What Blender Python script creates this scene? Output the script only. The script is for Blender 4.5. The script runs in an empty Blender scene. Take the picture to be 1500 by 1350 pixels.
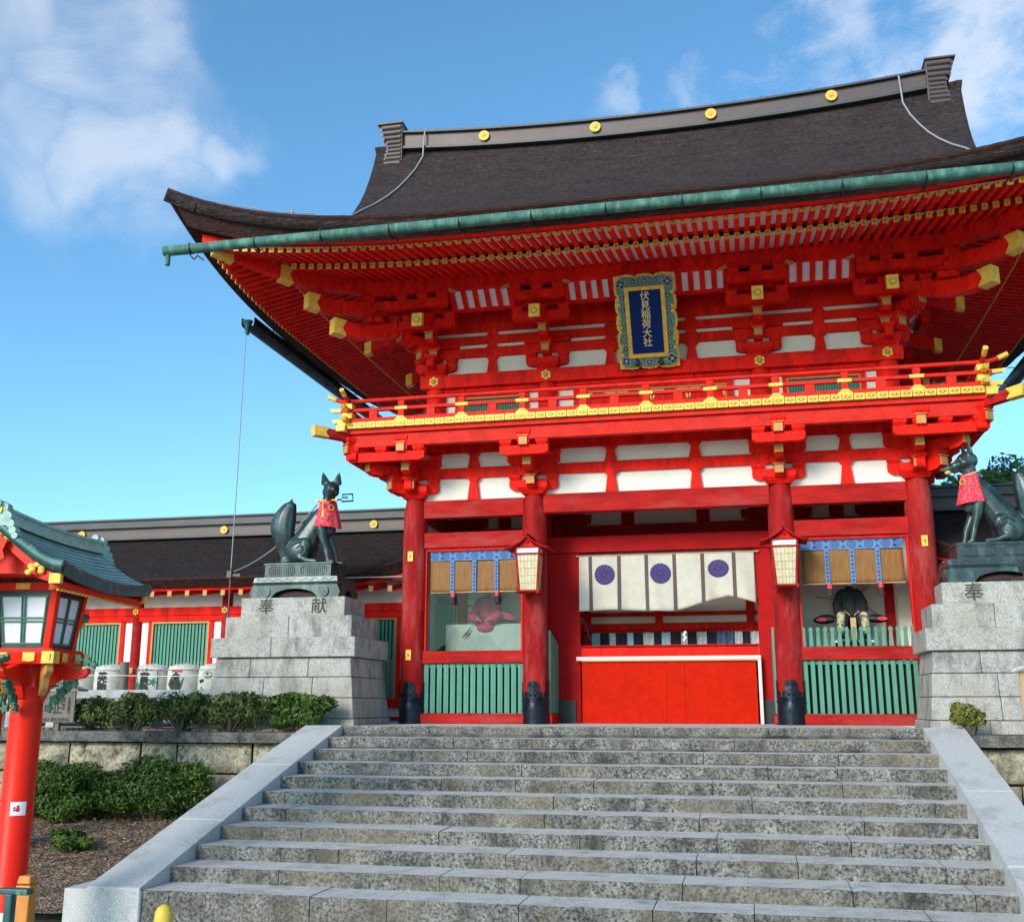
import bpy, bmesh, math, random
from mathutils import Vector, Matrix, noise
R = math.radians
PI = math.pi
random.seed(11)
sc = bpy.context.scene
COL = sc.collection

# ------------------------------------------------------------------ camera
cam = bpy.data.cameras.new('camera')
cam.sensor_width = 36.0
cam.lens = 1558.2/1500*36
cam.clip_start = 0.1
cam.clip_end = 5000
camo = bpy.data.objects.new('camera', cam)
COL.objects.link(camo)
camo.location = (1.6808, -20.6945, 0.3552)
camo.rotation_euler = (PI/2+0.2254, 0, 0.2163)
sc.camera = camo
sc.view_settings.view_transform = 'Standard'
sc.view_settings.look = 'None'
sc.view_settings.exposure = 0.70
sc.view_settings.gamma = 1.0
sc.cycles.max_bounces = 6
sc.cycles.diffuse_bounces = 3
sc.cycles.glossy_bounces = 3
sc.cycles.transparent_max_bounces = 8

# ------------------------------------------------------------------ sky and sun
SUN_EL, SUN_AZ = R(25), R(203)       # azimuth measured clockwise from +y (compass style)
w = bpy.data.worlds.new('World')
sc.world = w
w.use_nodes = True
nt = w.node_tree
nt.nodes.clear()
def N(nt, t, **k):
    n = nt.nodes.new(t)
    for a, b in k.items():
        setattr(n, a, b)
    return n
out = N(nt, 'ShaderNodeOutputWorld')
bg = N(nt, 'ShaderNodeBackground')
bg.inputs[1].default_value = 0.138
sky = N(nt, 'ShaderNodeTexSky', sky_type='NISHITA')
sky.sun_disc = False
sky.sun_elevation = SUN_EL
sky.sun_rotation = SUN_AZ
sky.air_density = 1.0
sky.dust_density = 0.6
sky.ozone_density = 1.6
tc = N(nt, 'ShaderNodeTexCoord')
def math_node(nt, op, a, b=None, c=None):
    n = N(nt, 'ShaderNodeMath', operation=op)
    for i, v in enumerate((a, b, c)):
        if v is None: continue
        if isinstance(v, (int, float)): n.inputs[i].default_value = v
        else: nt.links.new(v, n.inputs[i])
    return n.outputs[0]
def cloud_patch(d, rad, lo, hi, scale, stretch, gain, det=8):
    """soft cloud around a direction of the sky dome"""
    dist = N(nt, 'ShaderNodeVectorMath', operation='DISTANCE')
    nz = N(nt, 'ShaderNodeTexNoise'); nz.inputs['Scale'].default_value = scale; nz.inputs['Detail'].default_value = det
    nz.inputs['Roughness'].default_value = 0.58; nz.inputs['Distortion'].default_value = 0.35
    mp = N(nt, 'ShaderNodeMapping'); mp.inputs['Scale'].default_value = stretch
    nt.links.new(tc.outputs['Generated'], mp.inputs[0]); nt.links.new(mp.outputs[0], nz.inputs['Vector'])
    m2 = N(nt, 'ShaderNodeMapping'); m2.inputs['Scale'].default_value = (1, 1, rad[1])
    wn = N(nt, 'ShaderNodeTexNoise'); wn.inputs['Scale'].default_value = 9; wn.inputs['Detail'].default_value = 3
    nt.links.new(tc.outputs['Generated'], wn.inputs['Vector'])
    wa = N(nt, 'ShaderNodeVectorMath', operation='MULTIPLY_ADD'); nt.links.new(wn.outputs['Color'], wa.inputs[0])
    wa.inputs[1].default_value = (rad[0]*1.5,)*3; nt.links.new(tc.outputs['Generated'], wa.inputs[2])
    ws = N(nt, 'ShaderNodeVectorMath', operation='SUBTRACT'); nt.links.new(wa.outputs[0], ws.inputs[0]); ws.inputs[1].default_value = (rad[0]*.75,)*3
    nt.links.new(ws.outputs[0], m2.inputs[0])
    nt.links.new(m2.outputs[0], dist.inputs[0]); dist.inputs[1].default_value = (d[0], d[1], d[2]*rad[1])
    fall = math_node(nt, 'SUBTRACT', 1.0, math_node(nt, 'DIVIDE', dist.outputs['Value'], rad[0]))
    fall.node.use_clamp = True
    v = math_node(nt, 'ADD', nz.outputs['Fac'], math_node(nt, 'MULTIPLY', fall, 0.45))
    mr = N(nt, 'ShaderNodeMapRange', interpolation_type='SMOOTHSTEP')
    mr.inputs[1].default_value = lo; mr.inputs[2].default_value = hi
    nt.links.new(v, mr.inputs[0])
    edge = math_node(nt, 'MULTIPLY', fall, 3.0); edge.node.use_clamp = True
    return math_node(nt, 'MULTIPLY', math_node(nt, 'MULTIPLY', mr.outputs[0], edge), gain)
def pdir(u, v):
    """direction of the sky seen at a point of the photograph (worked out once from the camera)"""
    f = Vector((-math.sin(.2163)*math.cos(.2254), math.cos(.2163)*math.cos(.2254), math.sin(.2254)))
    r = f.cross(Vector((0, 0, 1))).normalized(); u_ = r.cross(f)
    return (f + r*((u-750)/1558.2) + u_*((675-v)/1558.2)).normalized()
cl = [cloud_patch(pdir(110, 130), (0.17, 1.0), 0.52, 1.02, 6.5, (1, 1, 1.4), 0.50, 7),
      cloud_patch(pdir(10, 10), (0.10, 1.0), 0.50, 0.95, 7, (1, 1, 1.0), 0.6, 3),
      cloud_patch(pdir(210, 205), (0.13, 1.5), 0.55, 1.05, 8.0, (1, 1, 1.3), 0.55, 7),
      cloud_patch(pdir(320, 235), (0.075, 2.4), 0.54, 1.0, 9.0, (1, 1, 1.3), 0.5, 4),
      cloud_patch(pdir(1460, 80), (0.13, 1.0), 0.58, 0.98, 17, (1, 1, 1.5), 0.62, 11),
      cloud_patch(pdir(1250, 30), (0.12, 1.6), 0.58, 1.0, 20, (1, 1, 1.8), 0.42, 11),
      cloud_patch(pdir(900, 130), (0.055, 1.2), 0.62, 1.0, 22, (1, 1, 1.2), 0.32, 10),
      cloud_patch(pdir(1018, 130), (0.04, 0.8), 0.60, 1.0, 24, (1, 1, 1.0), 0.25, 10)]
tot = cl[0]
for c_ in cl[1:]:
    tot = math_node(nt, 'MAXIMUM', tot, c_)
tint = N(nt, 'ShaderNodeMix', data_type='RGBA', blend_type='MULTIPLY')
tint.inputs[0].default_value = 1.0
nt.links.new(sky.outputs[0], tint.inputs[6])
tint.inputs[7].default_value = (0.62, 1.0, 1.13, 1)
mx = N(nt, 'ShaderNodeMix', data_type='RGBA')
nt.links.new(tot, mx.inputs[0])
nt.links.new(tint.outputs[2], mx.inputs[6])
mx.inputs[7].default_value = (4.3, 4.5, 4.8, 1)
nt.links.new(mx.outputs[2], bg.inputs[0])
nt.links.new(bg.outputs[0], out.inputs[0])
sun = bpy.data.lights.new('sun', 'SUN')
sun.energy = 2.3
sun.angle = R(22)
sun.color = (1.0, 0.92, 0.82)
suno = bpy.data.objects.new('sun', sun)
COL.objects.link(suno)
sd = Vector((math.sin(SUN_AZ)*math.cos(SUN_EL), math.cos(SUN_AZ)*math.cos(SUN_EL), math.sin(SUN_EL)))
suno.rotation_euler = sd.to_track_quat('Z', 'Y').to_euler()
suno.location = (0, -30, 40)

# ------------------------------------------------------------------ materials
def mat(name, col, rough=0.6, metal=0.0, var=0.0, vscale=3.0, col2=None, c2lo=0.5, c2hi=0.65, c2scale=2.0, bump=0.0, bscale=40.0,
        stretch=(1, 1, 1), coat=0.0, spec=0.5, det=6):
    m = bpy.data.materials.new(name)
    m.use_nodes = True
    t = m.node_tree
    b = t.nodes['Principled BSDF']
    b.inputs['Roughness'].default_value = rough
    b.inputs['Metallic'].default_value = metal
    b.inputs['Coat Weight'].default_value = coat
    b.inputs['Specular IOR Level'].default_value = spec
    b.inputs['Base Color'].default_value = (*col, 1)
    co = N(t, 'ShaderNodeTexCoord')
    mp = N(t, 'ShaderNodeMapping'); mp.inputs['Scale'].default_value = stretch
    t.links.new(co.outputs['Object'], mp.inputs[0])
    last = None
    if var > 0:
        nz = N(t, 'ShaderNodeTexNoise'); nz.inputs['Scale'].default_value = vscale; nz.inputs['Detail'].default_value = det
        nz.inputs['Roughness'].default_value = 0.65
        t.links.new(mp.outputs[0], nz.inputs['Vector'])
        cr = N(t, 'ShaderNodeMapRange'); cr.inputs[1].default_value = 0.28; cr.inputs[2].default_value = 0.72
        cr.inputs[3].default_value = 1-var; cr.inputs[4].default_value = 1+var
        t.links.new(nz.outputs['Fac'], cr.inputs[0])
        mu = N(t, 'ShaderNodeMix', data_type='RGBA', blend_type='MULTIPLY'); mu.inputs[0].default_value = 1
        mu.inputs[6].default_value = (*col, 1)
        t.links.new(cr.outputs[0], mu.inputs[7])
        last = mu.outputs[2]
    if col2 is not None:
        nz = N(t, 'ShaderNodeTexNoise'); nz.inputs['Scale'].default_value = c2scale; nz.inputs['Detail'].default_value = 7
        nz.inputs['Roughness'].default_value = 0.7
        t.links.new(mp.outputs[0], nz.inputs['Vector'])
        cr = N(t, 'ShaderNodeMapRange'); cr.inputs[1].default_value = c2lo; cr.inputs[2].default_value = c2hi
        t.links.new(nz.outputs['Fac'], cr.inputs[0])
        mi = N(t, 'ShaderNodeMix', data_type='RGBA')
        t.links.new(cr.outputs[0], mi.inputs[0])
        if last is not None: t.links.new(last, mi.inputs[6])
        else: mi.inputs[6].default_value = (*col, 1)
        mi.inputs[7].default_value = (*col2, 1)
        last = mi.outputs[2]
    if last is not None:
        t.links.new(last, b.inputs['Base Color'])
    if bump > 0:
        nz = N(t, 'ShaderNodeTexNoise'); nz.inputs['Scale'].default_value = bscale; nz.inputs['Detail'].default_value = 4
        t.links.new(mp.outputs[0], nz.inputs['Vector'])
        bp = N(t, 'ShaderNodeBump'); bp.inputs['Strength'].default_value = bump; bp.inputs['Distance'].default_value = 0.02
        t.links.new(nz.outputs['Fac'], bp.inputs['Height'])
        t.links.new(bp.outputs[0], b.inputs['Normal'])
    return m
M = {}
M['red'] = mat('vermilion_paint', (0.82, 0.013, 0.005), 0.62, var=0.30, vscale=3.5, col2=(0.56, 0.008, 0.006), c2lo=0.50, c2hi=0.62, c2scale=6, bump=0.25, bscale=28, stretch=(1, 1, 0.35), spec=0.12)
M['red_rail'] = mat('rail_vermilion', (0.66, 0.022, 0.013), 0.62, var=0.3, vscale=5, col2=(0.46, 0.03, 0.025), c2lo=0.5, c2hi=0.7, c2scale=6, bump=0.25, bscale=25, spec=0.12)  # brighter red for the rails and balcony beams
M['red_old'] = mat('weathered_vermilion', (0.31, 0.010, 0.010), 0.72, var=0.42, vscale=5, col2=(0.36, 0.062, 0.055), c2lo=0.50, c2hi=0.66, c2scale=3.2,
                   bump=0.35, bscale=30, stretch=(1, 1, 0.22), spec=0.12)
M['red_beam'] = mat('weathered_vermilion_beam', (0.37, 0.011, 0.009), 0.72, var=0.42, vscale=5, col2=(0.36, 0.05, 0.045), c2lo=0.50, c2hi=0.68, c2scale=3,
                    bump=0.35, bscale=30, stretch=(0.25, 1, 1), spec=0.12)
M['red_dark'] = mat('deep_shaded_red_paint', (0.40, 0.005, 0.006), 0.65, var=0.2, vscale=3, spec=0.12)  # red deepened in colour for the shade on the centre door frame
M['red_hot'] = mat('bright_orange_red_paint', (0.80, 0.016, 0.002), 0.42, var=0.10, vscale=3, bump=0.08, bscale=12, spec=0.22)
M['red_board'] = mat('orange_red_board', (0.52, 0.012, 0.001), 0.75, var=0.16, vscale=5, col2=(0.45, 0.010, 0.002), c2lo=0.5, c2hi=0.7, c2scale=12, bump=0.25, bscale=30, spec=0.08)
M['gold'] = mat('gold_fitting', (0.86, 0.50, 0.065), 0.5, 0.08, var=0.25, vscale=9, bump=0.25, bscale=45)
M['gold_dark'] = mat('engraved_gold_line', (0.30, 0.16, 0.02), 0.5, 0.4)
M['ochre'] = mat('ochre_paint', (0.52, 0.25, 0.05), 0.55, var=0.12, vscale=6)
M['plaster'] = mat('white_plaster', (0.80, 0.735, 0.64), 0.85, var=0.06, vscale=3, col2=(0.55, 0.50, 0.44), c2lo=0.60, c2hi=0.85, c2scale=1.6, bump=0.05)
M['pale_reflection'] = mat('pale_glass_reflection', (0.36, 0.37, 0.34), 0.9, var=0.2, vscale=3)  # pale reflection in the left pane, put into the plinth colour
M['white_wood'] = mat('white_painted_board', (0.82, 0.80, 0.80), 0.75, var=0.06, vscale=5)
M['green'] = mat('green_lattice_paint', (0.065, 0.25, 0.17), 0.6, var=0.18, vscale=5, col2=(0.13, 0.31, 0.25), c2lo=0.5, c2hi=0.8, stretch=(1, 1, 0.3))
M['green_deep'] = mat('deep_green_paint', (0.01, 0.13, 0.07), 0.45, var=0.2, vscale=8)
M['dark'] = mat('black_lacquer', (0.012, 0.012, 0.014), 0.45)
M['iron'] = mat('dark_navy_metal', (0.012, 0.017, 0.026), 0.38, 0.6, var=0.3, vscale=6, bump=0.15, bscale=25)
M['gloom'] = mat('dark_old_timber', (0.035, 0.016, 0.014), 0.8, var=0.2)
M['copper'] = mat('green_copper', (0.024, 0.105, 0.078), 0.7, 0.0, var=0.35, vscale=6, col2=(0.09, 0.22, 0.17), c2lo=0.48, c2hi=0.62, c2scale=7, stretch=(1, 1, 0.4))
M['copper_light'] = mat('pale_copper_shingle', (0.36, 0.50, 0.42), 0.65, 0.0, var=0.3, vscale=9, col2=(0.20, 0.36, 0.31), c2lo=0.52, c2hi=0.78, c2scale=5)
M['copper_dark'] = mat('dark_green_copper', (0.025, 0.09, 0.085), 0.45, 0.3, var=0.4, vscale=7, col2=(0.16, 0.33, 0.29), c2lo=0.55, c2hi=0.70, c2scale=9, stretch=(1, 1, 0.5))
M['gutter_dark'] = mat('dark_gutter_metal', (0.012, 0.028, 0.034), 0.5, 0.4, var=0.3)  # dark metal for side gutters, joint bands and hooks
M['bronze'] = mat('dark_green_bronze', (0.026, 0.046, 0.047), 0.36, 0.35, var=0.4, vscale=5, col2=(0.095, 0.150, 0.140), c2lo=0.50, c2hi=0.74, c2scale=5, stretch=(1, 1, 0.35), bump=0.12, bscale=22, spec=0.7)
M['ridge'] = mat('purple_brown_ridge_metal', (0.092, 0.066, 0.064), 0.5, 0.25, var=0.15, vscale=3, stretch=(0.4, 1, 1))
M['ridge_dark'] = mat('dark_ridge_cap', (0.055, 0.055, 0.058), 0.5, 0.25, var=0.3, vscale=3, stretch=(0.4, 1, 1))
M['rubber'] = mat('grey_cable', (0.30, 0.31, 0.33), 0.5)
M['cloth'] = mat('cream_cloth', (0.54, 0.49, 0.41), 0.9, var=0.10, vscale=6)
M['cloth_band'] = mat('brown_purple_band', (0.11, 0.07, 0.07), 0.9)
M['purple'] = mat('purple_dye', (0.085, 0.055, 0.19), 0.9, var=0.15, vscale=8)
M['purple_dark'] = mat('dark_purple_dye', (0.025, 0.02, 0.085), 0.9)
M['pink_white'] = mat('pale_pink_trim', (0.70, 0.56, 0.54), 0.7, var=0.05)
M['blue_cloth'] = mat('light_blue_brocade', (0.105, 0.215, 0.43), 0.85, var=0.1, vscale=20)
M['navy_cloth'] = mat('navy_brocade', (0.03, 0.06, 0.19), 0.85)
M['panel_blue'] = mat('deep_blue_panel', (0.003, 0.022, 0.13), 0.6, var=0.1, spec=0.15)
M['paper'] = mat('pale_paper', (0.80, 0.80, 0.86), 0.8, var=0.04, vscale=3)  # even bluish white for lantern panes and the corridor panel
M['horn'] = mat('yellowed_pane', (0.55, 0.50, 0.33), 0.3, var=0.25, vscale=12, stretch=(1, 1, 0.5))
M['bib'] = mat('red_bib_cloth', (0.66, 0.022, 0.045), 0.85, col2=(0.80, 0.22, 0.26), c2lo=0.52, c2hi=0.60, c2scale=34)
M['wood'] = mat('bare_wood', (0.50, 0.31, 0.16), 0.7, var=0.2, vscale=4, stretch=(1, 1, 0.2))
M['wood_grey'] = mat('grey_weathered_wood', (0.17, 0.145, 0.125), 0.85, var=0.25, vscale=6, stretch=(3, 3, 0.3), bump=0.2)
M['ink'] = mat('black_ink', (0.015, 0.015, 0.017), 0.7)
M['ink_soft'] = mat('weathered_carving_ink', (0.06, 0.055, 0.048), 0.9, var=0.4, vscale=20)
M['ink_green'] = mat('green_ink', (0.02, 0.22, 0.08), 0.7)
M['ink_red'] = mat('red_ink', (0.55, 0.02, 0.03), 0.7)
M['straw'] = mat('barrel_wrap', (0.56, 0.54, 0.47), 0.9, var=0.15, vscale=14, col2=(0.38, 0.37, 0.30), c2lo=0.55, c2hi=0.8, c2scale=5, bump=0.2, bscale=60)
M['yellow'] = mat('yellow_paint', (0.72, 0.47, 0.05), 0.5, var=0.15, vscale=10)
M['skin'] = mat('painted_skin', (0.36, 0.20, 0.13), 0.6)
M['robe_black'] = mat('black_robe', (0.012, 0.018, 0.020), 0.75, var=0.2)
M['robe_pink'] = mat('crimson_robe', (0.36, 0.035, 0.085), 0.8, var=0.3, vscale=6)
M['robe_gold'] = mat('patterned_trousers', (0.50, 0.43, 0.26), 0.8, col2=(0.08, 0.07, 0.05), c2lo=0.5, c2hi=0.53, c2scale=22)

def node_mat(name):
    m = bpy.data.materials.new(name); m.use_nodes = True
    t = m.node_tree; b = t.nodes['Principled BSDF']
    co = N(t, 'ShaderNodeTexCoord')
    return m, t, b, co
def ramp(t, src, stops):
    r = N(t, 'ShaderNodeValToRGB')
    e = r.color_ramp.elements
    while len(e) < len(stops): e.new(0.5)
    for i, (p, c) in enumerate(stops):
        e[i].position = p; e[i].color = (*c, 1)
    t.links.new(src, r.inputs[0])
    return r.outputs[0]
def noise_n(t, co, scale, det=6, rough=0.6, stretch=(1, 1, 1), which='Object', dist=0.0):
    mp = N(t, 'ShaderNodeMapping'); mp.inputs['Scale'].default_value = stretch
    t.links.new(co.outputs[which], mp.inputs[0])
    nz = N(t, 'ShaderNodeTexNoise'); nz.inputs['Scale'].default_value = scale; nz.inputs['Detail'].default_value = det
    nz.inputs['Roughness'].default_value = rough; nz.inputs['Distortion'].default_value = dist
    t.links.new(mp.outputs[0], nz.inputs['Vector'])
    return nz.outputs['Fac']
def mixc(t, fac, a, b, mode='MIX'):
    m = N(t, 'ShaderNodeMix', data_type='RGBA', blend_type=mode)
    for i, v in ((0, fac), (6, a), (7, b)):
        if isinstance(v, (int, float)): m.inputs[i].default_value = v
        elif isinstance(v, tuple): m.inputs[i].default_value = (*v, 1)
        else: t.links.new(v, m.inputs[i])
    return m.outputs[2]
def set_bump(t, b, h, strength, dist=0.02):
    bp = N(t, 'ShaderNodeBump'); bp.inputs['Strength'].default_value = strength; bp.inputs['Distance'].default_value = dist
    t.links.new(h, bp.inputs['Height']); t.links.new(bp.outputs[0], b.inputs['Normal'])

def make_stone(name, base, dirty, speck=0.5, dirt=(0.45, 0.62), dscale=3.0, sscale=55, bump=0.35, tint=None, rough=0.85, streak=1.0):
    """granite: grain, lichen blotches and runs of dirt"""
    m, t, b, co = node_mat(name)
    grain = noise_n(t, co, sscale, 3, 0.7)
    blot = noise_n(t, co, dscale, 9, 0.72, stretch=(1, 1, streak))
    c = ramp(t, grain, [(0.38, tuple(x*(1-speck) for x in base)), (0.5, base), (0.62, tuple(min(1, x*(1+speck*0.6)) for x in base))])
    mr = N(t, 'ShaderNodeMapRange'); mr.inputs[1].default_value = dirt[0]; mr.inputs[2].default_value = dirt[1]
    t.links.new(blot, mr.inputs[0])
    dc = ramp(t, grain, [(0.35, tuple(x*0.45 for x in dirty)), (0.6, dirty)])
    c = mixc(t, mr.outputs[0], c, dc)
    if tint:
        tn = noise_n(t, co, 1.1, 3, 0.5)
        mr2 = N(t, 'ShaderNodeMapRange'); mr2.inputs[1].default_value = 0.45; mr2.inputs[2].default_value = 0.75; mr2.inputs[4].default_value = 0.6
        t.links.new(tn, mr2.inputs[0])
        c = mixc(t, mr2.outputs[0], c, tint)
    t.links.new(c, b.inputs['Base Color'])
    b.inputs['Roughness'].default_value = rough
    set_bump(t, b, noise_n(t, co, 24, 8, 0.75), bump, 0.03)
    return m
M['granite'] = make_stone('pale_granite', (0.42, 0.40, 0.36), (0.135, 0.125, 0.105), 0.42, (0.47, 0.70), 2.8, 55, 0.4, tint=(0.27, 0.235, 0.165), streak=0.45)
M['granite_clean'] = make_stone('clean_granite', (0.52, 0.515, 0.50), (0.34, 0.335, 0.32), 0.35, (0.5, 0.8), 1.5, 90, 0.18)
M['tread'] = make_stone('sunlit_tread_granite', (0.55, 0.53, 0.49), (0.32, 0.305, 0.275), 0.35, (0.48, 0.75), 2.6, 60, 0.3)  # paler than the risers: sunlight on the treads is put into the colour
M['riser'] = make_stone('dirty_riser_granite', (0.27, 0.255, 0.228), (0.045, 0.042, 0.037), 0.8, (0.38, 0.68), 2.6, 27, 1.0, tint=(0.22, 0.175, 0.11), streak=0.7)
M['rubble'] = make_stone('rough_wall_stone', (0.46, 0.41, 0.30), (0.05, 0.048, 0.038), 0.5, (0.48, 0.64), 3.4, 20, 1.0, tint=(0.33, 0.29, 0.19))
M['curb'] = make_stone('mossy_dark_capstone', (0.17, 0.16, 0.145), (0.035, 0.035, 0.032), 0.5, (0.42, 0.62), 2.6, 40, 0.5)
M['fence_stone'] = make_stone('pale_fence_stone', (0.46, 0.46, 0.44), (0.20, 0.20, 0.18), 0.35, (0.5, 0.7), 3.5, 60, 0.3)
def make_bark(g_, nm):
    m, t, b, co = node_mat(nm)
    fine = noise_n(t, co, 19, 9, 0.85, stretch=(0.45, 1.6, 1.6))
    big = noise_n(t, co, 1.3, 5, 0.6)
    c = ramp(t, fine, [(0.36, (0.012, 0.008, 0.008)), (0.48, (0.050, 0.034, 0.031)), (0.58, (0.125, 0.092, 0.080)), (0.70, (0.29, 0.23, 0.20))])
    c2 = mixc(t, big, (0.75, 0.72, 0.78), (1.25, 1.2, 1.15))
    c = mixc(t, 1.0, c, c2, 'MULTIPLY')
    cr_ = noise_n(t, co, 11, 5, 0.75, stretch=(0.10, 2.6, 2.6))
    c = mixc(t, 1.0, c, ramp(t, cr_, [(0.38, (0.50, 0.50, 0.50)), (0.5, (1, 1, 1)), (0.64, (1.5, 1.42, 1.36))]), 'MULTIPLY')
    st = noise_n(t, co, 2.2, 6, 0.7, stretch=(1.0, 0.5, 0.5))
    c = mixc(t, math_node(t, 'MULTIPLY', math_node(t, 'GREATER_THAN', st, 0.60), 0.35), c, (0.085, 0.045, 0.04))
    c = mixc(t, 1.0, c, (g_, g_*0.96, g_*1.02), 'MULTIPLY')
    t.links.new(c, b.inputs['Base Color'])
    b.inputs['Roughness'].default_value = 0.9
    b.inputs['Specular IOR Level'].default_value = 0.25
    set_bump(t, b, fine, 1.0, 0.06)
    return m
M['bark'] = make_bark(0.84, 'cypress_bark_thatch')
M['bark_dark'] = make_bark(0.50, 'dark_bark_thatch')  # same bark in a darker tone for the corridor roofs
def make_edge():
    m, t, b, co = node_mat('thatch_edge_layers')
    fine = noise_n(t, co, 12, 8, 0.75, stretch=(0.5, 0.5, 9))
    c = ramp(t, fine, [(0.36, (0.010, 0.006, 0.007)), (0.5, (0.045, 0.020, 0.018)), (0.66, (0.15, 0.065, 0.045))])
    t.links.new(c, b.inputs['Base Color']); b.inputs['Roughness'].default_value = 0.95
    b.inputs['Specular IOR Level'].default_value = 0.2
    set_bump(t, b, fine, 0.8, 0.03)
    return m
M['bark_edge'] = make_edge()
def make_blind():
    m, t, b, co = node_mat('bamboo_blind')
    wv = N(t, 'ShaderNodeTexWave', wave_type='BANDS', bands_direction='X'); wv.inputs['Scale'].default_value = 9; wv.inputs['Distortion'].default_value = 0.6
    t.links.new(co.outputs['Object'], wv.inputs['Vector'])
    wz = N(t, 'ShaderNodeTexWave', wave_type='BANDS', bands_direction='Z'); wz.inputs['Scale'].default_value = 26
    t.links.new(co.outputs['Object'], wz.inputs['Vector'])
    nz = noise_n(t, co, 5, 4, 0.6, stretch=(4, 1, 0.6))
    c = ramp(t, nz, [(0.3, (0.17, 0.062, 0.010)), (0.7, (0.30, 0.125, 0.025))])
    c = mixc(t, math_node(t, 'MULTIPLY', math_node(t, 'POWER', wv.outputs['Fac'], 14.0), 0.5), c, (0.46, 0.24, 0.07))
    c = mixc(t, math_node(t, 'MULTIPLY', wz.outputs['Fac'], 0.25), c, (0.16, 0.06, 0.012))
    t.links.new(c, b.inputs['Base Color']); b.inputs['Roughness'].default_value = 0.7
    return m
M['blind'] = make_blind()
def make_soil():
    m, t, b, co = node_mat('leaf_strewn_soil')
    v = N(t, 'ShaderNodeTexVoronoi'); v.inputs['Scale'].default_value = 26
    big = noise_n(t, co, 1.4, 6, 0.7)
    t.links.new(co.outputs['Object'], v.inputs['Vector'])
    c = ramp(t, v.outputs['Color'], [(0.15, (0.045, 0.034, 0.024)), (0.45, (0.20, 0.135, 0.085)), (0.7, (0.34, 0.235, 0.155)), (0.95, (0.40, 0.35, 0.28))])
    c = mixc(t, 1.0, c, ramp(t, big, [(0.3, (0.45, 0.42, 0.40)), (0.7, (1.25, 1.2, 1.15))]), 'MULTIPLY')
    t.links.new(c, b.inputs['Base Color']); b.inputs['Roughness'].default_value = 0.95
    set_bump(t, b, v.outputs['Distance'], 0.8, 0.05)
    return m
M['soil'] = make_soil()
def make_leaf(name, dark, light, yellow, tr=0.25):
    m, t, b, co = node_mat(name)
    oi = noise_n(t, co, 4.5, 5, 0.7)
    g = N(t, 'ShaderNodeAttribute'); g.attribute_name = 'tone'
    c = ramp(t, math_node(t, 'ADD', math_node(t, 'MULTIPLY', oi, 0.5), math_node(t, 'MULTIPLY', g.outputs['Fac'], 0.5)),
             [(0.25, dark), (0.55, light), (0.85, yellow)])
    t.links.new(c, b.inputs['Base Color']); b.inputs['Roughness'].default_value = 0.6
    b.inputs['Specular IOR Level'].default_value = 0.3
    return m
M['leaf'] = make_leaf('shrub_leaves', (0.012, 0.030, 0.006), (0.055, 0.105, 0.014), (0.20, 0.24, 0.035))
M['leaf_dull'] = make_leaf('dull_hedge_leaves', (0.025, 0.045, 0.014), (0.085, 0.115, 0.028), (0.21, 0.21, 0.05))
M['leaf_olive'] = make_leaf('olive_leaves', (0.05, 0.06, 0.012), (0.15, 0.16, 0.025), (0.28, 0.27, 0.05))
M['leaf_tree'] = make_leaf('tree_leaves', (0.035, 0.075, 0.02), (0.13, 0.21, 0.06), (0.27, 0.36, 0.12))
M['twig'] = mat('twigs', (0.11, 0.085, 0.06), 0.9, var=0.2)
def make_glass():
    m = bpy.data.materials.new('window_glass'); m.use_nodes = True
    t = m.node_tree; t.nodes.clear()
    o = N(t, 'ShaderNodeOutputMaterial'); mxs = N(t, 'ShaderNodeMixShader'); tr = N(t, 'ShaderNodeBsdfTransparent'); gl = N(t, 'ShaderNodeBsdfGlossy')
    gl.inputs['Roughness'].default_value = 0.02
    gl.inputs['Color'].default_value = (0.8, 0.9, 0.9, 1)
    tr.inputs['Color'].default_value = (0.90, 0.95, 0.93, 1)
    mxs.inputs[0].default_value = 0.012
    t.links.new(tr.outputs[0], mxs.inputs[1]); t.links.new(gl.outputs[0], mxs.inputs[2]); t.links.new(mxs.outputs[0], o.inputs[0])
    return m
M['glass'] = make_glass()

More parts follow.
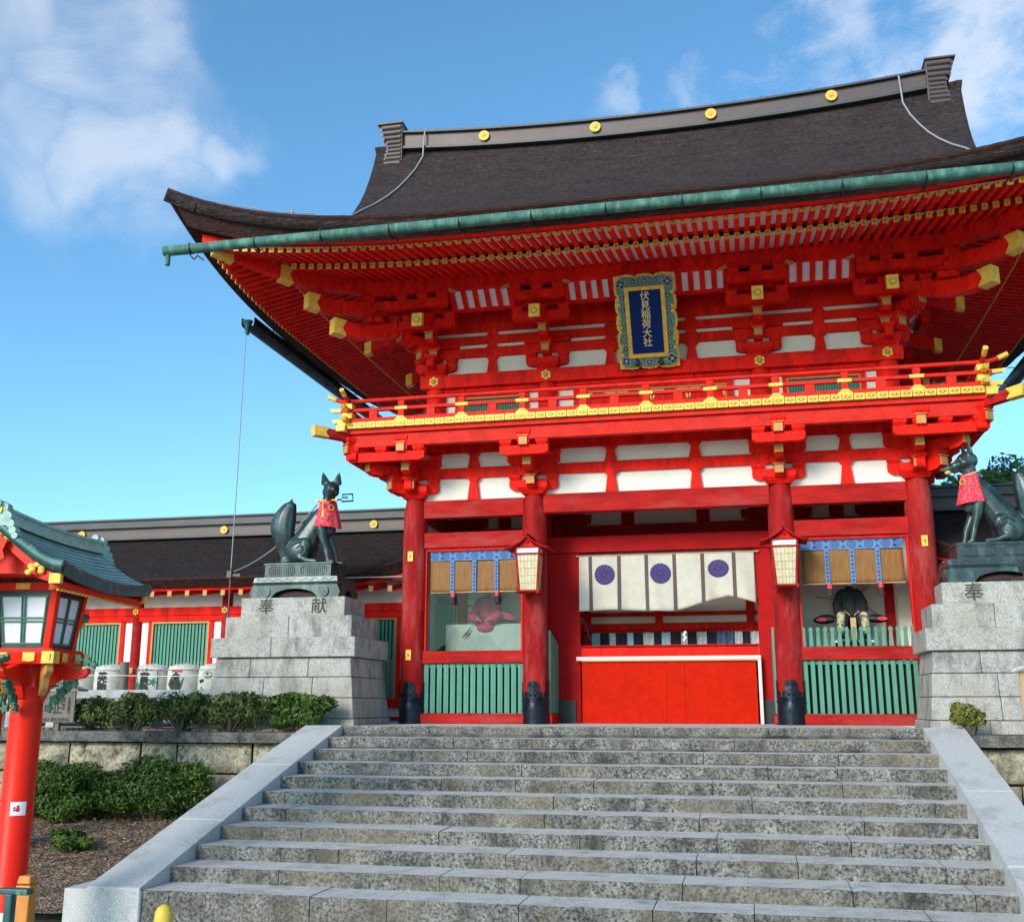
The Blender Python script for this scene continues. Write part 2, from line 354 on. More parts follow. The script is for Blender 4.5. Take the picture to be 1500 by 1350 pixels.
# ------------------------------------------------------------------ mesh helpers
def root_loc(o):
    v = Vector((0, 0, 0))
    while o is not None:
        v += o.location; o = o.parent
    return v
class MB:
    """collects shapes in world coordinates and links them as ONE mesh object"""
    def __init__(s):
        s.v = []; s.f = []; s.m = []; s.sm = []
        s.cur = 0
    def add(s, vs, fs, mi=None, smooth=False):
        k = len(s.v); mi = s.cur if mi is None else mi
        s.v += [tuple(p) for p in vs]
        for f in fs:
            s.f.append(tuple(i+k for i in f)); s.m.append(mi); s.sm.append(smooth)
        return s
    def box(s, x0, x1, y0, y1, z0, z1, mi=None):
        vs = [(x, y, z) for z in (z0, z1) for y in (y0, y1) for x in (x0, x1)]
        return s.add(vs, [(0, 2, 3, 1), (4, 5, 7, 6), (0, 1, 5, 4), (2, 6, 7, 3), (0, 4, 6, 2), (1, 3, 7, 5)], mi)
    def tbox(s, cx, cy, z0, z1, a0, b0, a1, b1, mi=None, rot=0.0):
        """box whose half sizes go from (a0,b0) at the bottom to (a1,b1) at the top"""
        c, n = math.cos(rot), math.sin(rot)
        vs = []
        for z, a, b in ((z0, a0, b0), (z1, a1, b1)):
            for sx, sy in ((-1, -1), (1, -1), (1, 1), (-1, 1)):
                x, y = sx*a, sy*b
                vs.append((cx+x*c-y*n, cy+x*n+y*c, z))
        return s.add(vs, [(0, 3, 2, 1), (4, 5, 6, 7), (0, 1, 5, 4), (1, 2, 6, 5), (2, 3, 7, 6), (3, 0, 4, 7)], mi)
    def prism(s, pts, O, D, Z, Nn, w, mi=None, smooth=False):
        """polygon pts (a,b) in the plane O + a*D + b*Z, thickened by w both halves along Nn"""
        O, D, Z, Nn = Vector(O), Vector(D), Vector(Z), Vector(Nn)
        n = len(pts)
        A = [O + D*a + Z*b - Nn*(w/2) for a, b in pts]; B = [O + D*a + Z*b + Nn*(w/2) for a, b in pts]
        s.add(A+B, [tuple(range(n)), tuple(range(2*n-1, n-1, -1))], mi)
        s.add(A+B, [(i, i+n, (i+1) % n + n, (i+1) % n) for i in range(n)], mi, smooth)
        return s
    def cyl(s, p0, p1, r0, r1=None, n=16, mi=None, caps=True, smooth=True):
        r1 = r0 if r1 is None else r1
        p0, p1 = Vector(p0), Vector(p1); d = (p1-p0).normalized()
        a = d.orthogonal().normalized(); b = d.cross(a)
        vs = [p0 + (a*math.cos(2*PI*i/n)+b*math.sin(2*PI*i/n))*r0 for i in range(n)] + [p1 + (a*math.cos(2*PI*i/n)+b*math.sin(2*PI*i/n))*r1 for i in range(n)]
        s.add(vs, [(i, (i+1) % n, (i+1) % n+n, i+n) for i in range(n)], mi, smooth)
        if caps: s.add(vs, [tuple(range(n-1, -1, -1)), tuple(range(n, 2*n))], mi)
        return s
    def tube(s, pts, r, n=8, mi=None):
        pts = [Vector(p) for p in pts]
        rs = r if isinstance(r, (list, tuple)) else [r]*len(pts)
        vs = []
        up = None
        for i, p in enumerate(pts):
            d = (pts[min(i+1, len(pts)-1)]-pts[max(i-1, 0)]).normalized()
            if up is None: up = d.orthogonal().normalized()
            up = (up - d*up.dot(d)).normalized(); b = d.cross(up)
            vs += [p + (up*math.cos(2*PI*j/n)+b*math.sin(2*PI*j/n))*rs[i] for j in range(n)]
        fs = []
        for i in range(len(pts)-1):
            for j in range(n):
                fs.append((i*n+j, i*n+(j+1) % n, (i+1)*n+(j+1) % n, (i+1)*n+j))
        s.add(vs, fs, mi, True)
        s.add(vs, [tuple(range(n-1, -1, -1)), tuple((len(pts)-1)*n+j for j in range(n))], mi)
        return s
    def grid(s, P, mi=None, smooth=True, close_u=False):
        nu, nv = len(P), len(P[0])
        vs = [p for row in P for p in row]
        fs = []
        for i in range(nu-1+(1 if close_u else 0)):
            for j in range(nv-1):
                i2 = (i+1) % nu
                fs.append((i*nv+j, i2*nv+j, i2*nv+j+1, i*nv+j+1))
        return s.add(vs, fs, mi, smooth)
    def lathe(s, prof, O, n=24, mi=None, axis='z', smooth=True):
        P = []
        for i in range(n):
            t = 2*PI*i/n
            row = []
            for r, z in prof:
                if axis == 'z': row.append((O[0]+r*math.cos(t), O[1]+r*math.sin(t), O[2]+z))
                else: row.append((O[0]+r*math.cos(t), O[1]-z, O[2]+r*math.sin(t)))
            P.append(row)
        return s.grid(P, mi, smooth, True)
    def sphere(s, c, r, n=12, m=8, mi=None, rot=None):
        r = (r, r, r) if isinstance(r, (int, float)) else r
        vs = [Vector((0, 0, r[2]))]
        for j in range(1, m):
            for i in range(n):
                vs.append(Vector((r[0]*math.sin(PI*j/m)*math.cos(2*PI*i/n), r[1]*math.sin(PI*j/m)*math.sin(2*PI*i/n), r[2]*math.cos(PI*j/m))))
        vs.append(Vector((0, 0, -r[2])))
        if rot is not None: vs = [rot @ v for v in vs]
        vs = [v+Vector(c) for v in vs]
        fs = [(0, 1+i, 1+(i+1) % n) for i in range(n)]
        for j in range(m-2):
            for i in range(n):
                a = 1+j*n+i; b_ = 1+j*n+(i+1) % n
                fs.append((a, a+n, b_+n, b_))
        k = 1+(m-2)*n
        fs += [(k+i, k+n, k+(i+1) % n) for i in range(n)]
        return s.add(vs, fs, mi, True)
    def mesh(s, me, mtx, mi=None):
        vs = [mtx @ v.co for v in me.vertices]
        return s.add(vs, [tuple(p.vertices) for p in me.polygons], mi)
    def build(s, name, mats, parent=None, bevel=0.0, label=None, origin=None, remesh=0.0, smooth_it=0, kind=None, wn=False):
        me = bpy.data.meshes.new(name)
        off = root_loc(parent) if parent is not None else Vector((0, 0, 0))
        o_loc = Vector((0, 0, 0))
        if origin is not None:
            o_loc = Vector(origin) - off
        base = off + o_loc
        me.from_pydata([(x-base.x, y-base.y, z-base.z) for x, y, z in s.v], [], s.f)
        if not isinstance(mats, (list, tuple)): mats = [mats]
        for m in mats: me.materials.append(m if not isinstance(m, str) else M[m])
        me.polygons.foreach_set('material_index', s.m)
        me.polygons.foreach_set('use_smooth', s.sm)
        me.update()
        o = bpy.data.objects.new(name, me)
        COL.objects.link(o)
        o.location = o_loc
        if parent is not None: o.parent = parent
        if remesh > 0:
            r = o.modifiers.new('r', 'REMESH'); r.mode = 'VOXEL'; r.voxel_size = remesh; r.use_smooth_shade = True
            if smooth_it:
                sm = o.modifiers.new('s', 'SMOOTH'); sm.iterations = smooth_it; sm.factor = 0.5
        if bevel > 0:
            b = o.modifiers.new('b', 'BEVEL'); b.width = bevel; b.segments = 2; b.limit_method = 'ANGLE'; b.angle_limit = R(35)
            b.harden_normals = False
        if label: o['label'] = label
        if kind: o['kind'] = kind
        return o
def thing(name, label, cat, loc=(0, 0, 0), rotz=0, group=None):
    o = bpy.data.objects.new(name, None); COL.objects.link(o)
    o.empty_display_size = 0.2
    o.location = loc; o.rotation_euler = (0, 0, rotz)
    o['label'] = label; o['category'] = cat
    if group: o['group'] = group
    return o
def tag(o, label, cat, group=None):
    o['label'] = label; o['category'] = cat
    if group: o['group'] = group
    return o
def structure(o):
    o['kind'] = 'structure'; return o
def dup(root, loc, rotz=0.0, label=None, group=None, parent=None):
    def rec(o, par):
        c = o.copy(); COL.objects.link(c)
        if par is not None: c.parent = par
        for ch in list(o.children): rec(ch, c)
        return c
    r = rec(root, parent)
    r.location = loc; r.rotation_euler = (0, 0, rotz)
    if label: r['label'] = label
    if group: r['group'] = group
    return r
def text_mesh(body, size, bold=0.0, vertical=False, depth=0.0):
    """lettering as a flat mesh centred on the origin in the xy plane"""
    cu = bpy.data.curves.new('lettering', 'FONT')
    cu.body = '\n'.join(body) if vertical else body
    cu.size = size; cu.align_x = 'CENTER'; cu.align_y = 'CENTER'; cu.offset = 0
    cu.space_line = 0.9 if vertical else 1.0
    cu.extrude = depth
    cu.resolution_u = 3
    o = bpy.data.objects.new('lettering', cu); COL.objects.link(o)
    bpy.context.view_layer.update()
    me = bpy.data.meshes.new_from_object(o.evaluated_get(bpy.context.evaluated_depsgraph_get()))
    bpy.data.objects.remove(o); bpy.data.curves.remove(cu)
    if bold > 0:            # heavier strokes: shifted copies, each a hair further out
        mb = MB(); 
        for k, (dx, dy) in enumerate(((0, 0), (bold, 0), (-bold, 0), (0, bold), (0, -bold), (bold*.7, bold*.7), (-bold*.7, -bold*.7))):
            mb.mesh(me, Matrix.Translation((dx, dy, k*.0004)))
        bpy.data.meshes.remove(me)
        me = bpy.data.meshes.new('lettering'); me.from_pydata(mb.v, [], mb.f)
    return me
def face_mtx(loc, tilt=0.0, yaw=0.0):
    """text plane standing up and facing -y"""
    return Matrix.Translation(loc) @ Matrix.Rotation(yaw, 4, 'Z') @ Matrix.Rotation(PI/2+tilt, 4, 'X')
def text_mb(body, size, loc, bold=0.0, vertical=False, tilt=0.0, yaw=0.0, mb=None, sx=1.0, mi=None):
    mb = mb or MB()
    me = text_mesh(body, size, bold, vertical)
    mb.mesh(me, face_mtx(loc, tilt, yaw) @ Matrix.Diagonal((sx, 1, 1, 1)), mi)
    bpy.data.meshes.remove(me)
    return mb
Z3 = (0, 0, 1)
def arm(mb, cx, cy, z0, z1, l0, l1, ang, w=0.17, mi=None, curve=0.16):
    """boat-shaped bracket arm: from -l0 to l1 along the direction ang, rounded underneath at both ends (0 = cut square)"""
    h = z1-z0
    pts = [(-l0, z1), (l1, z1)]
    def end(L, sgn):
        q = []
        if L > curve*1.3:
            for k in range(6):
                t = PI/2*k/5
                q.append((sgn*(L-curve+curve*math.cos(t)), z0+h*0.42*(1-math.sin(t))))
        else:
            q.append((sgn*L, z0))
        return q
    pts += end(l1, 1)
    pts += list(reversed(end(l0, -1)))
    D = (math.cos(ang), math.sin(ang), 0); Nn = (-math.sin(ang), math.cos(ang), 0)
    mb.prism(pts, (cx, cy, 0), D, Z3, Nn, w, mi)
def masu(mb, x, y, z0, z1, a, rot=0.0, mi=None):
    """bearing block: tapered lower part, square upper part"""
    h = z1-z0
    mb.tbox(x, y, z0, z0+h*0.45, a*0.72, a*0.72, a, a, mi, rot)
    mb.tbox(x, y, z0+h*0.45+0.0015, z1, a*1.0, a*1.0, a*1.0, a*1.0, mi, rot)
def flower(mb, c, r, n=16, axis='-y', depth=0.02, mi=0, mi2=None, hub=0.16):
    """disc of n petals facing -y; c is the centre of its back"""
    for k in range(n):
        a0 = 2*PI*k/n; da = 2*PI/n*0.46
        pts = [(hub*r*math.cos(a0), hub*r*math.sin(a0))]
        for j in range(6):
            t = -1+2*j/5
            rr = r*(0.90+0.10*math.cos(t*PI/2))
            pts.append((rr*math.cos(a0+da*t), rr*math.sin(a0+da*t)))
        mb.prism(pts, (c[0], c[1]-depth, c[2]), (1, 0, 0), Z3, (0, 1, 0), depth*0.8, mi)
    mb.cyl((c[0], c[1], c[2]), (c[0], c[1]-depth*0.7, c[2]), r*0.93, n=32, mi=mi if mi2 is None else mi2)
    mb.cyl((c[0], c[1], c[2]), (c[0], c[1]-depth*1.7, c[2]), r*hub*1.15, n=12, mi=mi)
# ================================================================== SHRINE GATE
A1, B1, HC = 4.89, 2.40, 4.47          # lower columns
A2, B2, Y2 = 4.58, 2.16, 0.30          # upper columns, front row y
YM = 2.85                              # middle of the building
YB = 5.70
gate = thing('shrine_gate', 'two-storey vermilion timber gate with dark bark roof and gold-tipped rafters', 'gate')
def G(mb, name, mats, **k):
    return mb.build(name, mats, gate, **k)
# columns with iron shoes and little gold plates
def shoe_mesh(mb, cx, cy, rot=-PI/2):
    n = 72; r = 0.262
    P = []
    for i in range(n+1):
        t = 2*PI*i/n
        u = ((t/(PI/2)) % 1.0)              # four lobes; u=0.5 centre of lobe
        d = abs(u-0.5)*2                    # 0 centre, 1 edge
        h = 0.53+.03*math.cos(d*PI)
        a = t+rot+PI/4
        P.append([(cx+r*math.cos(a), cy+r*math.sin(a), 0.0), (cx+r*math.cos(a), cy+r*math.sin(a), h*0.5), (cx+r*math.cos(a), cy+r*math.sin(a), h), (cx+(r-.014)*math.cos(a), cy+(r-.014)*math.sin(a), h+.004)])
    mb.grid(P, smooth=True)
    for k in range(4):            # club-shaped tops
        a0 = -PI/2+k*PI/2
        for (u, z, rr, o_) in ((0, .69, .128, .003), (.125, .555, .062, .0015), (-.125, .555, .062, .0025), (0, .56, .105, .002)):
            vs = [(cx+(r+o_)*math.cos(a0+u/r), cy+(r+o_)*math.sin(a0+u/r), z)]
            for j in range(20):
                t = 2*PI*j/20; a = a0+(u+rr*math.cos(t))/r; vs.append((cx+(r+o_)*math.cos(a), cy+(r+o_)*math.sin(a), z+rr*math.sin(t)*(.98 if z > .65 else 1)))
            mb.add(vs, [(0, 1+j, 1+(j+1) % 20) for j in range(20)])
    for zz in (0.10, 0.26, 0.42):
        for i in range(16):
            a = 2*PI*(i+.5*(zz == .26))/16
            mb.sphere((cx+r*math.cos(a), cy+r*math.sin(a), zz), 0.016, 6, 4)
    mb.lathe([(r+.006, 0.0), (r+.012, .0), (r+.012, .035), (r, .04)], (cx, cy, 0), 32)
for yy in (0, YM, YB):
    for x in (-A1, -B1, B1, A1):
        c = MB(); r = 0.25
        c.lathe([(r*0.985, 0), (r, .8), (r, 3.6), (r*0.97, 4.2), (r*0.84, 4.40), (r*0.78, HC)], (x, yy, 0), 32)
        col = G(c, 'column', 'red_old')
        if yy == 0:
            s = MB(); shoe_mesh(s, x, yy); s.build('column_shoe', 'iron', col)
            if abs(x) > 3:
                for zz in ((3.28, 1.32) if x < 0 else (3.28,)):
                    p = MB(); p.box(x-.055-(.02 if x < 0 else -.02), x+.055-(.02 if x < 0 else -.02), -.272, -.235, zz-.10, zz+.10)
                    p.box(x-.012-(.02 if x < 0 else -.02), x+.012-(.02 if x < 0 else -.02), -.285, -.27, zz-.03, zz+.03, 1)
                    p.build('gold_plate', ['gold', 'gold_dark'], col, bevel=.004)
def beam(x0, x1, y0, y1, z0, z1, m='red_beam', name='tie_beam', bev=.012, mb=None):
    b = MB(); b.box(x0, x1, y0, y1, z0, z1)
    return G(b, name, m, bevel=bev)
# tie beams between the lower columns (front row, then the rows behind)
for s in (-1, 1):
    x0, x1 = sorted((s*(B1+.2), s*(A1-.2)))
    beam(x0, x1, -.12, .12, 4.07, 4.43)
    beam(x0, x1, -.11, .11, 3.455, 3.765)
    beam(x0, x1, -.105, .105, 1.16, 1.40)
    beam(x0, x1, -.15, .10, 0.0, 0.195)
    # bright inner frame of the bay
    f = MB(); f.box(x0, x0+.07, -.06, .06, 1.402, 3.453); f.box(x1-.07, x1, -.06, .06, 1.402, 3.453); f.box(x0+.072, x1-.072, -.05, .06, 3.40, 3.453)
    G(f, 'bay_frame', 'red')
beam(-B1+.2, B1-.2, -.13, .13, 4.09, 4.47)
for yy in (YM, YB):
    for a, b in ((-A1, -B1), (-B1, B1), (B1, A1)):
        beam(a+.2, b-.2, yy-.11, yy+.11, 3.95 if yy == YM else 4.07, 4.28 if yy == YM else 4.43)
for s in (-1, 1):
    for a, b in ((0, YM), (YM, YB)):
        beam(s*A1-.11, s*A1+.11, a+.2, b-.2, 4.07, 4.43)
        beam(s*A1-.09, s*A1+.09, a+.2, b-.2, 1.16, 1.40)
        beam(s*A1-.10, s*A1+.10, a+.2, b-.2, 0.0, .20)
        p = MB(); p.box(s*A1-.02, s*A1+.02, a+.2, b-.2, .20, 4.07); G(p, 'side_wall', 'plaster')
# green boards, left bay (flat boards) and pickets, right bay (pointed)
for s in (-1, 1):
    x0, x1 = sorted((s*(B1+.22), s*(A1-.22)))
    p = MB()
    n = 15 if s < 0 else 16
    st = (x1-x0)/n
    for i in range(n):
        cx = x0+st*(i+.5)
        if s < 0:
            p.box(cx-st*.36, cx+st*.36, -.045, -.02, .20, 1.155)
            p.box(cx-.012, cx+.012, -.052, -.046, .22, 1.14)
        else:
            p.tbox(cx, -.03, .20, 1.155, st*.30, .022, st*.30, .022)
            p.tbox(cx, -.03, 1.405, 1.66, st*.32, .024, st*.22, .022)
            p.tbox(cx, -.03, 1.66, 1.715, st*.22, .022, st*.31, .026)
            p.tbox(cx, -.03, 1.715, 1.745, st*.31, .026, st*.25, .022); p.tbox(cx, -.03, 1.745, 1.765, st*.25, .022, st*.08, .008)
    p.box(x0, x1, -.015, .01, 1.08, 1.15)
    G(p, 'green_pickets' if s > 0 else 'green_boards', 'green', bevel=.005)
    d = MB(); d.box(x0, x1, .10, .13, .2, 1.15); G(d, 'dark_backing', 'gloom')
    # slanted green wing board beside the centre bay
    wv = MB(); wv.prism([(0.05, .2), (0.95, .2), (0.95, 1.55), (0.05, 1.78)], (s*(B1-.27), 0, 0), (0, 1, 0), Z3, (1, 0, 0), .04)
    G(wv, 'wing_board', 'green'); wf = MB(); wf.box(s*(B1-.27)-.05, s*(B1-.27)+.05, 0.0, 1.0, 0, .19); G(wf, 'wing_sill', 'red_beam', bevel=.01)
# niche walls behind the statues
for s in (-1, 1):
    x0, x1 = sorted((s*(B1+.1), s*(A1-.03)))
    b = MB(); b.box(x0, x1, 1.50, 1.55, 0.4, 3.9); G(b, 'niche_wall', 'plaster')
    b = MB(); b.box(x0, x1, .14, 1.5, 1.05, 1.14); G(b, 'niche_floor', 'red_dark')
    b = MB(); b.box(s*(B1+.10)-.02, s*(B1+.10)+.02, .25, 1.5, .2, 4.0); G(b, 'niche_side', 'plaster')
    b = MB(); xx = s*4.27 if s < 0 else 4.42; b.box(xx-.09, xx+.09, 1.36, 1.495, 1.1, 3.9); G(b, 'niche_post', 'red_dark')
# left: lattice window seen at the far end of the niche
b = MB()
b.box(-4.84, -4.42, 1.45, 1.49, 1.2, 2.62); G(b, 'window_back', 'green_deep')
b = MB(); b.box(-4.84, -4.42, 1.41, 1.45, 2.62, 2.66); b.box(-4.46, -4.42, 1.41, 1.45, 1.2, 2.62); b.box(-4.84, -4.46, 1.41, 1.45, 2.40, 2.43)
G(b, 'window_trim', 'ochre')
b = MB()
for i in range(6): b.box(-4.83+i*.065, -4.79+i*.065, 1.38, 1.41, 1.2, 2.4)
G(b, 'window_lattice', 'green')
g = MB(); g.box(-A1+.29, -B1-.29, .070, .078, 1.41, 3.39); G(g, 'glass_pane', 'glass')
# centre bay: red counter front with opening
YC = 1.0
f = MB()
f.box(-2.32, -1.66, YC, YC+.14, 0, 3.42)
G(f, 'door_post', 'red_dark', bevel=.015)
f = MB(); f.box(1.88, 2.32, YC, YC+.14, 0, 3.42); G(f, 'door_post', 'red_dark', bevel=.015)
f = MB(); f.box(-2.32, 2.32, YC-.04, YC+.16, 3.422, 3.76); G(f, 'lintel', 'red_dark', bevel=.015)
f = MB(); f.box(-1.657, 1.877, YC-.002, YC+.12, 1.27, 1.50); G(f, 'sill', 'red', bevel=.01)
f = MB(); f.box(-1.657, 1.877, YC-.05, YC+.10, 1.502, 1.53); G(f, 'sill_shelf', 'red_beam')
f = MB()
f.box(-1.62, 1.80, YC-.13, YC-.09, 0.0, 1.215); f.box(.064, .42, YC-.142, YC-.131, 0.0, 1.19)
f.box(-1.62, .058, YC-.139, YC-.131, 0.0, 1.215); f.box(.426, 1.80, YC-.139, YC-.131, 0.0, 1.215)
cb_ = G(f, 'counter_board', 'red_board', bevel=.004)
f = MB()
for x in (-1.55, -.8, -.02, .12, .36, .5, 1.1, 1.72):
    for z in (.08, .62, 1.12): f.cyl((x, YC-.130, z), (x, YC-.147, z), .012, n=8)
f.build('board_nails', 'red_dark', cb_)
f = MB(); f.box(-1.78+.06, 1.90, YC-.20, YC-.08, 1.222, 1.30); f.box(1.835, 1.90, YC-.20, YC-.08, 0, 1.22)
G(f, 'counter_trim', 'pink_white', bevel=.006)
f = MB(); f.box(-1.62, 1.80, YC-.19, YC-.10, 1.203, 1.222); G(f, 'counter_gold_line', 'ochre')
for a, b_ in ((-2.335, -1.76), (1.915, 2.335)):
    f = MB(); f.box(a, b_, YC-.03, YC+.17, 0, .45); G(f, 'black_skirting', 'dark', bevel=.006)
for s in (-1, 1):
    f = MB(); f.box(min(s*2.28, s*2.70), max(s*2.28, s*2.70), 1.17, 1.24, 0, 4.3); G(f, 'side_board', 'red_dark')
# rear of the centre bay seen through the opening
for z0, z1, m in ((2.22, 2.30, 'red'), (1.92, 2.07, 'red')):
    beam(-2.2, 2.2, 2.42, 2.50, z0, z1, m)
for x in (-1.80, -.25, 1.66):
    f = MB(); f.box(x, x+.15, 2.38, 2.51, 1.0, 3.4); G(f, 'rear_post', 'red')
f = MB(); f.box(-2.25, 2.25, 2.515, 2.56, 1.95, 3.9); G(f, 'rear_plaster', 'plaster')
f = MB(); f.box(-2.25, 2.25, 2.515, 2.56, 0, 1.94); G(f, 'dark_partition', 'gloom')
# plaster and struts above the middle row, dark ceiling
f = MB(); f.box(-4.8, 4.8, YM-.02, YM+.02, 4.285, 5.3); G(f, 'plaster_wall', 'plaster')
for x in (-3.65, -.83, .83, 3.65):
    f = MB(); f.box(x-.14, x+.14, YM-.09, YM-.02, 4.285, 5.1); G(f, 'strut', 'red_dark')
for x in (-B1, B1, -A1+.1, A1-.1):
    f = MB(); arm(f, x, YM-.07, 4.30, 4.52, .75, .75, 0, .10); f.box(x-.6, x+.6, YM-.12, YM-.03, 4.54, 4.68)
    G(f, 'inner_bracket', 'red_dark')
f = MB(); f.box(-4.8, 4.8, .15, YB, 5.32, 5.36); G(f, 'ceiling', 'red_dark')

# ---- plaster walls between storeys with beams and struts (front, back, sides)
def frieze(y, xa, zs_plaster, beams, struts, front=True):
    sgn = -1 if front else 1
    p = MB(); p.box(-xa, xa, min(y, y+sgn*-.04), max(y, y+sgn*-.04), zs_plaster[0], zs_plaster[1]); G(p, 'plaster_wall', 'plaster')
    for z0, z1 in beams:
        beam(-xa-.3, xa+.3, min(y+sgn*.001, y+sgn*.07), max(y+sgn*.001, y+sgn*.07), z0, z1, 'red', 'wall_beam', .008)
    for x, z0, z1, w0 in struts:
        m = MB(); m.tbox(x, y+sgn*.045, z0, z1-.08 if z1-z0 > .25 else z1, w0*.62+.03, .045, w0*.5, .045)
        if z1-z0 > .25: m.tbox(x, y+sgn*.045, z1-.08, z1, w0*.5, .05, w0*.95, .06)
        G(m, 'strut', 'red')
for fr, y in ((True, -.02), (False, YB+.02)):
    st = [(x, 4.432, 4.885, .15) for x in (-3.65, -.83, .83, 3.65)] + [(x, 5.10, 5.41, .15) for x in (-3.65, -.83, .83, 3.65)]
    frieze(y, A1, (4.43, 5.7), [(4.885, 5.10), (5.41, 5.66)], st, fr)
for s in (-1, 1):
    p = MB(); p.box(s*A1-.02, s*A1+.02, 0, YB, 4.43, 5.7); G(p, 'plaster_wall', 'plaster')
    for z0, z1 in ((4.885, 5.10), (5.41, 5.66)): beam(s*A1-.08, s*A1+.08, -.3, YB+.3, z0, z1, 'red', 'wall_beam', .008)
YU = Y2+.02
for fr, y in ((True, YU), (False, YB-Y2-.02)):
    st = [(x, 7.17, 7.575, .15) for x in (-3.35, -.83, .83, 3.35)] + [(x, 7.78, 7.87, .15) for x in (-3.35, -.83, .83, 3.35)] + [(x, 8.05, 8.14, .15) for x in (-3.35, -.83, .83, 3.35)]
    frieze(y, A2, (7.1, 8.9), [(7.58, 7.785), (7.87, 8.05), (8.14, 8.9)], st, fr)
for s in (-1, 1):
    p = MB(); p.box(s*A2-.02, s*A2+.02, Y2, YB-Y2, 5.9, 8.9); G(p, 'plaster_wall', 'plaster')
    for z0, z1 in ((6.88, 7.165), (7.58, 7.785), (7.87, 8.05), (8.14, 8.9)): beam(s*A2-.08, s*A2+.08, Y2-.09, YB-Y2+.09, z0, z1, 'red', 'wall_beam', .008)

# ---- bracket clusters (built around the column axis, outward = -y)
def cluster(kind, tiers, corner):
    mb = MB(); caps = []
    lower = kind == 'lower'
    if lower:
        zb0, zb1 = HC, 4.72; big = .31
        gc = [(0.45, 4.715), (0.80, 5.03), (1.15, 5.345)]
    else:
        zb0, zb1 = 7.172, 7.42; big = .27
        gc = [(0.32, 7.61), (0.66, 7.915)]
    mb.tbox(0, 0, zb0, zb0+(zb1-zb0)*.5, big*.66, big*.66, big, big); mb.tbox(0, 0, zb0+(zb1-zb0)*.5+.001, zb1, big, big, big, big)
    dirs = [(-PI/2, 1.0)]
    if corner: dirs += [(PI, 1.0), (-PI*.75, 1.414)]
    for ang, sc_ in dirs:
        dx, dy = math.cos(ang), math.sin(ang)
        for k, (L, z) in enumerate(gc):
            L = L*sc_; hh = .095 if lower else .085
            w_ = .175 if sc_ == 1 else .21
            arm(mb, 0, 0, z-hh, z+hh, .1, L-.012, ang, w_, curve=.02)
            # soft throat under the arm
            ww = .5*w_
            c0 = L-.30
            mb.prism([(c0, z-hh-.0), (L-.05, z-hh), (L-.10, z-hh-.04), (c0, z-hh-.06)], (0, 0, 0), (dx, dy, 0), Z3, (-dy, dx, 0), w_*.98)
            caps.append((dx, dy, L, z, w_, hh))
            zt = (gc[k+1][1]-hh) if k+1 < len(gc) else z+hh+(.15 if lower else .12)
            masu(mb, dx*(L-.14), dy*(L-.14), z+hh+.001, zt-.001, .142, ang)
    # wall arms
    was = ((4.575, 4.785, .50), (5.101, 5.29, .54)) if lower else ((7.28, 7.47, .45), (7.79, 7.866, .50))
    for za, zb, L in was:
        for a in ([0] if not corner else [0, PI/2]):
            off = -.035
            if not corner: arm(mb, 0, off, za, zb, L, L, a, .15, curve=.15)
            else:
                if a == 0: arm(mb, 0, off, za, zb, L, L, a, .15, curve=.15)
                else: arm(mb, off, 0, za, zb, L, L, a, .15, curve=.15)
        if zb-za > .1:
            zt = zb+(.098 if lower else .108)
            for q in (-1, 1):
                masu(mb, q*(L-.11), -.035, zb+.001, zt, .12)
                if corner: masu(mb, -.035, q*(L-.11), zb+.001, zt, .12)
    # outer cross arms
    if lower:
        cr = [(1.00, 5.09, 5.27, 5.375, .48)]
    else:
        cr = [(0.72, 8.03, 8.235, 8.35, .60), (1.15, 8.345, 8.53, 8.655, .56)]
    for off, za, zb, zt, L in cr:
        la = L if not corner else off+.16
        arm(mb, 0, -off, za, zb, la, L, 0, .16, curve=.15)
        xs = [-(L-.12), 0, L-.12]
        if corner: xs = [-off+.0, -.42, 0.02, L-.12]
        for x in xs: masu(mb, x, -off, zb+.001, zt, .12)
        if corner:
            arm(mb, -off, 0, za, zb, L, la, -PI/2, .16, curve=.15)
            for y in (-.42, 0.02, L-.12): masu(mb, -off, y, zb+.001, zt, .12)
    tails = []
    if not lower:
        # tail rafter with a big gold plate at its end
        for ang, sc_, L, ze in ([(-PI/2, 1, 1.50, 7.97)] + ([(PI, 1, 1.62, 7.93), (-PI*.75, 1.414, 1.72*1.414, 7.85), (-PI*.75, 1.414, 2.13*1.414, 8.28), (-PI*.75, 1.0, 2.55*1.414, 8.74)] if corner else [])):
            dx, dy = math.cos(ang), math.sin(ang)
            hh = .125 if ang != -PI*.75 else .145; rise = .34 if ang != -PI*.75 else .20
            Lb = .2
            pts = [(Lb, ze+(L-Lb)*rise-hh), (L, ze-hh), (L, ze+hh), (Lb, ze+(L-Lb)*rise+hh)]
            if ang == -PI*.75:
                pts = [(Lb, ze-hh+.50), (L*.6, ze-hh+.07), (L*.8, ze-hh-.01), (L, ze-hh+.03), (L, ze+hh+.03), (L*.78, ze+hh-.01), (L*.6, ze+hh+.08), (Lb, ze+hh+.50)]
            mb.prism(pts, (0, 0, 0), (dx, dy, 0), Z3, (-dy, dx, 0), .19 if ang != -PI*.75 else .23)
            tails.append((dx, dy, L, ze, .19 if ang != -PI*.75 else .23, hh, ang, rise))
        if corner:
            mb.tbox(-1.95, -1.95, 8.40, 8.66, .09, .09, .09, .09, None, PI/4)
            for q, z0, z1_ in ((1.02, 8.13, 8.25), (1.12, 8.30, 8.44), (1.15, 8.47, 8.66)): masu(mb, -q, -q, z0, z1_, .15, 0)
            mb.box(-1.24, -1.06, -1.24, -1.06, 8.1, 8.655)
    return mb, caps, tails
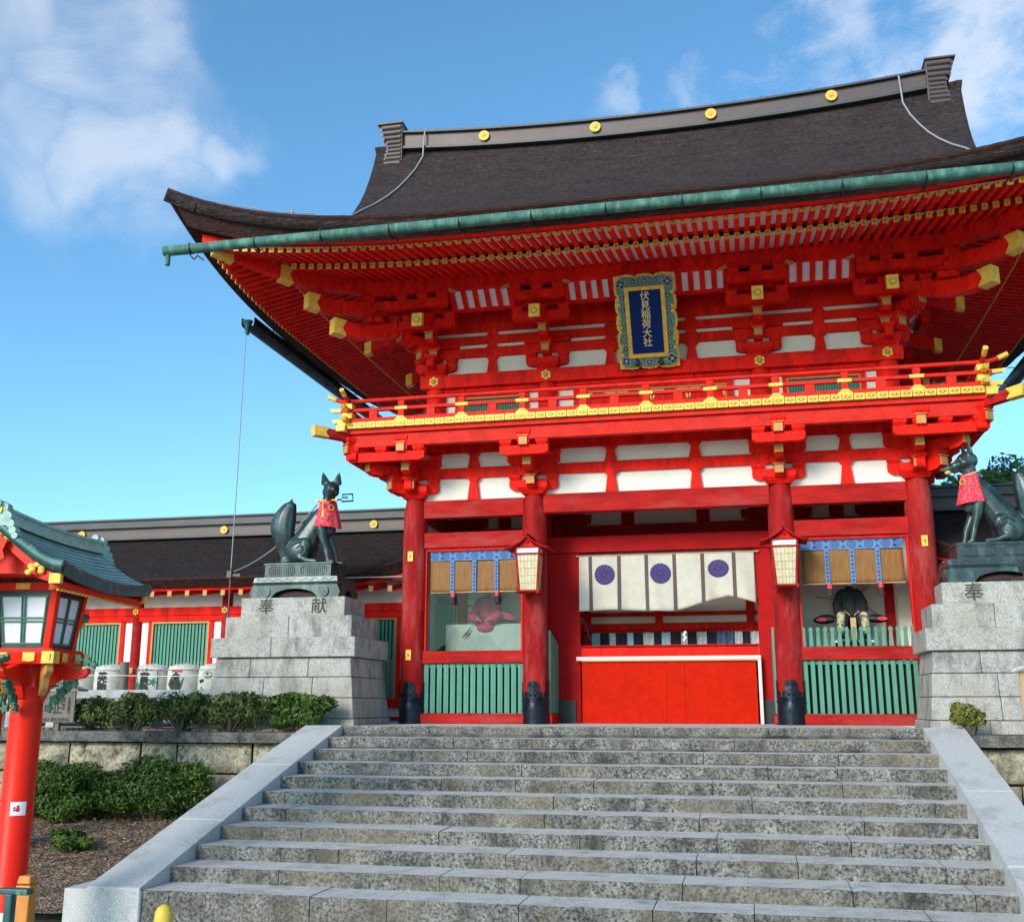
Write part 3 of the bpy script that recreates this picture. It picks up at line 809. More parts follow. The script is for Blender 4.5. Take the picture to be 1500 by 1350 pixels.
def make_cluster(kind, corner, loc, rot):
    mb, caps, tails = cluster(kind, 3, corner)
    o = G(mb, 'bracket_cluster', 'red', bevel=.007)
    for dx, dy, L, z, w_, hh in caps:
        c = MB()
        c.prism([(L-.013, z-hh*.80), (L+.006, z-hh*.80), (L+.006, z+hh*.80), (L-.013, z+hh*.80)], (0, 0, 0), (dx, dy, 0), Z3, (-dy, dx, 0), w_*.92)
        c.prism([(L-.022, z+hh), (L+.012, z+hh), (L+.012, z+hh+.016), (L-.022, z+hh+.016)], (0, 0, 0), (dx, dy, 0), Z3, (-dy, dx, 0), w_*1.25)
        q = c.build('gold_cap', 'ochre', o)
    for dx, dy, L, z, w_, hh, ang, rise in tails:
        c = MB()
        diag = abs(ang+PI*.75) < .01
        if diag:
            c.prism([(L-.26, z-hh-.012), (L+.015, z-hh+.02), (L+.015, z+hh+.045), (L-.26, z+hh+.025), (L-.17, z)], (0, 0, 0), (dx, dy, 0), Z3, (-dy, dx, 0), w_+.02)
        else:
            c.prism([(L-.14, z-hh-.012+.14*rise), (L+.012, z-hh-.01), (L+.012, z+hh+.01), (L-.14, z+hh+.012+.14*rise)], (0, 0, 0), (dx, dy, 0), Z3, (-dy, dx, 0), w_+.02)
            for k in range(3):
                r_ = (.035, .055, .075)[k]
            c.cyl((dx*(L+.012), dy*(L+.012), z), (dx*(L+.018), dy*(L+.018), z), .065, n=20, mi=1)
            c.cyl((dx*(L+.018), dy*(L+.018), z), (dx*(L+.024), dy*(L+.024), z), .05, n=20, mi=0)
        c.build('gold_end', ['gold', 'gold_dark'], o)
    o.location = loc; o.rotation_euler = (0, 0, rot)
    return o
lm = make_cluster('lower', False, (-B1, 0, 0), 0)
lc = make_cluster('lower', True, (-A1, 0, 0), 0)
um = make_cluster('upper', False, (-B2, Y2, 0), 0)
uc = make_cluster('upper', True, (-A2, Y2, 0), 0)
def cp(o, loc, rot): dup(o, loc, rot, parent=gate)
cp(lm, (B1, 0, 0), 0); cp(um, (B2, Y2, 0), 0)
cp(lc, (A1, 0, 0), PI/2); cp(uc, (A2, Y2, 0), PI/2)
cp(lc, (A1, YB, 0), PI); cp(uc, (A2, YB-Y2, 0), PI)
cp(lc, (-A1, YB, 0), -PI/2); cp(uc, (-A2, YB-Y2, 0), -PI/2)
for x in (-1, 1):
    cp(lm, (x*B1, YB, 0), PI); cp(um, (x*B2, YB-Y2, 0), PI)
    cp(lm, (x*A1, YM, 0), PI/2*x); cp(um, (x*A2, YM, 0), PI/2*x)

# ---- balcony
XB, YF = 6.10, -1.24
def ring(x, y0, y1, w_, z0, z1, m, name, bev=.008):
    """rectangular ring beam: four mitred-free bars butted end to end"""
    for a in ((-x, x, y0, y0+w_), (-x, x, y1-w_, y1), (-x, -x+w_, y0+w_, y1-w_), (x-w_, x, y0+w_, y1-w_)):
        beam(a[0], a[1], a[2], a[3], z0, z1, m, name, bev)
YK = YB-YF
ring(A1+1.12, -1.12, YB+1.12, .16, 5.38, 5.64, 'red_rail', 'balcony_beam')
ring(A1+1.19, -1.19, YB+1.19, .10, 5.645, 5.735, 'red_rail', 'balcony_edge')
f = MB(); f.box(-XB+.06, XB-.06, YF+.06, YK-.06, 5.737, 5.80); G(f, 'balcony_floor', 'red_dark')
# joist ends with engraved gold plates
nj = 61
for i in range(nj):
    x = -6.08+12.16*i/(nj-1)
    p = MB(); p.box(x-.094, x+.094, YF-.03, YF+.06, 5.745, 5.865)
    p.cyl((x, YF-.03, 5.805), (x, YF-.036, 5.805), .034, n=14, mi=1); p.cyl((x, YF-.036, 5.805), (x, YF-.040, 5.805), .022, n=10, mi=0)
    for q in (-1, 1): p.prism([(q*.032, -.022), (q*.075, 0), (q*.032, .022)], (x, YF-.033, 5.805), (1, 0, 0), Z3, (0, 1, 0), .006, 1)
    G(p, 'gold_joist_plate', ['gold', 'gold_dark'])
jj = MB()
for s in (-1, 1):
    for i in range(40):
        y = YF+.15+i*.202; x = s*XB
        jj.box(min(x, x-s*.09)+.0, max(x, x-s*.09), y-.094, y+.094, 5.745, 5.865)
o = G(jj, 'side_joist_plates', 'gold')
def railing_run(p0, p1, ends=True):
    """one side of the balustrade from p0 to p1"""
    p0, p1 = Vector(p0), Vector(p1); d = (p1-p0).normalized(); L = (p1-p0).length
    ang = math.atan2(d.y, d.x); n = Vector((-d.y, d.x, 0))
    mid = (p0+p1)/2
    def bar(z0, z1, w_, ext, m, name):
        b = MB(); b.prism([(-ext, z0), (L+ext, z0), (L+ext, z1), (-ext, z1)], (p0.x, p0.y, 0), d, Z3, n, w_); return G(b, name, m, bevel=.008)
    bar(5.875, 5.955, .13, .08, 'red_rail', 'lower_rail')
    bar(6.105, 6.165, .10, .16, 'red_rail', 'middle_rail')
    b = MB()
    pts = []
    for k in range(7): t = 1-k/6; pts.append(p0 - d*(.42*t) + Vector((0, 0, 6.33+.12*t*t)))
    for k in range(7): t = k/6; pts.append(p1 + d*(.42*t) + Vector((0, 0, 6.33+.12*t*t)))
    b.tube(pts, .042, 10)
    rl = G(b, 'top_rail', 'red_rail')
    for e, sg in ((p0, -1), (p1, 1)):
        c = MB(); a0 = e+d*(sg*.28)+Vector((0, 0, 6.33+.12*(.28/.42)**2)); a1 = e+d*(sg*.45)+Vector((0, 0, 6.33+.128))
        c.cyl(a0, a1, .047, n=12); c.build('gold_rail_end', 'gold', rl)
    return d, ang, n
def post(x, y, rot, tall=True, first=[None]):
    c, s_ = math.cos(rot), math.sin(rot)
    b = MB(); b.tbox(x, y, 5.955, 6.29, .062, .05, .062, .05, None, rot); b.tbox(x, y, 6.22, 6.285, .075, .06, .055, .05, None, rot)
    o = G(b, 'rail_post', 'red_rail', bevel=.006)
    g_ = MB()
    g_.tbox(x, y, 6.102, 6.17, .13, .056, .13, .056, None, rot)
    g_.build('gold_joint', 'gold', o, bevel=.01)
    g_ = MB()
    g_.tbox(x, y, 5.868, 5.92, .14, .072, .115, .072, None, rot); g_.tbox(x, y, 5.92, 5.965, .095, .072, .06, .072, None, rot)
    g_.build('gold_foot', 'gold', o, bevel=.008)
RX = 5.98; RY = -1.16
railing_run((-RX, RY, 0), (RX, RY, 0)); railing_run((-RX, RY, 0), (-RX, YB-RY, 0)); railing_run((RX, RY, 0), (RX, YB-RY, 0)); railing_run((-RX, YB-RY, 0), (RX, YB-RY, 0))
pl = [(x, RY, 0) for x in (-4.87, -3.62, -2.40, -1.20, 0, 1.20, 2.40, 3.62, 4.87)] + [(x, YB-RY, 0) for x in (-3.6, -1.2, 1.2, 3.6)]
pl += [(s*RX, y, PI/2) for s in (-1, 1) for y in (0.05, 1.45, 2.85, 4.25, 5.65)]
for x, y, r_ in pl: post(x, y, r_)
sb = [(-5.45), (-4.25), (-3.0), (-1.8), (-.6), (.6), (1.8), (3.0), (4.25), (5.45)]
for x in sb:
    b = MB(); b.box(x-.085, x+.085, RY-.045, RY+.045, 5.957, 6.103); G(b, 'short_post', 'red_rail', bevel=.006)
b = MB()
for s in (-1, 1):
    for y in (.75, 2.15, 3.55, 4.95): b.box(s*RX-.045, s*RX+.045, y-.085, y+.085, 5.957, 6.103)
G(b, 'side_short_posts', 'red_beam')
for sx in (-1, 1):
    for yy, sy in ((RY, -1), (YB-RY, 1)):
        x = sx*RX
        b = MB(); b.tbox(x, yy, 5.87, 6.30, .07, .07, .07, .07)
        cpst = G(b, 'corner_post', 'red', bevel=.006)
        for z0, z1, a in ((6.13, 6.25, .10), (5.94, 6.06, .105), (5.66, 5.80, .095)):
            g_ = MB(); g_.tbox(x+sx*(.0 if z0 > 5.8 else .10), yy+sy*(.0 if z0 > 5.8 else .10), z0+.02, z1+.02, a, a, a, a); g_.build('gold_corner_cap', 'gold', cpst, bevel=.012)
        for dx, dy in ((sx, 0), (0, sy)):       # rail ends with gold tips beyond the post
            g_ = MB(); g_.prism([(.10, 6.10), (.34, 6.12), (.40, 6.19), (.10, 6.17)], (x, yy, 0), (dx, dy, 0), Z3, (-dy, dx, 0), .09)
            g_.prism([(.10, 5.88), (.30, 5.88), (.34, 5.95), (.10, 5.96)], (x, yy, 0), (dx, dy, 0), Z3, (-dy, dx, 0), .11)
            g_.build('gold_tip', 'gold', cpst)
        # diagonal beam end under the corner
        b = MB(); D = Vector((sx, sy, 0)).normalized()
        b.prism([(-.6, 5.50), (.58, 5.56), (.60, 5.74), (-.6, 5.66)], (sx*XB, yy-sy*.0, 0), D, Z3, (-D.y, D.x, 0), .17); db = G(b, 'corner_beam', 'red_beam', bevel=.006)
        c = MB(); c.prism([(.32, 5.540), (.62, 5.553), (.64, 5.755), (.32, 5.735), (.40, 5.64)], (sx*XB, yy, 0), D, Z3, (-D.y, D.x, 0), .19); c.build('gold_end', 'gold', db)

# ---- upper storey wall behind the balcony
for yy in (Y2, YM, YB-Y2):
    for x in ((-A2, -B2, B2, A2) if yy != YM else (-A2, A2)):
        b = MB(); b.lathe([(.21, 5.8), (.21, 6.86), (.205, 7.0), (.17, 7.17)], (x, yy, 0), 24); G(b, 'upper_column', 'red')
beam(-A2-.30, A2+.30, Y2-.235, Y2-.10, 6.88, 7.168, 'red', 'head_beam', .012)
beam(-A2-.30, A2+.30, YB-Y2+.10, YB-Y2+.235, 6.88, 7.168, 'red', 'head_beam', .012)
for x in (-A2, -B2, B2, A2):
    b = MB()
    c0 = (x, Y2-.235, 7.03)
    for k in range(6):
        a = PI/6+k*PI/3; b.cyl((x+.062*math.cos(a), Y2-.232, 7.03+.062*math.sin(a)), (x+.062*math.cos(a), Y2-.25, 7.03+.062*math.sin(a)), .042, n=12)
    b.cyl((x, Y2-.232, 7.03), (x, Y2-.256, 7.03), .05, n=16, mi=1); b.sphere((x, Y2-.262, 7.03), .028, 10, 6)
    G(b, 'gold_rosette', ['gold', 'gold_dark'])
def upper_bay(x0, x1, kind):
    y = Y2-.02
    b = MB(); b.box(x0, x1, y+.06, y+.10, 5.8, 7.12); G(b, 'plaster_wall', 'plaster')
    b = MB(); b.box(x0, x1, y-.10, y+.058, 6.805, 6.96); G(b, 'upper_lintel', 'red')
    if kind == 'window':
        a, c = x0+.22, x1-.22
        b = MB(); b.box(a, c, y-.02, y+.058, 6.68, 6.80); b.box(a, a+.09, y-.02, y+.058, 5.8, 6.68); b.box(c-.09, c, y-.02, y+.058, 5.8, 6.68)
        fr = G(b, 'window_frame', 'red')
        b = MB(); b.box(a+.09, c-.09, y-.03, y+.05, 6.655, 6.68); b.box(a+.09, a+.115, y-.03, y+.05, 5.85, 6.655); b.box(c-.115, c-.09, y-.03, y+.05, 5.85, 6.655); b.build('window_trim', 'ochre', fr)
        b = MB(); b.box(a+.115, c-.115, y+.03, y+.055, 5.85, 6.655); b.build('window_back', 'green_deep', fr)
        b = MB(); n = 26
        for i in range(n):
            xx = a+.13+(c-a-.26)*i/(n-1); b.prism([(-.016, 0), (0, -.016), (.016, 0), (0, .016)], (xx, y+.012, 6.25), (1, 0, 0), (0, 1, 0), Z3, .80)
        b.build('window_lattice', 'green', fr)
    else:
        a, c = x0+.34, x1-.34
        b = MB(); b.box(a, c, y-.03, y+.058, 6.66, 6.80); b.box(a, a+.13, y-.03, y+.058, 5.8, 6.66); b.box(c-.13, c, y-.03, y+.058, 5.8, 6.66); fr = G(b, 'door_frame', 'red')
        b = MB(); b.box(a+.13, c-.13, y-.04, y+.05, 6.63, 6.66); b.box(a+.13, a+.16, y-.04, y+.05, 5.85, 6.63); b.box(c-.16, c-.13, y-.04, y+.05, 5.85, 6.63); b.build('door_trim', 'ochre', fr)
        n = 4; wd = (c-a-.32)/n
        for i in range(n):
            xa = a+.16+wd*i
            b = MB(); b.box(xa+.01, xa+wd-.01, y+.0, y+.05, 5.85, 6.628); b.box(xa+.10, xa+wd-.10, y-.012, y+.0, 5.95, 6.52); dr = G(b, 'door_leaf', 'red', bevel=.006)
            b = MB()
            for q, sg in ((xa+.012, 1), (xa+wd-.012, -1)):
                b.prism([(0, 6.62), (sg*.24, 6.62), (sg*.20, 6.59), (sg*.05, 6.565), (sg*.03, 6.45), (0, 6.40)], (q, y-.010, 0), (1, 0, 0), Z3, (0, 1, 0), .016)
            b.build('gold_corner_plate', 'gold', dr)
upper_bay(-A2+.2, -B2-.2, 'window'); upper_bay(B2+.2, A2-.2, 'window'); upper_bay(-B2+.2, B2-.2, 'door')
# ================================================================== ROOF OF THE GATE
EX, EY = 8.65, 6.89          # half sizes of the eave (top edge)
def hermite(tab, x):
    if x <= tab[0][0]: return tab[0][1]
    if x >= tab[-1][0]: return tab[-1][1]
    for i in range(len(tab)-1):
        if tab[i][0] <= x <= tab[i+1][0]:
            x0, y0 = tab[i]; x1, y1 = tab[i+1]; h = x1-x0; t = (x-x0)/h
            m0 = (y1-tab[max(i-1, 0)][1])/(x1-tab[max(i-1, 0)][0]); m1 = (tab[min(i+2, len(tab)-1)][1]-y0)/(tab[min(i+2, len(tab)-1)][0]-x0)
            return (2*t**3-3*t*t+1)*y0+(t**3-2*t*t+t)*h*m0+(-2*t**3+3*t*t)*y1+(t**3-t*t)*h*m1
PROF = [(0, 8.83), (1.04, 9.32), (2.04, 9.80), (3.04, 10.34), (4.04, 10.98), (5.04, 11.75), (6.04, 12.80), (6.64, 13.60), (6.89, 14.0)]
def lift(c, d):
    return 1.07*(max(0, (EX-c)/EX))**4*max(0, 1-d/4.5)**1.5
def rake(d): return 6.45+.58*((max(0, d-2.2))/4.7)**1.4
def ztop(c, d): return hermite(PROF, d)+lift(c, d)
def front_pt(x, d, sgn=-1):
    c = EX-abs(x)
    return (x, YM+sgn*(EY-d), ztop(c, d) + noise.noise(Vector((x*5, d*3, 2)))*.014 + noise.noise(Vector((x*17, d*3, 5)))*.008*(1 if d < .3 else 0) + (.30*(abs(x)/6.5)**2*max(0, (d-4)/2.9) if d > 4 else 0))
NX = 240
for sgn in (-1, 1):
    P = []
    ds = [0, .15, .4, .8, 1.2, 1.6, 2.0, 2.2, 2.5, 3, 3.5, 4, 4.5, 5, 5.5, 6, 6.4, 6.7, 6.88]
    for d in ds:
        hw = EX-d if d < 2.2 else rake(d)
        P.append([front_pt(hw*math.sin(PI/2*(-1+2*i/NX)) if d < 2.2 else hw*(-1+2*i/NX), d, sgn) for i in range(NX+1)])
    m = MB(); m.grid(P if sgn > 0 else [list(reversed(r_)) for r_ in P])
    o = G(m, 'roof_slope', 'bark')
    so = o.modifiers.new('s', 'SOLIDIFY'); so.thickness = .26; so.offset = -1
for sgn in (-1, 1):
    P = []
    for d in (0, .15, .4, .8, 1.2, 1.6, 2.0, 2.2, 2.65):
        hw = EY-min(d, 2.65)
        row = []
        for i in range(41):
            yy = hw*math.sin(PI/2*(-1+2*i/40)); c = EY-abs(yy)
            row.append((sgn*(EX-d), YM+yy, ztop(c, d)))
        P.append(row)
    m = MB(); m.grid(P if sgn < 0 else [list(reversed(r_)) for r_ in P])
    o = G(m, 'side_roof_skirt', 'bark'); so = o.modifiers.new('s', 'SOLIDIFY'); so.thickness = .24; so.offset = -1
    # gable wall and bargeboards
    g_ = MB(); pts = []
    for k in range(13):
        d = 2.3+4.5*k/12; pts.append((-(EY-d), hermite(PROF, d)-.3))
    pts2 = [(-a, b) for a, b in reversed(pts)]
    g_.prism(pts+pts2, (sgn*6.05, YM, 0), (0, 1, 0), Z3, (1, 0, 0), .08); G(g_, 'gable_wall', 'red_dark')
    for q in (-1, 1):
        row = MB(); P = []
        for k in range(13):
            d = 2.2+4.6*k/12; z = hermite(PROF, d); y = YM+q*(EY-d); x = sgn*(rake(d)-.14)
            P.append([(x-.03, y, z-.28), (x+.03, y, z-.28), (x+.03, y, z-.62), (x-.03, y, z-.62), (x-.03, y, z-.28)])
        row.grid(P, smooth=False); G(row, 'bargeboard', 'red')
    fl = MB(); flower(fl, (0, 0, 0), .13, 16, mi=0)
# thick thatch edge all round: slanted face, underside, red fascia
def edge_pts(e_out, zfun, n=48, rag=0.0):
    """closed loop of points round the eave at distance e_out outside the wall line of the top edge (negative = inwards)"""
    hx, hy = EX+e_out, EY+e_out
    L = []
    for i in range(n): t = math.sin(PI/2*(-1+2*i/n)); L.append((t*hx, -hy, hx-abs(t*hx)))
    for i in range(n): t = math.sin(PI/2*(-1+2*i/n)); L.append((hx, t*hy, hy-abs(t*hy)))
    for i in range(n): t = math.sin(PI/2*(-1+2*i/n)); L.append((-t*hx, hy, hx-abs(t*hx)))
    for i in range(n): t = math.sin(PI/2*(-1+2*i/n)); L.append((-hx, -t*hy, hy-abs(t*hy)))
    return [(x, YM+y, zfun(c)) for x, y, c in L]
def zt_(c): return 8.83+1.07*(max(0, EX-c)/EX)**4
def zb_(c): return 8.50+.72*(max(0, 8.36-c)/8.36)**4.6
def zf_(c): return 8.50+.66*(max(0, 8.15-c)/8.15)**4.4
loops = [edge_pts(0, lambda c: zt_(c)-.002), edge_pts(0, lambda c: zt_(c)-.05), edge_pts(-.29, zb_)]
m = MB(); m.grid([list(p) for p in zip(*loops)], close_u=True, smooth=False)
G(m, 'thatch_edge', 'bark_edge')
loops = [edge_pts(-.29, zb_), edge_pts(-.50, lambda c: zf_(c)+.02), edge_pts(-.50, lambda c: zf_(c)-.0)]
m = MB(); m.grid([list(p) for p in zip(*loops)], close_u=True, smooth=False)
for i in range(192):
    if 42 < i < 100 or 140 < i < 192 or i < 7:
        for j in (0, 1): m.m[i*2+j] = 1
G(m, 'thatch_underside', ['red', 'bark_edge'])
def zr_(x):   # lift of the rafter ends towards the corners
    return .40*(min(abs(x), 8.1)/8.1)**4
def lf(c, H_): return .40*(max(0, H_-c)/H_)**4
loops = [edge_pts(-.50, lambda c: 8.515+.62*(max(0, 8.15-c)/8.15)**4.4), edge_pts(-.50, lambda c: 8.575+lf(c, 8.15)), edge_pts(-.62, lambda c: 8.575+lf(c, 8.03)), edge_pts(-.62, lambda c: 8.66+lf(c, 8.03))]
m = MB(); m.grid([list(p) for p in zip(*loops)], close_u=True, smooth=False); G(m, 'eave_fascia', 'red')
# ceilings above the rafters (white boards): outer tier, inner tier
def ring_sheet(e0, z0, e1, z1, name, mt, l0=True, l1=True):
    # distances e measured inwards from the top edge
    L0 = edge_pts(-e0, lambda c: z0+(lf(c, EX-e0) if l0 else 0)); L1 = edge_pts(-e1, lambda c: z1+(.9*lf(c, EX-e1) if l1 else 0))
    m_ = MB(); m_.grid([list(p) for p in zip(L0, L1)], close_u=True, smooth=False); G(m_, name, mt)
ring_sheet(.55, 8.555, 2.15, 8.872, 'eave_boards', 'white_wood')
ring_sheet(1.66, 8.645, 4.30, 9.212, 'inner_eave_boards', 'white_wood')
# beam carried on the inner rafters
m = MB()
L = [edge_pts(-1.62, lambda c: 8.715+.8*lf(c, 7)), edge_pts(-1.62, lambda c: 8.80+.8*lf(c, 7)), edge_pts(-1.80, lambda c: 8.84+.8*lf(c, 7)), edge_pts(-1.80, lambda c: 8.755+.8*lf(c, 7)), edge_pts(-1.62, lambda c: 8.715+.8*lf(c, 7))]
m.grid([list(p) for p in zip(*L)], close_u=True, smooth=False); G(m, 'rafter_beam', 'red')
# purlins carried by the brackets
ring(A2+1.24, Y2-1.24, YB-Y2+1.24, .18, 8.66, 8.97, 'red', 'eave_purlin')
ring(A2+.79, Y2-.79, YB-Y2+.79, .13, 8.352, 8.45, 'red', 'bracket_beam')
# white slats between bracket beam and purlin (front)
for a, b_ in ((-A2+.62, -B2-.58), (-B2+.58, -.0), (0.0, B2-.58), (B2+.58, A2-.62)):
    m = MB(); m.prism([(0, 8.40), (-.36, 8.70), (-.34, 8.72), (.02, 8.43)], ((a+b_)/2, Y2-.80, 0), (0, 1, 0), Z3, (1, 0, 0), b_-a); G(m, 'slat_board', 'white_wood')
    n = max(5, int((b_-a)/.205)); m = MB()
    for i in range(n+1):
        x = a+(b_-a)*i/n
        m.prism([(-.01, 8.40), (-.40, 8.715), (-.40, 8.67), (-.01, 8.34)], (x, Y2-.80, 0), (0, 1, 0), Z3, (1, 0, 0), .105)
    G(m, 'red_slats', 'red')
for x, s in ((-A2+.68, 1), (-B2-.64, -1), (-B2+.64, 1), (B2-.64, -1), (B2+.64, 1), (A2-.68, -1)):
    m = MB(); m.prism([(0, 8.62), (s*.16, 8.56), (s*.17, 8.62), (s*.03, 8.68)], (x-s*.1, Y2-1.27, 0), (1, 0, 0), Z3, (0, 1, 0), .03); G(m, 'gold_clip', 'ochre')
for s in (-1, 1):
    m = MB(); m.prism([(0, 8.40), (-.36, 8.70), (-.34, 8.72), (.02, 8.43)], (s*(A2+.80), YM, 0), (-s, 0, 0), Z3, (0, 1, 0), 3.9); G(m, 'slat_board', 'white_wood')
# rafters
def rafter_geo(x, e_in, z_in, e_out, z_out, w_=.085, h=.105, cap=True):
    """one front rafter: position x, inner and outer depth measured outwards from the front wall line y=0"""
    a = MB(); a.prism([(-e_in, z_in), (-e_out, z_out), (-e_out, z_out+h), (-e_in, z_in+h)], (x, 0, 0), (0, 1, 0), Z3, (1, 0, 0), w_)
    c = MB(); c.box(x-w_*.60, x+w_*.60, -e_out-.012, -e_out+.006, z_out-.008, z_out+h+.004); c.box(x-.014, x+.014, -e_out-.016, -e_out-.012, z_out+h*.36, z_out+h*.64, 1)
    return a, c
def swing(mb, s):          # turn front geometry into the side of sign s: (x,y)->side
    off = YM
    nv = []
    for x, y, z in mb.v:
        # front: along = x, outward = -(y - 0) ; side: along -> y, outward -> s*x, wall line x=A2+.02
        nv.append((s*(A2+.02-(y-Y2)), off+x, z))
    mb.v = nv; return mb
up_n, lo_n = 89, 75
front_up, front_lo, stuff_r, stuff_c = [], [], MB(), MB()
def emit(a, c, name, cap_name):
    o = G(a, name, 'red'); c.build(cap_name, ['gold', 'gold_dark'], o)
cnt_u = cnt_l = 0
for i in range(up_n):
    x = -8.02+16.04*i/(up_n-1)
    ein = max(1.95, abs(x)-A2-.30)
    if ein > 3.30: continue
    a, c = rafter_geo(x, ein, 8.475+zr_(x)+(3.45-ein)*.205, 3.45, 8.475+zr_(x)); emit(a, c, 'outer_rafter', 'gold_rafter_cap'); cnt_u += 1
for i in range(lo_n):
    x = -6.75+13.5*i/(lo_n-1)
    ein = max(.0, abs(x)-A2-.30)
    if ein > 2.3: continue
    zl = .25*(abs(x)/6.8)**4
    a, c = rafter_geo(x, ein, 8.57+zl*.8+(2.42-ein)*.215, 2.42, 8.57+zl*.8, .085, .10); emit(a, c, 'inner_rafter', 'gold_rafter_cap'); cnt_l += 1
def side_r(i, n, half, s, kind):
    x = -half+2*half*i/(n-1)
    if kind == 'u':
        xx = abs(x)*8.05/6.3
        ein = max(1.95, abs(x)-(YM-Y2))
        if ein > 3.35: return None
        a, c = rafter_geo(x, ein, 8.475+zr_(xx)+(3.45-ein)*.205, 3.45+.02, 8.475+zr_(xx))
    else:
        ein = max(.0, abs(x)-(YM-Y2))
        if ein > 2.3: return None
        zl = .20*(abs(x)/5.0)**4
        a, c = rafter_geo(x, ein, 8.57+zl+(2.42-ein)*.215, 2.42, 8.57+zl, .085, .10)
    for m_ in (a, c):
        m_.v = [(X, Yv+Y2, Zv) for X, Yv, Zv in m_.v]
    swing(a, s); swing(c, s)
    return a, c
for s in (-1, 1):
    for kind, n, half in (('u', 67, 6.2), ('l', 53, 4.85)):
        for i in range(n):
            r_ = side_r(i, n, half, s, kind)
            if r_ is None: continue
            a, c = r_
            if s == -1 and ((kind == 'u' and i < 12) or (kind == 'l' and i < 24)):
                emit(a, c, 'outer_rafter' if kind == 'u' else 'inner_rafter', 'gold_rafter_cap')
            else:
                stuff_r.add(a.v, a.f); 
                k0 = len(stuff_c.v); stuff_c.v += c.v; stuff_c.f += [tuple(q+k0 for q in f_) for f_ in c.f]; stuff_c.m += c.m; stuff_c.sm += c.sm
for i in range(40):                       # rear eave
    x = -7.8+15.6*i/39
    a, c = rafter_geo(x, max(.2, abs(x)-A2), 8.475+zr_(x)+.6, 3.45, 8.475+zr_(x)); a.v = [(X, YB-Yv, Zv) for X, Yv, Zv in a.v]; stuff_r.add(a.v, a.f)
o = G(stuff_r, 'further_rafters', 'red'); o['kind'] = 'stuff'
o = G(stuff_c, 'further_rafter_caps', ['gold', 'gold_dark']); o['kind'] = 'stuff'
# hip rafters with gold noses
for sx in (-1, 1):
    for sy in (-1, 1):
        D = Vector((sx, sy, 0)).normalized(); O = (sx*A2, (Y2 if sy < 0 else YB-Y2), 0)
        q = math.sqrt(2)
        m = MB(); m.prism([(1.0*q, 8.70), (2.3*q, 8.60), (3.5*q, 8.86), (3.5*q, 9.02), (2.3*q, 8.86), (1.0*q, 8.98)], O, D, Z3, (-D.y, D.x, 0), .19); hr = G(m, 'hip_rafter', 'red')
        c = MB(); c.prism([(3.24*q, 8.75), (3.52*q, 8.845), (3.52*q, 9.035), (3.24*q, 8.99)], O, D, Z3, (-D.y, D.x, 0), .21); c.build('gold_end', 'gold', hr)
        c = MB(); c.prism([(3.20*q, 8.995), (3.62*q, 9.08), (3.62*q, 9.11), (3.20*q, 9.03)], O, D, Z3, (-D.y, D.x, 0), .25); c.build('end_hood', 'ridge_dark', hr)
# ridge
def rz(x): return .30*(x/6.4)**2
def ridge_bar(prof, name, mt, xe=6.32, n=36):
    P = []
    for i in range(n+1):
        x = -xe+2*xe*i/n
        P.append([(x, YM+y, z+rz(x)) for y, z in prof+[prof[0]]])
    m_ = MB(); m_.grid(P, smooth=False); m_.add([P[0][j] for j in range(len(prof))], [tuple(range(len(prof)))]); m_.add([P[-1][j] for j in range(len(prof))], [tuple(range(len(prof)-1, -1, -1))])
    return G(m_, name, mt)
ridge_bar([(-.33, 13.74), (-.33, 13.80), (-.26, 13.83), (.26, 13.83), (.33, 13.80), (.33, 13.74)], 'ridge_base', 'ridge_dark')
rb = ridge_bar([(-.25, 13.835), (-.25, 14.17), (.25, 14.17), (.25, 13.835)], 'ridge_body', 'ridge')
ridge_bar([(-.34, 14.175), (-.34, 14.22), (-.20, 14.26), (-.20, 14.31), (.20, 14.31), (.20, 14.26), (.34, 14.22), (.34, 14.175)], 'ridge_cap', 'ridge_dark')
for x in (-4.14, -1.36, 1.40, 4.16):
    m = MB(); flower(m, (x, YM-.25, 14.005+rz(x)), .135, 16, depth=.05, mi=0, mi2=1); m.build('chrysanthemum_crest', ['gold', 'gold_dark'], rb)
m = MB()
for i in range(22):
    x = -6+12*i/21; m.cyl((x, YM-.1, 14.3+rz(x)), (x, YM-.1, 14.42+rz(x)), .006, n=5)
m.build('bird_wires', 'ridge_dark', rb)
for s in (-1, 1):
    # stacked roll tiles at the ridge end
    m = MB()
    x0 = s*6.28
    rolls = [(.50, 14.62, .075), (.47, 14.475, .072), (.44, 14.335, .070), (.36, 14.205, .062), (.34, 14.09, .055), (.35, 13.985, .055), (.38, 13.875, .058), (.40, 13.765, .060), (.42, 13.60, .105)]
    for L, z, r_ in rolls:
        for q in (-.42, .42):
            pass
        for yq in (-.34, .34): m.cyl((x0, YM+yq, z), (x0+s*L, YM+yq, z), r_, n=16)
        m.box(min(x0, x0+s*L), max(x0, x0+s*L), YM-.34, YM+.34, z-r_*.98, z+r_*.98)
        m.cyl((x0+s*L, YM-.34, z), (x0+s*L, YM+.34, z), r_, n=16)
    m.box(min(x0-s*.05, x0+s*.62), max(x0-s*.05, x0+s*.62), YM-.42, YM+.42, 14.70, 14.745)
    m.box(min(x0-s*.03, x0+s*.06), max(x0-s*.03, x0+s*.06), YM-.36, YM+.36, 13.55, 14.70)
    G(m, 'ridge_end_ornament', 'ridge', bevel=.006)
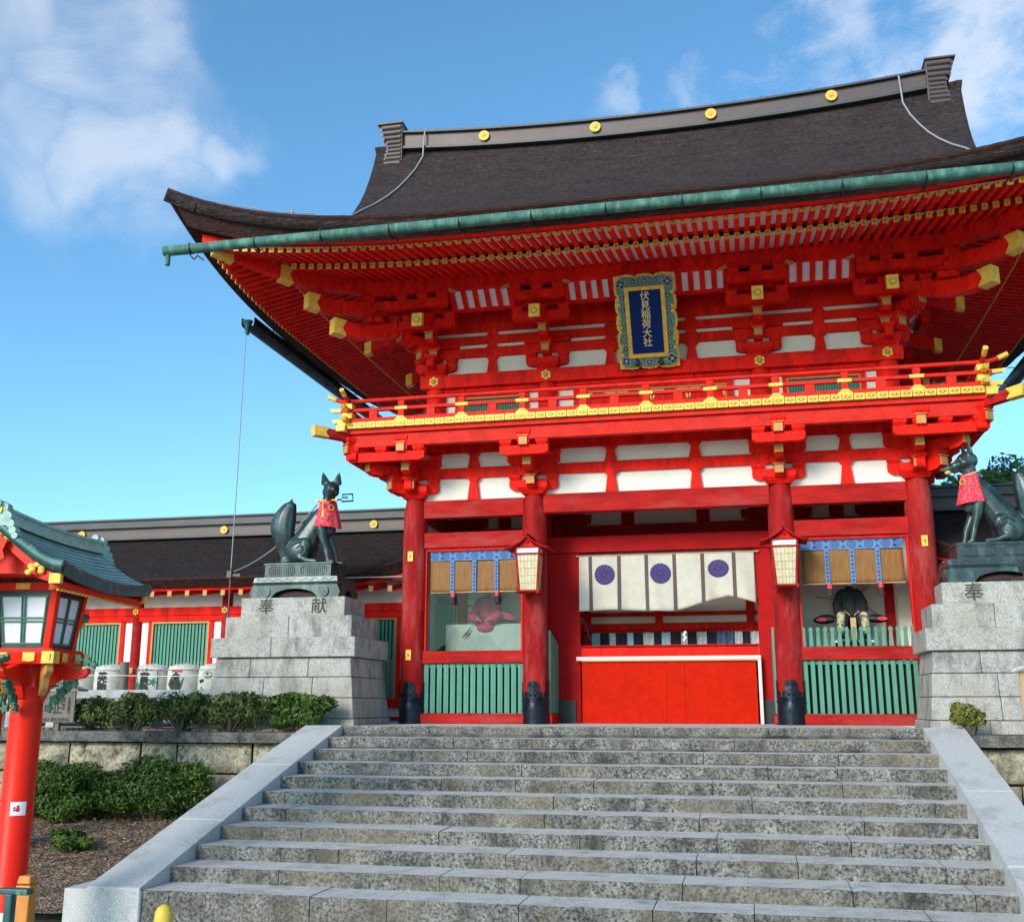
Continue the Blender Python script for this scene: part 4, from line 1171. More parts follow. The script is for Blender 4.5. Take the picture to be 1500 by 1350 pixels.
# lightning cables on the slope
for s in (-1, 1):
    pts = [(s*5.66, YM-.22, 14.55), (s*5.66, YM-.36, 14.36), (s*5.68, YM-.38, 13.95)]
    for k in range(12):
        d = 6.55-k*.36; xx = 5.70+.06*k+(.035*k*k*.3)
        p = front_pt(min(xx, rake(d)-.1), d); pts.append((s*p[0], p[1], p[2]+.05))
    m = MB(); m.tube(pts, .022, 6); G(m, 'lightning_cable', 'rubber')
m = MB(); pts = []
for k in range(12):
    x = -5.9-.16*k; p = front_pt(x, .55-.03*k); pts.append((p[0], p[1], p[2]+.06))
m.tube(pts, .012, 5); m.cyl((-6.3, -3.6, 9.2), (-6.3, -3.6, 9.42), .02, n=6); G(m, 'lightning_cable', 'rubber')
# copper gutters
GZ = 8.545
def gutter(p0, p1, name, mt, seg=1.28, big=1.0):
    p0, p1 = Vector(p0), Vector(p1); d = (p1-p0).normalized(); n = Vector((-d.y, d.x, 0)); L = (p1-p0).length
    m_ = MB(); ks = 10
    sec = [(.095*math.cos(PI+PI*k/ks), .085*math.sin(PI+PI*k/ks)) for k in range(ks+1)]
    sec = [(-.095, .07)]+sec+[(.095, .07)]+[(.082, .07)]+[(a*.86, b*.86) for a, b in reversed(sec)]+[(-.082, .07)]
    sec = [(a*big, b*big) for a, b in sec]
    P = [[tuple(p0+d*(L*i)+n*a+Vector((0, 0, b))) for a, b in sec+[sec[0]]] for i in (0, 1)]
    m_.grid(P, smooth=False)
    for q in (0, 1):
        m_.add([tuple(p0+d*(L*q)+n*a+Vector((0, 0, b))) for a, b in [(.095*math.cos(PI+PI*k/ks), .085*math.sin(PI+PI*k/ks)) for k in range(ks+1)]+[(.095, .07), (-.095, .07)]], [tuple(range(ks+3))])
    o_ = G(m_, name, mt)
    x = .55
    while x < L:
        j = MB(); h_ = MB()
        c = p0+d*x
        for a, b, a2, b2 in [(.1*math.cos(PI+PI*k/ks), .09*math.sin(PI+PI*k/ks), .1*math.cos(PI+PI*(k+1)/ks), .09*math.sin(PI+PI*(k+1)/ks)) for k in range(ks)]:
            q0 = c+n*a+Vector((0, 0, b)); q1 = c+n*a2+Vector((0, 0, b2)); e = d*.02
            j.add([q0-e, q0+e, q1+e, q1-e], [(0, 1, 2, 3)])
        j.box(c.x-.015, c.x+.015, c.y-.11, c.y+.11, GZ+.07, GZ+.085)
        inward = Vector((0, 1, 0)) if abs(d.x) > .5 else Vector((-math.copysign(1, p0.x), 0, 0))
        h_.tube([c+Vector((0, 0, .08))-inward*.09, c-inward*.10+Vector((0, 0, -.06)), c+Vector((0, 0, -.14)), c+inward*.12+Vector((0, 0, -.15)), c+inward*.22+Vector((0, 0, -.03)), c+inward*.45+Vector((0, 0, -.02))], .012, 5)
        x += seg; j.build('joint_band', 'gutter_dark', o_); h_.build('gutter_hook', 'gutter_dark', o_)
    return o_
gf = gutter((-8.56, -4.13, GZ), (8.56, -4.13, GZ), 'front_gutter', 'copper')
m = MB(); m.cyl((-8.48, -4.13, GZ-.07), (-8.48, -4.13, GZ-.27), .045, n=12); m.build('outlet', 'copper', gf)
for s in (-1, 1):
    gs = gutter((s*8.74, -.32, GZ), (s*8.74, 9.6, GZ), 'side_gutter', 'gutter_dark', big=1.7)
    m = MB(); m.lathe([(.02, -.28), (.05, -.27), (.055, -.1), (.12, .03)], (s*8.74, -.34, GZ), 12); m.build('outlet', 'copper_dark', gs)
gutter((-8.5, YB+4.13, GZ), (8.5, YB+4.13, GZ), 'rear_gutter', 'copper')
# ================================================================== GROUND, STAIRS, WALLS
RI, TR, S0 = 0.1723, 0.6144, 2.692
ZG = -2.45
m = MB(); m.box(-400, 400, -400, 600, ZG-.05, ZG); structure(m.build('ground', 'granite'))
m = MB()
m.box(-40, -5.34, -2.72, 60, ZG, -.11); m.box(-5.336, 4.296, -2.40, 60, ZG, -.02); m.box(4.30, 40, -2.72, 60, ZG, -.11)
structure(m.build('terrace', 'granite'))
m = MB(); m.box(-5.3, 4.26, -2.39, -.35, -.018, -.004); m.box(-4.95, 4.95, -.34, 6.2, -.09, -.001); structure(m.build('paving', 'granite_clean'))
stairs = thing('stone_staircase', 'broad weathered granite staircase rising to the gate', 'stairs', (0, -S0, 0))
rnd = random.Random(5)
XL, XR = -5.30, 4.26
for k in range(0, 11):
    y0 = -S0-k*TR; z1 = -k*RI
    body = MB()
    x = XL-.02
    off = rnd.random()*1.0
    first = True
    while x < XR:
        L = rnd.uniform(.9, 2.3)
        if first: L *= off+.2; first = False
        x1 = min(x+L, XR+.02)
        if XR+.02-x1 < .3: x1 = XR+.02
        dy = rnd.uniform(-.008, .008); dz = rnd.uniform(-.004, .003)
        back = y0+TR+.03 if k > 0 else y0+.33
        g_ = .005
        n = max(2, int((x1-x)/.10))
        # front face: irregular rough-picked surface
        rows = []
        zb = z1-RI-.004 if k < 10 else ZG
        prof = [(0.0, zb), (0.0, z1-RI*.55), (0.0, z1-.022), (-.014, z1+dz-.006), (-.03, z1+dz)]
        for i in range(n+1):
            xx = x+g_+(x1-x-2*g_)*i/n
            rr = []
            for j, (py, pz) in enumerate(prof):
                nn = noise.noise(Vector((xx*7, pz*9+k*3.1, 1.7)))*.013 + noise.noise(Vector((xx*1.3, pz*2+k*5.1, 4.7)))*.008
                wob = noise.noise(Vector((xx*4, k*2.2, 9)))*.007 - max(0, noise.noise(Vector((xx*9, k*3.7, 3)))-.38)*.06
                rr.append((xx, y0+dy-py*0.6+(nn if j < 4 else 0)+(0 if j else 0)-0.0, pz+(wob if j > 1 else 0)))
            rr.append((xx, back, z1+dz))
            rows.append(rr)
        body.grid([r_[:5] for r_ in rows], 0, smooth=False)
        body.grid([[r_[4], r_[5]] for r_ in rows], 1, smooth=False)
        e0, e1 = rows[0], rows[-1]
        for e_, rev in ((e0, False), (e1, True)):
            pts = [e_[j] for j in range(6)]+[(e_[5][0], back, zb)]
            body.add(pts, [tuple(range(7)) if not rev else tuple(range(6, -1, -1))], 0)
        x = x1
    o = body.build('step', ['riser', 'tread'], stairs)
# core under the steps
m = MB()
m.prism([(-2.45, -.03), (-S0-.2, -RI-.03), (-S0-9.9*TR, -11*RI-.03), (-S0-9.9*TR, ZG-.2), (-2.45, ZG-.2)], ((XL+XR)/2, 0, 0), (0, 1, 0), Z3, (1, 0, 0), XR-XL-.05)
m.build('stair_core', 'curb', stairs)
def cheek(x0, x1, name, label, off, yend, segs):
    t = thing(name, label, 'stair kerb', ((x0+x1)/2, -S0, 0))
    ys = [-S0+.12]+segs+[yend]
    zf = lambda y: min(0.012, -(RI/TR)*(-y-S0)+off) if y < -S0-.0 else .012
    for i in range(len(ys)-1):
        a, b = ys[i]-.004, ys[i+1]+.004
        pts = [(a, zf(a)), (b, zf(b)), (b, zf(b)-.30 if i < len(ys)-2 else ZG), (a, zf(a)-.45)]
        if a > -S0-.2: pts = [(a, zf(a)), (-S0-off*TR/RI*0+.0, .012)]+pts[1:]
        m_ = MB(); m_.prism(pts, ((x0+x1)/2, 0, 0), (0, 1, 0), Z3, (1, 0, 0), x1-x0)
        m_.build('kerb_slab', 'granite_clean', t, bevel=.012)
    m_ = MB(); m_.prism([(-S0+.1, -.42), (yend+.05, -(RI/TR)*(-yend-S0)+off-.25), (yend+.05, ZG), (-S0+.1, ZG)], ((x0+x1)/2, 0, 0), (0, 1, 0), Z3, (1, 0, 0), x1-x0-.04)
    m_.build('kerb_wall', 'granite', t)
    return t
tl = cheek(-5.98, -5.302, 'stair_kerb', 'smooth sloping stone kerb on the left of the stairs', .04, -8.89, [-4.75, -6.9])
cheek(4.262, 4.86, 'stair_kerb', 'pale sloping stone kerb on the right of the stairs', .11, -12, [-5.6, -7.8, -10])
m = MB(); m.box(-6.28, -5.29, -8.88, -8.0, ZG, -10*RI-.004); m.build('end_block', 'granite_clean', tl, bevel=.015)

# retaining walls with capstones
def retaining(xa, xb, label, sgn, seed):
    rn = random.Random(seed)
    t = thing('retaining_wall', label, 'wall', ((xa+xb)/2, -3.0, ZG))
    # capstones
    x = xa
    while x < xb-.05:
        L = rn.uniform(1.6, 2.8); x1 = min(x+L, xb)
        if xb-x1 < .5: x1 = xb
        dz = rn.uniform(-.012, .012)
        m_ = MB(); n = max(3, int((x1-x)/.12)); rows = []
        for i in range(n+1):
            xx = x+.006+(x1-x-.012)*i/n
            q = lambda s_, a=.012: noise.noise(Vector((xx*3, s_, seed)))*a
            rows.append([(xx, -2.55, -.10+dz), (xx, -3.13+q(1), -.10+dz+q(4)), (xx, -3.16+q(2, .02), -.13+dz), (xx, -3.15+q(3, .02), -.27+dz+q(5)), (xx, -2.6, -.275+dz)])
        m_.grid(rows, smooth=False)
        for e_ in (rows[0], rows[-1]): m_.add(e_, [tuple(range(5))])
        m_.build('capstone', 'curb', t)
        x = x1
    # courses of rough stones
    z = -.29; c = 0
    m_ = MB()
    while z > ZG:
        h = rn.uniform(.42, .58) if c else .52
        z0 = max(z-h, ZG)
        x = xa-rn.random()*.5
        while x < xb:
            L = rn.uniform(.7, 1.7); x1 = x+L
            a, b = max(x, xa)+.006, min(x1, xb)-.006
            if b-a > .08:
                nx, nz = max(3, int((b-a)/.06)), 6
                J = [rn.uniform(0, .022) for _ in range(8)]
                P = []
                for i in range(nx+1):
                    r_ = []
                    for j in range(nz+1):
                        u, v = i/nx, j/nz
                        ed = min(1, min(u, 1-u)*(b-a)/.05, min(v, 1-v)*(z-z0)/.05)
                        dep = .05*(1-ed)+(noise.noise(Vector((a+u*(b-a), z0+v*(z-z0), seed))*4)*.07+noise.noise(Vector((a+u*(b-a), z0+v*(z-z0), seed))*15)*.04)*ed
                        r_.append((a+u*(b-a)+(1-u)*((1-v)*J[0]+v*J[1])-u*((1-v)*J[2]+v*J[3]), -3.06+dep*1.5+.05, z0+.006+v*(z-z0-.012)+(1-v)*((1-u)*J[4]+u*J[5])*.9-v*((1-u)*J[6]+u*J[7])*.9))
                    P.append(r_)
                m_.grid(P, smooth=True)
            x = x1
        z = z0; c += 1
    m_.build('rough_stonework', 'rubble', t)
    m_ = MB(); m_.box(xa, xb, -2.87, -2.6, ZG, -.28); m_.build('joint_backing', 'gloom', t)
retaining(-24, -5.99, 'rough stone retaining wall with dark capstones left of the stairs', -1, 3)
retaining(4.87, 16, 'stone retaining wall with dark capstones right of the stairs', 1, 8)
# soil slopes
def soil(xa, xb, name, seed):
    P = []
    for i in range(41):
        x = xa+(xb-xa)*i/40; r_ = []
        for j in range(25):
            y = -3.0-j*.20
            z = -1.50-.20*max(0, -y-4.2) + noise.noise(Vector((x, y, seed)))*.06+noise.noise(Vector((x*5, y*5, seed)))*.025
            r_.append((x, y, max(z, ZG-.02)))
        P.append(r_)
    m_ = MB(); m_.grid(P); o = m_.build(name, 'soil'); structure(o)
soil(-14, -5.97, 'soil_slope', 2); soil(4.85, 12, 'soil_slope', 7)
m = MB(); m.box(-24, -8.4, -2.5, -1.9, -.108, -.06); m.box(-8.3, -5.4, -2.5, -2.2, -.108, -.06); structure(m.build('planting_bed', 'soil'))
# fallen leaves on the slope
m = MB(); rn = random.Random(3)
for i in range(2600):
    x = rn.uniform(-12, -6.05); y = rn.uniform(-7.0, -3.6)
    z = max(-1.50-.20*max(0, -y-4.2)+noise.noise(Vector((x, y, 2)))*.06, ZG)+.035
    a = rn.random()*6.28; s_ = rn.uniform(.025, .06); t = rn.uniform(-.5, .5)
    m.add([(x+s_*math.cos(a), y+s_*math.sin(a), z+t*.03), (x-s_*.4*math.sin(a), y+s_*.4*math.cos(a), z+.01), (x-s_*math.cos(a), y-s_*math.sin(a), z-t*.03), (x+s_*.4*math.sin(a), y-s_*.4*math.cos(a), z+.012)], [(0, 1, 2, 3)], rn.choice((0, 0, 1, 2)))
o = m.build('fallen_leaves', [mat('dry_leaf', (.24, .15, .085), .9), mat('pale_dry_leaf', (.45, .33, .25), .9), mat('dark_dry_leaf', (.10, .06, .04), .9)])
o['kind'] = 'stuff'; o['label'] = 'dry brown leaves scattered over the soil slope'

# ================================================================== SHRUBS
def foliage(t, name, cx, cy, cz, rx, ry, rz_, n, mt, seed, size=.045, lumps=14, shell=.35, flat=1.0, parent=None):
    rn = random.Random(seed); m_ = MB(); tones = []
    L = []
    for i in range(lumps):
        a = rn.random()*6.283; b = rn.uniform(-.7, 1.0)
        q = rn.uniform(.45, .85); c_ = math.sqrt(max(0, 1-b*b*.9))
        L.append((cx+rx*q*c_*math.cos(a), cy+ry*q*c_*math.sin(a), cz+rz_*q*b, rn.uniform(.30, .52), rn.random()))
    L.append((cx, cy, cz, .72, .5))
    for i in range(n):
        lx, ly, lz, lr, lt = rn.choice(L)
        d = Vector((rn.gauss(0, 1), rn.gauss(0, 1), rn.gauss(0, 1)))
        if d.length < .01: continue
        d.normalize(); q = rn.uniform(shell, 1)**.6 * (1+.16*noise.noise(d*4+Vector((lx, ly, lz))*3)) 
        if rn.random() < .04: q *= 1.15
        p = Vector((lx+d.x*lr*rx*q, ly+d.y*lr*ry*q, lz+d.z*lr*rz_*q))
        s_ = size*rn.uniform(.45, 1.6)
        nn = (d+Vector((rn.gauss(0, .6), rn.gauss(0, .6), rn.gauss(0, .6)))).normalized(); a_ = nn.orthogonal().normalized(); b_ = nn.cross(a_)
        a_ = (a_*math.cos(i)+b_*math.sin(i)); b_ = nn.cross(a_)
        m_.add([p+a_*s_, p+b_*s_*.45, p-a_*s_, p-b_*s_*.45], [(0, 1, 2, 3)])
        tones.append(min(1, max(0, lt*.45+rn.random()*.45+.1)))
    o = m_.build(name, mt, t)
    at = o.data.attributes.new('tone', 'FLOAT', 'FACE')
    at.data.foreach_set('value', tones)
    return o
def stems(t, cx, cy, z0, z1, spread, n, seed, r=.012):
    rn = random.Random(seed); m_ = MB()
    for i in range(n):
        a = rn.random()*6.283; q = rn.random()*spread
        m_.tube([(cx+q*.2*math.cos(a), cy+q*.2*math.sin(a), z0), (cx+q*.6*math.cos(a+.3), cy+q*.5*math.sin(a), z0+(z1-z0)*.5), (cx+q*math.cos(a), cy+q*.7*math.sin(a), z1)], [r, r*.8, r*.4], 5)
    m_.build('stems', 'twig', t)
def shrub(loc, r3, n, mt, label, seed, group, size=.045, lumps=14, st=10):
    t = thing('shrub', label, 'shrub', loc, 0, group)
    stems(t, loc[0], loc[1], loc[2], loc[2]+r3[2]*1.2, max(r3[0], r3[1])*.8, st, seed)
    foliage(t, 'foliage', loc[0], loc[1], loc[2]+r3[2]*1.05, r3[0], r3[1], r3[2], n, mt, seed, size, lumps)
GU, GL = 'shrubs along the terrace edge', 'shrubs below the retaining wall'
shrub((-10.35, -2.55, -.1), (.50, .3, .31), 3200, 'leaf_dull', 'sparse twiggy shrub beside the wooden notice board', 21, GU, st=30, size=.036)
shrub((-9.45, -2.5, -.1), (.68, .34, .33), 5000, 'leaf_dull', 'low green shrub under the first big-lettered barrel', 22, GU, st=30, size=.038)
shrub((-8.45, -2.5, -.1), (.68, .34, .33), 4600, 'leaf_dull', 'dull green shrub between the barrels and the left stone pedestal', 23, GU, st=34, size=.036)
shrub((-7.45, -2.52, -.1), (.72, .32, .35), 5200, 'leaf_dull', 'wide brownish-green shrub at the foot of the left pedestal', 24, GU, st=40, size=.036)
shrub((-6.15, -2.55, -.1), (.60, .28, .33), 8000, 'leaf', 'rounded shrub with bare grey stems at the top of the left kerb', 25, GU, st=40)
shrub((-9.85, -3.95, -1.62), (.98, .62, .49), 38000, 'leaf', 'large dense shrub next to the red lantern post', 26, GL, size=.032, lumps=26)
shrub((-8.05, -3.95, -1.62), (1.0, .62, .52), 42000, 'leaf', 'large dense round shrub nearer the stair kerb', 27, GL, size=.032, lumps=26)
shrub((-8.45, -5.6, -1.85), (.34, .25, .22), 4200, 'leaf', 'small low tuft of green on the leaf-strewn soil', 28, 'small plants', size=.035, lumps=8)
shrub((4.98, -2.72, -.1), (.30, .22, .26), 2600, 'leaf_olive', 'small windblown olive-green bush in front of the right pedestal', 29, 'small plants', size=.04, lumps=8, st=26)
# tree behind the right corridor
tree = thing('tree', 'leafy broad tree showing above the roof at the far right', 'tree', (8.6, 12, 0))
m = MB(); m.tube([(8.6, 12, 0), (8.7, 12, 2.5), (8.5, 12, 4.6), (8.6, 12, 6.4)], [.28, .22, .16, .08], 10)
for i in range(7):
    a = i*1.1; m.tube([(8.6, 12, 3.6+i*.3), (8.6+.9*math.cos(a), 12+.9*math.sin(a), 4.8+i*.25), (8.6+1.5*math.cos(a), 12+1.5*math.sin(a), 5.6+i*.2)], [.09, .06, .02], 6)
m.build('trunk', 'twig', tree)
foliage(tree, 'crown', 8.75, 12, 5.75, 1.6, 1.5, 1.35, 26000, 'leaf_tree', 31, .07, 30, .3)

# ================================================================== PEDESTALS, FOXES
def pedestal(cx, label, half_w, yb, mirror):
    t = thing('stone_pedestal', label, 'pedestal', (cx, -1.1, 0))
    rn = random.Random(int(abs(cx)*100))
    def blk(x0, x1, y0, y1, z0, z1, cuts=0, nm='stone_block', m_='granite', bat=0.0, sidecut=0):
        xs = [x0]+[x0+(x1-x0)*((i+rn.uniform(-.25, .25))/(cuts+1)) for i in range(1, cuts+1)]+[x1]
        for i in range(len(xs)-1):
            b = MB(); a_, c_ = xs[i]+(.004 if i else 0), xs[i+1]-(.004 if i < len(xs)-2 else 0)
            bl = bat if i == 0 else 0; br = bat if i == len(xs)-2 else 0
            vs = [(a_-bl, y0-bat, z0), (c_+br, y0-bat, z0), (c_+br, y1+bat, z0), (a_-bl, y1+bat, z0), (a_, y0, z1), (c_, y0, z1), (c_, y1, z1), (a_, y1, z1)]
            b.add(vs, [(0, 3, 2, 1), (4, 5, 6, 7), (0, 1, 5, 4), (1, 2, 6, 5), (2, 3, 7, 6), (3, 0, 4, 7)])
            b.build(nm, m_, t, bevel=.014)
    W = half_w
    # (half width, front y, z0, z1, cuts)
    y0, y1 = -2.0, yb
    blk(cx-W+.38, cx+W-.38, y0+.40, y1-.40, 2.0, 2.37, 0)
    blk(cx-W+.16, cx+W-.16, y0+.22, y1-.20, 1.59, 1.996, 1)
    blk(cx-W, cx+W, y0, y1, 1.225, 1.586, 1)
    blk(cx-W+.10, cx+W-.10, y0+.08, y1-.08, .865, 1.215, 2, bat=.035)
    blk(cx-W+.055, cx+W-.055, y0+.035, y1-.035, .49, .855, 2, bat=.035)
    blk(cx-W+.01, cx+W-.01, y0-.01, y1+.01, .12, .48, 2, bat=.035)
    blk(cx-W-.05, cx+W+.05, y0-.07, y1+.07, -.10, .11, 2, bat=.02)
    c = MB(); c.box(cx-W+.45, cx+W-.45, y0+.46, y1-.46, 0, 2.2); c.build('core', 'gloom', t)
    return t
PLX, PRX = -6.82, 5.92
tp = pedestal(PLX, 'stepped granite pedestal carrying the left fox', 1.44, -.10, 1)
tq = pedestal(PRX, 'stepped granite pedestal carrying the right fox', 1.40, -.45, -1)
for t, chars in ((tp, (('奉', -7.36), ('献', -6.28))), (tq, (('奉', 5.40), ('献', 6.45)))):
    for ch, x in chars:
        text_mb(ch, .32, (x, -1.6035, 2.18), bold=.003).build('carved_character', 'ink_soft', t)
def bronze_base(cx, label):
    t = thing('bronze_plinth', label, 'plinth', (cx, -1.05, 2.372)); z = 2.374
    m_ = MB(); h = .90; dp = .50; cy = -1.05
    # bottom tier: scrolled feet with an arch between
    pts = [(-h, 0)]
    pts += [(-h+.42, 0)]+[(-h+.42+.96*(k/12.0), .17*math.sin(PI*k/12)**.5) for k in range(13)][1:-1]+[(h-.42, 0), (h, 0)]
    pts += [(h+.03, .10), (h-.03, .24), (-h+.03, .24), (-h-.03, .10)]
    m_.prism(pts, (cx, cy-dp+.09, z), (1, 0, 0), Z3, (0, 1, 0), .18); m_.prism(pts, (cx, cy+dp-.09, z), (1, 0, 0), Z3, (0, 1, 0), .18)
    pts = [(-dp+.18, 0), (-dp+.3, 0)]+[(-dp+.3+(2*dp-.6)*k/8, .15*math.sin(PI*k/8)**.5) for k in range(1, 8)]+[(dp-.3, 0), (dp-.18, 0), (dp-.18, .24), (-dp+.18, .24)]
    for s in (-1, 1): m_.prism(pts, (cx+s*(h-.07), cy, z), (0, 1, 0), Z3, (1, 0, 0), .18)
    for s in (-1, 1):
        for rr in (.105, .065, .03): m_.cyl((cx+s*(h-.30), cy-dp-.012, z+.11), (cx+s*(h-.30), cy-dp-.012-.03+rr*.1, z+.11), rr, n=20)
    m_.build('scroll_feet', 'bronze', t, bevel=.01)
    r_ = MB(); r_.sphere((cx-.05, cy-dp+.28, z+.05), (.44, .22, .12), 16, 8); r_.sphere((cx+.25, cy-dp+.25, z+.03), (.3, .2, .1), 12, 8); r_.box(cx-h+.1, cx+h-.1, cy-.2, cy+dp-.2, z, z+.2); r_.build('dark_rock', 'gloom', t)
    m_ = MB(); m_.tbox(cx, cy, z+.242, z+.30, h-.03, dp-.02, h-.01, dp); m_.tbox(cx, cy, z+.301, z+.40, h-.03, dp-.015, h-.045, dp-.03)
    pts = [(cx-h+.1+(2*h-.2)*k/40, cy-dp+.02, z+.345+.018*math.sin(k*1.3)) for k in range(41)]
    m_.tube(pts, .008, 5)
    m_.build('moulding', 'bronze', t, bevel=.008)
    m_ = MB(); m_.box(cx-.69, cx+.69, cy-.38, cy+.38, z+.402, z+.68); m_.box(cx-.71, cx+.71, cy-.40, cy+.40, z+.645, z+.683)
    for s in (-1, 1):
        xx = cx+s*.33; yy = cy-.382
        pts = [(xx+.26*math.copysign(min(1, abs(1.25*math.cos(a))), math.cos(a)), yy, z+.53+.085*math.copysign(min(1, abs(1.25*math.sin(a))), math.sin(a))) for a in [2*PI*k/24 for k in range(25)]]
        m_.tube(pts, .011, 6)
        for k in range(12): m_.box(xx-.215+k*.039-.009, xx-.215+k*.039+.009, yy-.012, yy+.002, z+.465, z+.595)
    m_.build('grille_block', 'bronze', t, bevel=.008)
    return t
bronze_base(PLX-.0, 'dark green bronze plinth between left fox and stone')
bronze_base(PRX+.0, 'dark green bronze plinth between right fox and stone')
ZF = 2.374+.684
def cap_chain(mb, pts, rs, squash=1.0, n=10):
    """overlapping ellipsoids along a path: raw volume for the voxel skin"""
    pts = [Vector(p) for p in pts]
    for i in range(len(pts)-1):
        a, b = pts[i], pts[i+1]; L = (b-a).length; k = max(1, int(L/(min(rs[i], rs[i+1])*.18)))
        for j in range(k+1):
            t = j/k; r = rs[i]*(1-t)+rs[i+1]*t
            mb.sphere(a.lerp(b, t), (r, r*squash, r) if not isinstance(squash, tuple) else (r*squash[0], r*squash[1], r*squash[2]), n, 7)
def fox(cx, s, label, mode):
    cy = -1.05
    t = thing('fox_statue', label, 'statue', (cx, cy, ZF))
    X = lambda p: (cx+s*p[0], cy+p[1], ZF+p[2])
    m_ = MB()
    ch = lambda pts, rs, sq=1.0: cap_chain(m_, [X(p) for p in pts], rs, sq)
    # trunk, sloping from the haunches up to the neck
    ch([(-.18, 0, .28), (-.06, 0, .46), (.09, 0, .68), (.24, 0, .90), (.36, 0, 1.06)], [.26, .265, .245, .22, .165], .82)
    ch([(.36, 0, .78), (.44, 0, .70)], [.17, .15], .9)
    ch([(.36, 0, 1.0), (.40, -.01, 1.2), (.44, -.02, 1.42)], [.16, .13, .125])
    # haunches and hind feet
    for q in (-1, 1):
        m_.sphere(X((-.12, q*.17, .26)), (.235, .12, .255), 16, 10)
        m_.sphere(X((.02, q*.20, .36)), (.13, .09, .15), 14, 9)
        ch([(-.05, q*.21, .12), (.10, q*.22, .055), (.27, q*.22, .045)], [.085, .06, .048])
        for k in (-1, 0, 1): m_.sphere(X((.29, q*.22+k*.028, .035)), (.04, .018, .03), 8, 6)
        # forelegs
        fx = .02 if q < 0 else .10
        ch([(.34, q*.13, .74), (.37+fx*.5, q*.135, .50), (.42+fx, q*.13, .30), (.475+fx, q*.13, .07)], [.115, .085, .062, .052])
        ch([(.47+fx, q*.13, .05), (.56+fx, q*.13, .035)], [.055, .042])
        for k in (-1, 0, 1): m_.sphere(X((.60+fx, q*.13+k*.03, .03)), (.036, .018, .027), 8, 6)
    # tail: upright flame shape
    for k in range(70):
        u = k/69
        x = -.47-.09*math.sin(u*PI*1.0)+.02*math.sin(u*PI*2)+.10*u**3; z = .06+1.25*u
        wd = .080+.190*math.sin(PI*min(1, max(0, (u-.08)/.92))**1.25)**.9*(1 if u > .08 else 0)
        if u > .93: wd = .07*(1-u)/.07+.015
        m_.sphere(X((x, 0, z)), (wd, wd*.72, .06), 12, 7)
    ch([(-.30, 0, .10), (-.50, 0, .07)], [.10, .07])
    if mode == 'front':        # head turned to the stairs
        f = Vector((.20, -.92, -.40)).normalized()
    else:
        f = Vector((.97, -.18, -.16)).normalized()
    hc = Vector((.47, -.03, 1.50)) if mode == 'front' else Vector((.44, -.02, 1.50))
    side = f.cross(Vector((0, 0, 1))).normalized(); up = side.cross(f)
    HS = 1.27
    H = lambda a, b, c: tuple(hc+f*(a*HS)+side*(b*HS)+up*(c*(HS if c < .15 else 1.12)))
    # skull, cheeks, tapering muzzle, brow
    def hs(a, b, c, r):
        rr = Matrix((side, f, up)).transposed()
        S_ = Matrix(((s, 0, 0), (0, 1, 0), (0, 0, 1)))
        m_.sphere(X(H(a, b, c)), tuple(q_*HS for q_ in r), 14, 10, rot=(S_ @ rr))
    hs(0, 0, 0, (.130, .15, .125)); hs(.06, -.06, -.03, (.075, .09, .075)); hs(.06, .06, -.03, (.075, .09, .075))
    hs(.14, 0, -.045, (.075, .12, .068)); hs(.23, 0, -.065, (.055, .11, .052)); hs(.31, 0, -.075, (.040, .075, .038)); hs(.375, 0, -.07, (.027, .03, .026))
    hs(.18, 0, -.115, (.042, .10, .03))
    for q in (-1, 1):
        hs(.11, q*.062, .035, (.034, .045, .02))
        # ears
        e0 = Vector(H(-.03, q*.085, .08)); e1 = Vector(H(-.03, q*.130, .31))
        for k in range(12):
            u = k/11; r = .105*(1-u)**.8+.008
            c = e0.lerp(e1, u); rr = Matrix((side, f, up)).transposed(); S_ = Matrix(((s, 0, 0), (0, 1, 0), (0, 0, 1)))
            m_.sphere(X(tuple(c)), (r, r*.40, .03), 10, 6, rot=(S_ @ rr))
    body = m_.build('body', 'bronze', t, remesh=.0145, smooth_it=8)
    # eyes and nose line
    e = MB()
    for q in (-1, 1):
        e.sphere(X(H(.128, q*.058, .012)), (.016, .016, .008), 8, 6)
    e.build('eyes', 'dark', t)
    for q in (-1, 1):
        e = MB()
        e.tube([X((-.20, q*.285, .36)), X((-.06, q*.295, .45)), X((.07, q*.285, .38)), X((.08, q*.285, .24)), X((0, q*.285, .15))], .012, 6)
        e.tube([X((-.12, q*.29, .30)), X((-.04, q*.30, .36)), X((.02, q*.29, .32))], .010, 6)
        e.build('haunch_carving', 'bronze', t)
    # bib hanging from the neck
    b = MB(); P = []
    nx, nz = 28, 14
    for i in range(nx+1):
        a = -PI*.60+PI*1.10*i/nx; row = []
        for j in range(nz+1):
            v = j/nz
            cxn, czn = .40+.0*v, 1.25-.52*v
            r = .155+.105*v+.012*math.sin(a*9)*v
            ff = Vector((math.cos(a-.5 if mode == 'front' else a-.25), math.sin(a-.5 if mode == 'front' else a-.25), 0))
            drop = (math.cos(a)**2)*.06*v
            row.append(X((cxn+ff.x*r*1.05, ff.y*r, czn-drop*.5)))
        P.append(row)
    b.grid(P); bo = b.build('bib', 'bib', t); so = bo.modifiers.new('s', 'SOLIDIFY'); so.thickness = .008
    c = MB(); pts = []
    for k in range(25):
        a = 2*PI*k/24; pts.append(X((.41+.15*math.cos(a), .145*math.sin(a), 1.245-.05*math.cos(a))))
    c.tube(pts, .015, 6); c.build('bib_cord', 'gold', t)
    c = MB(); q = Vector(H(.30, 0, -.11))
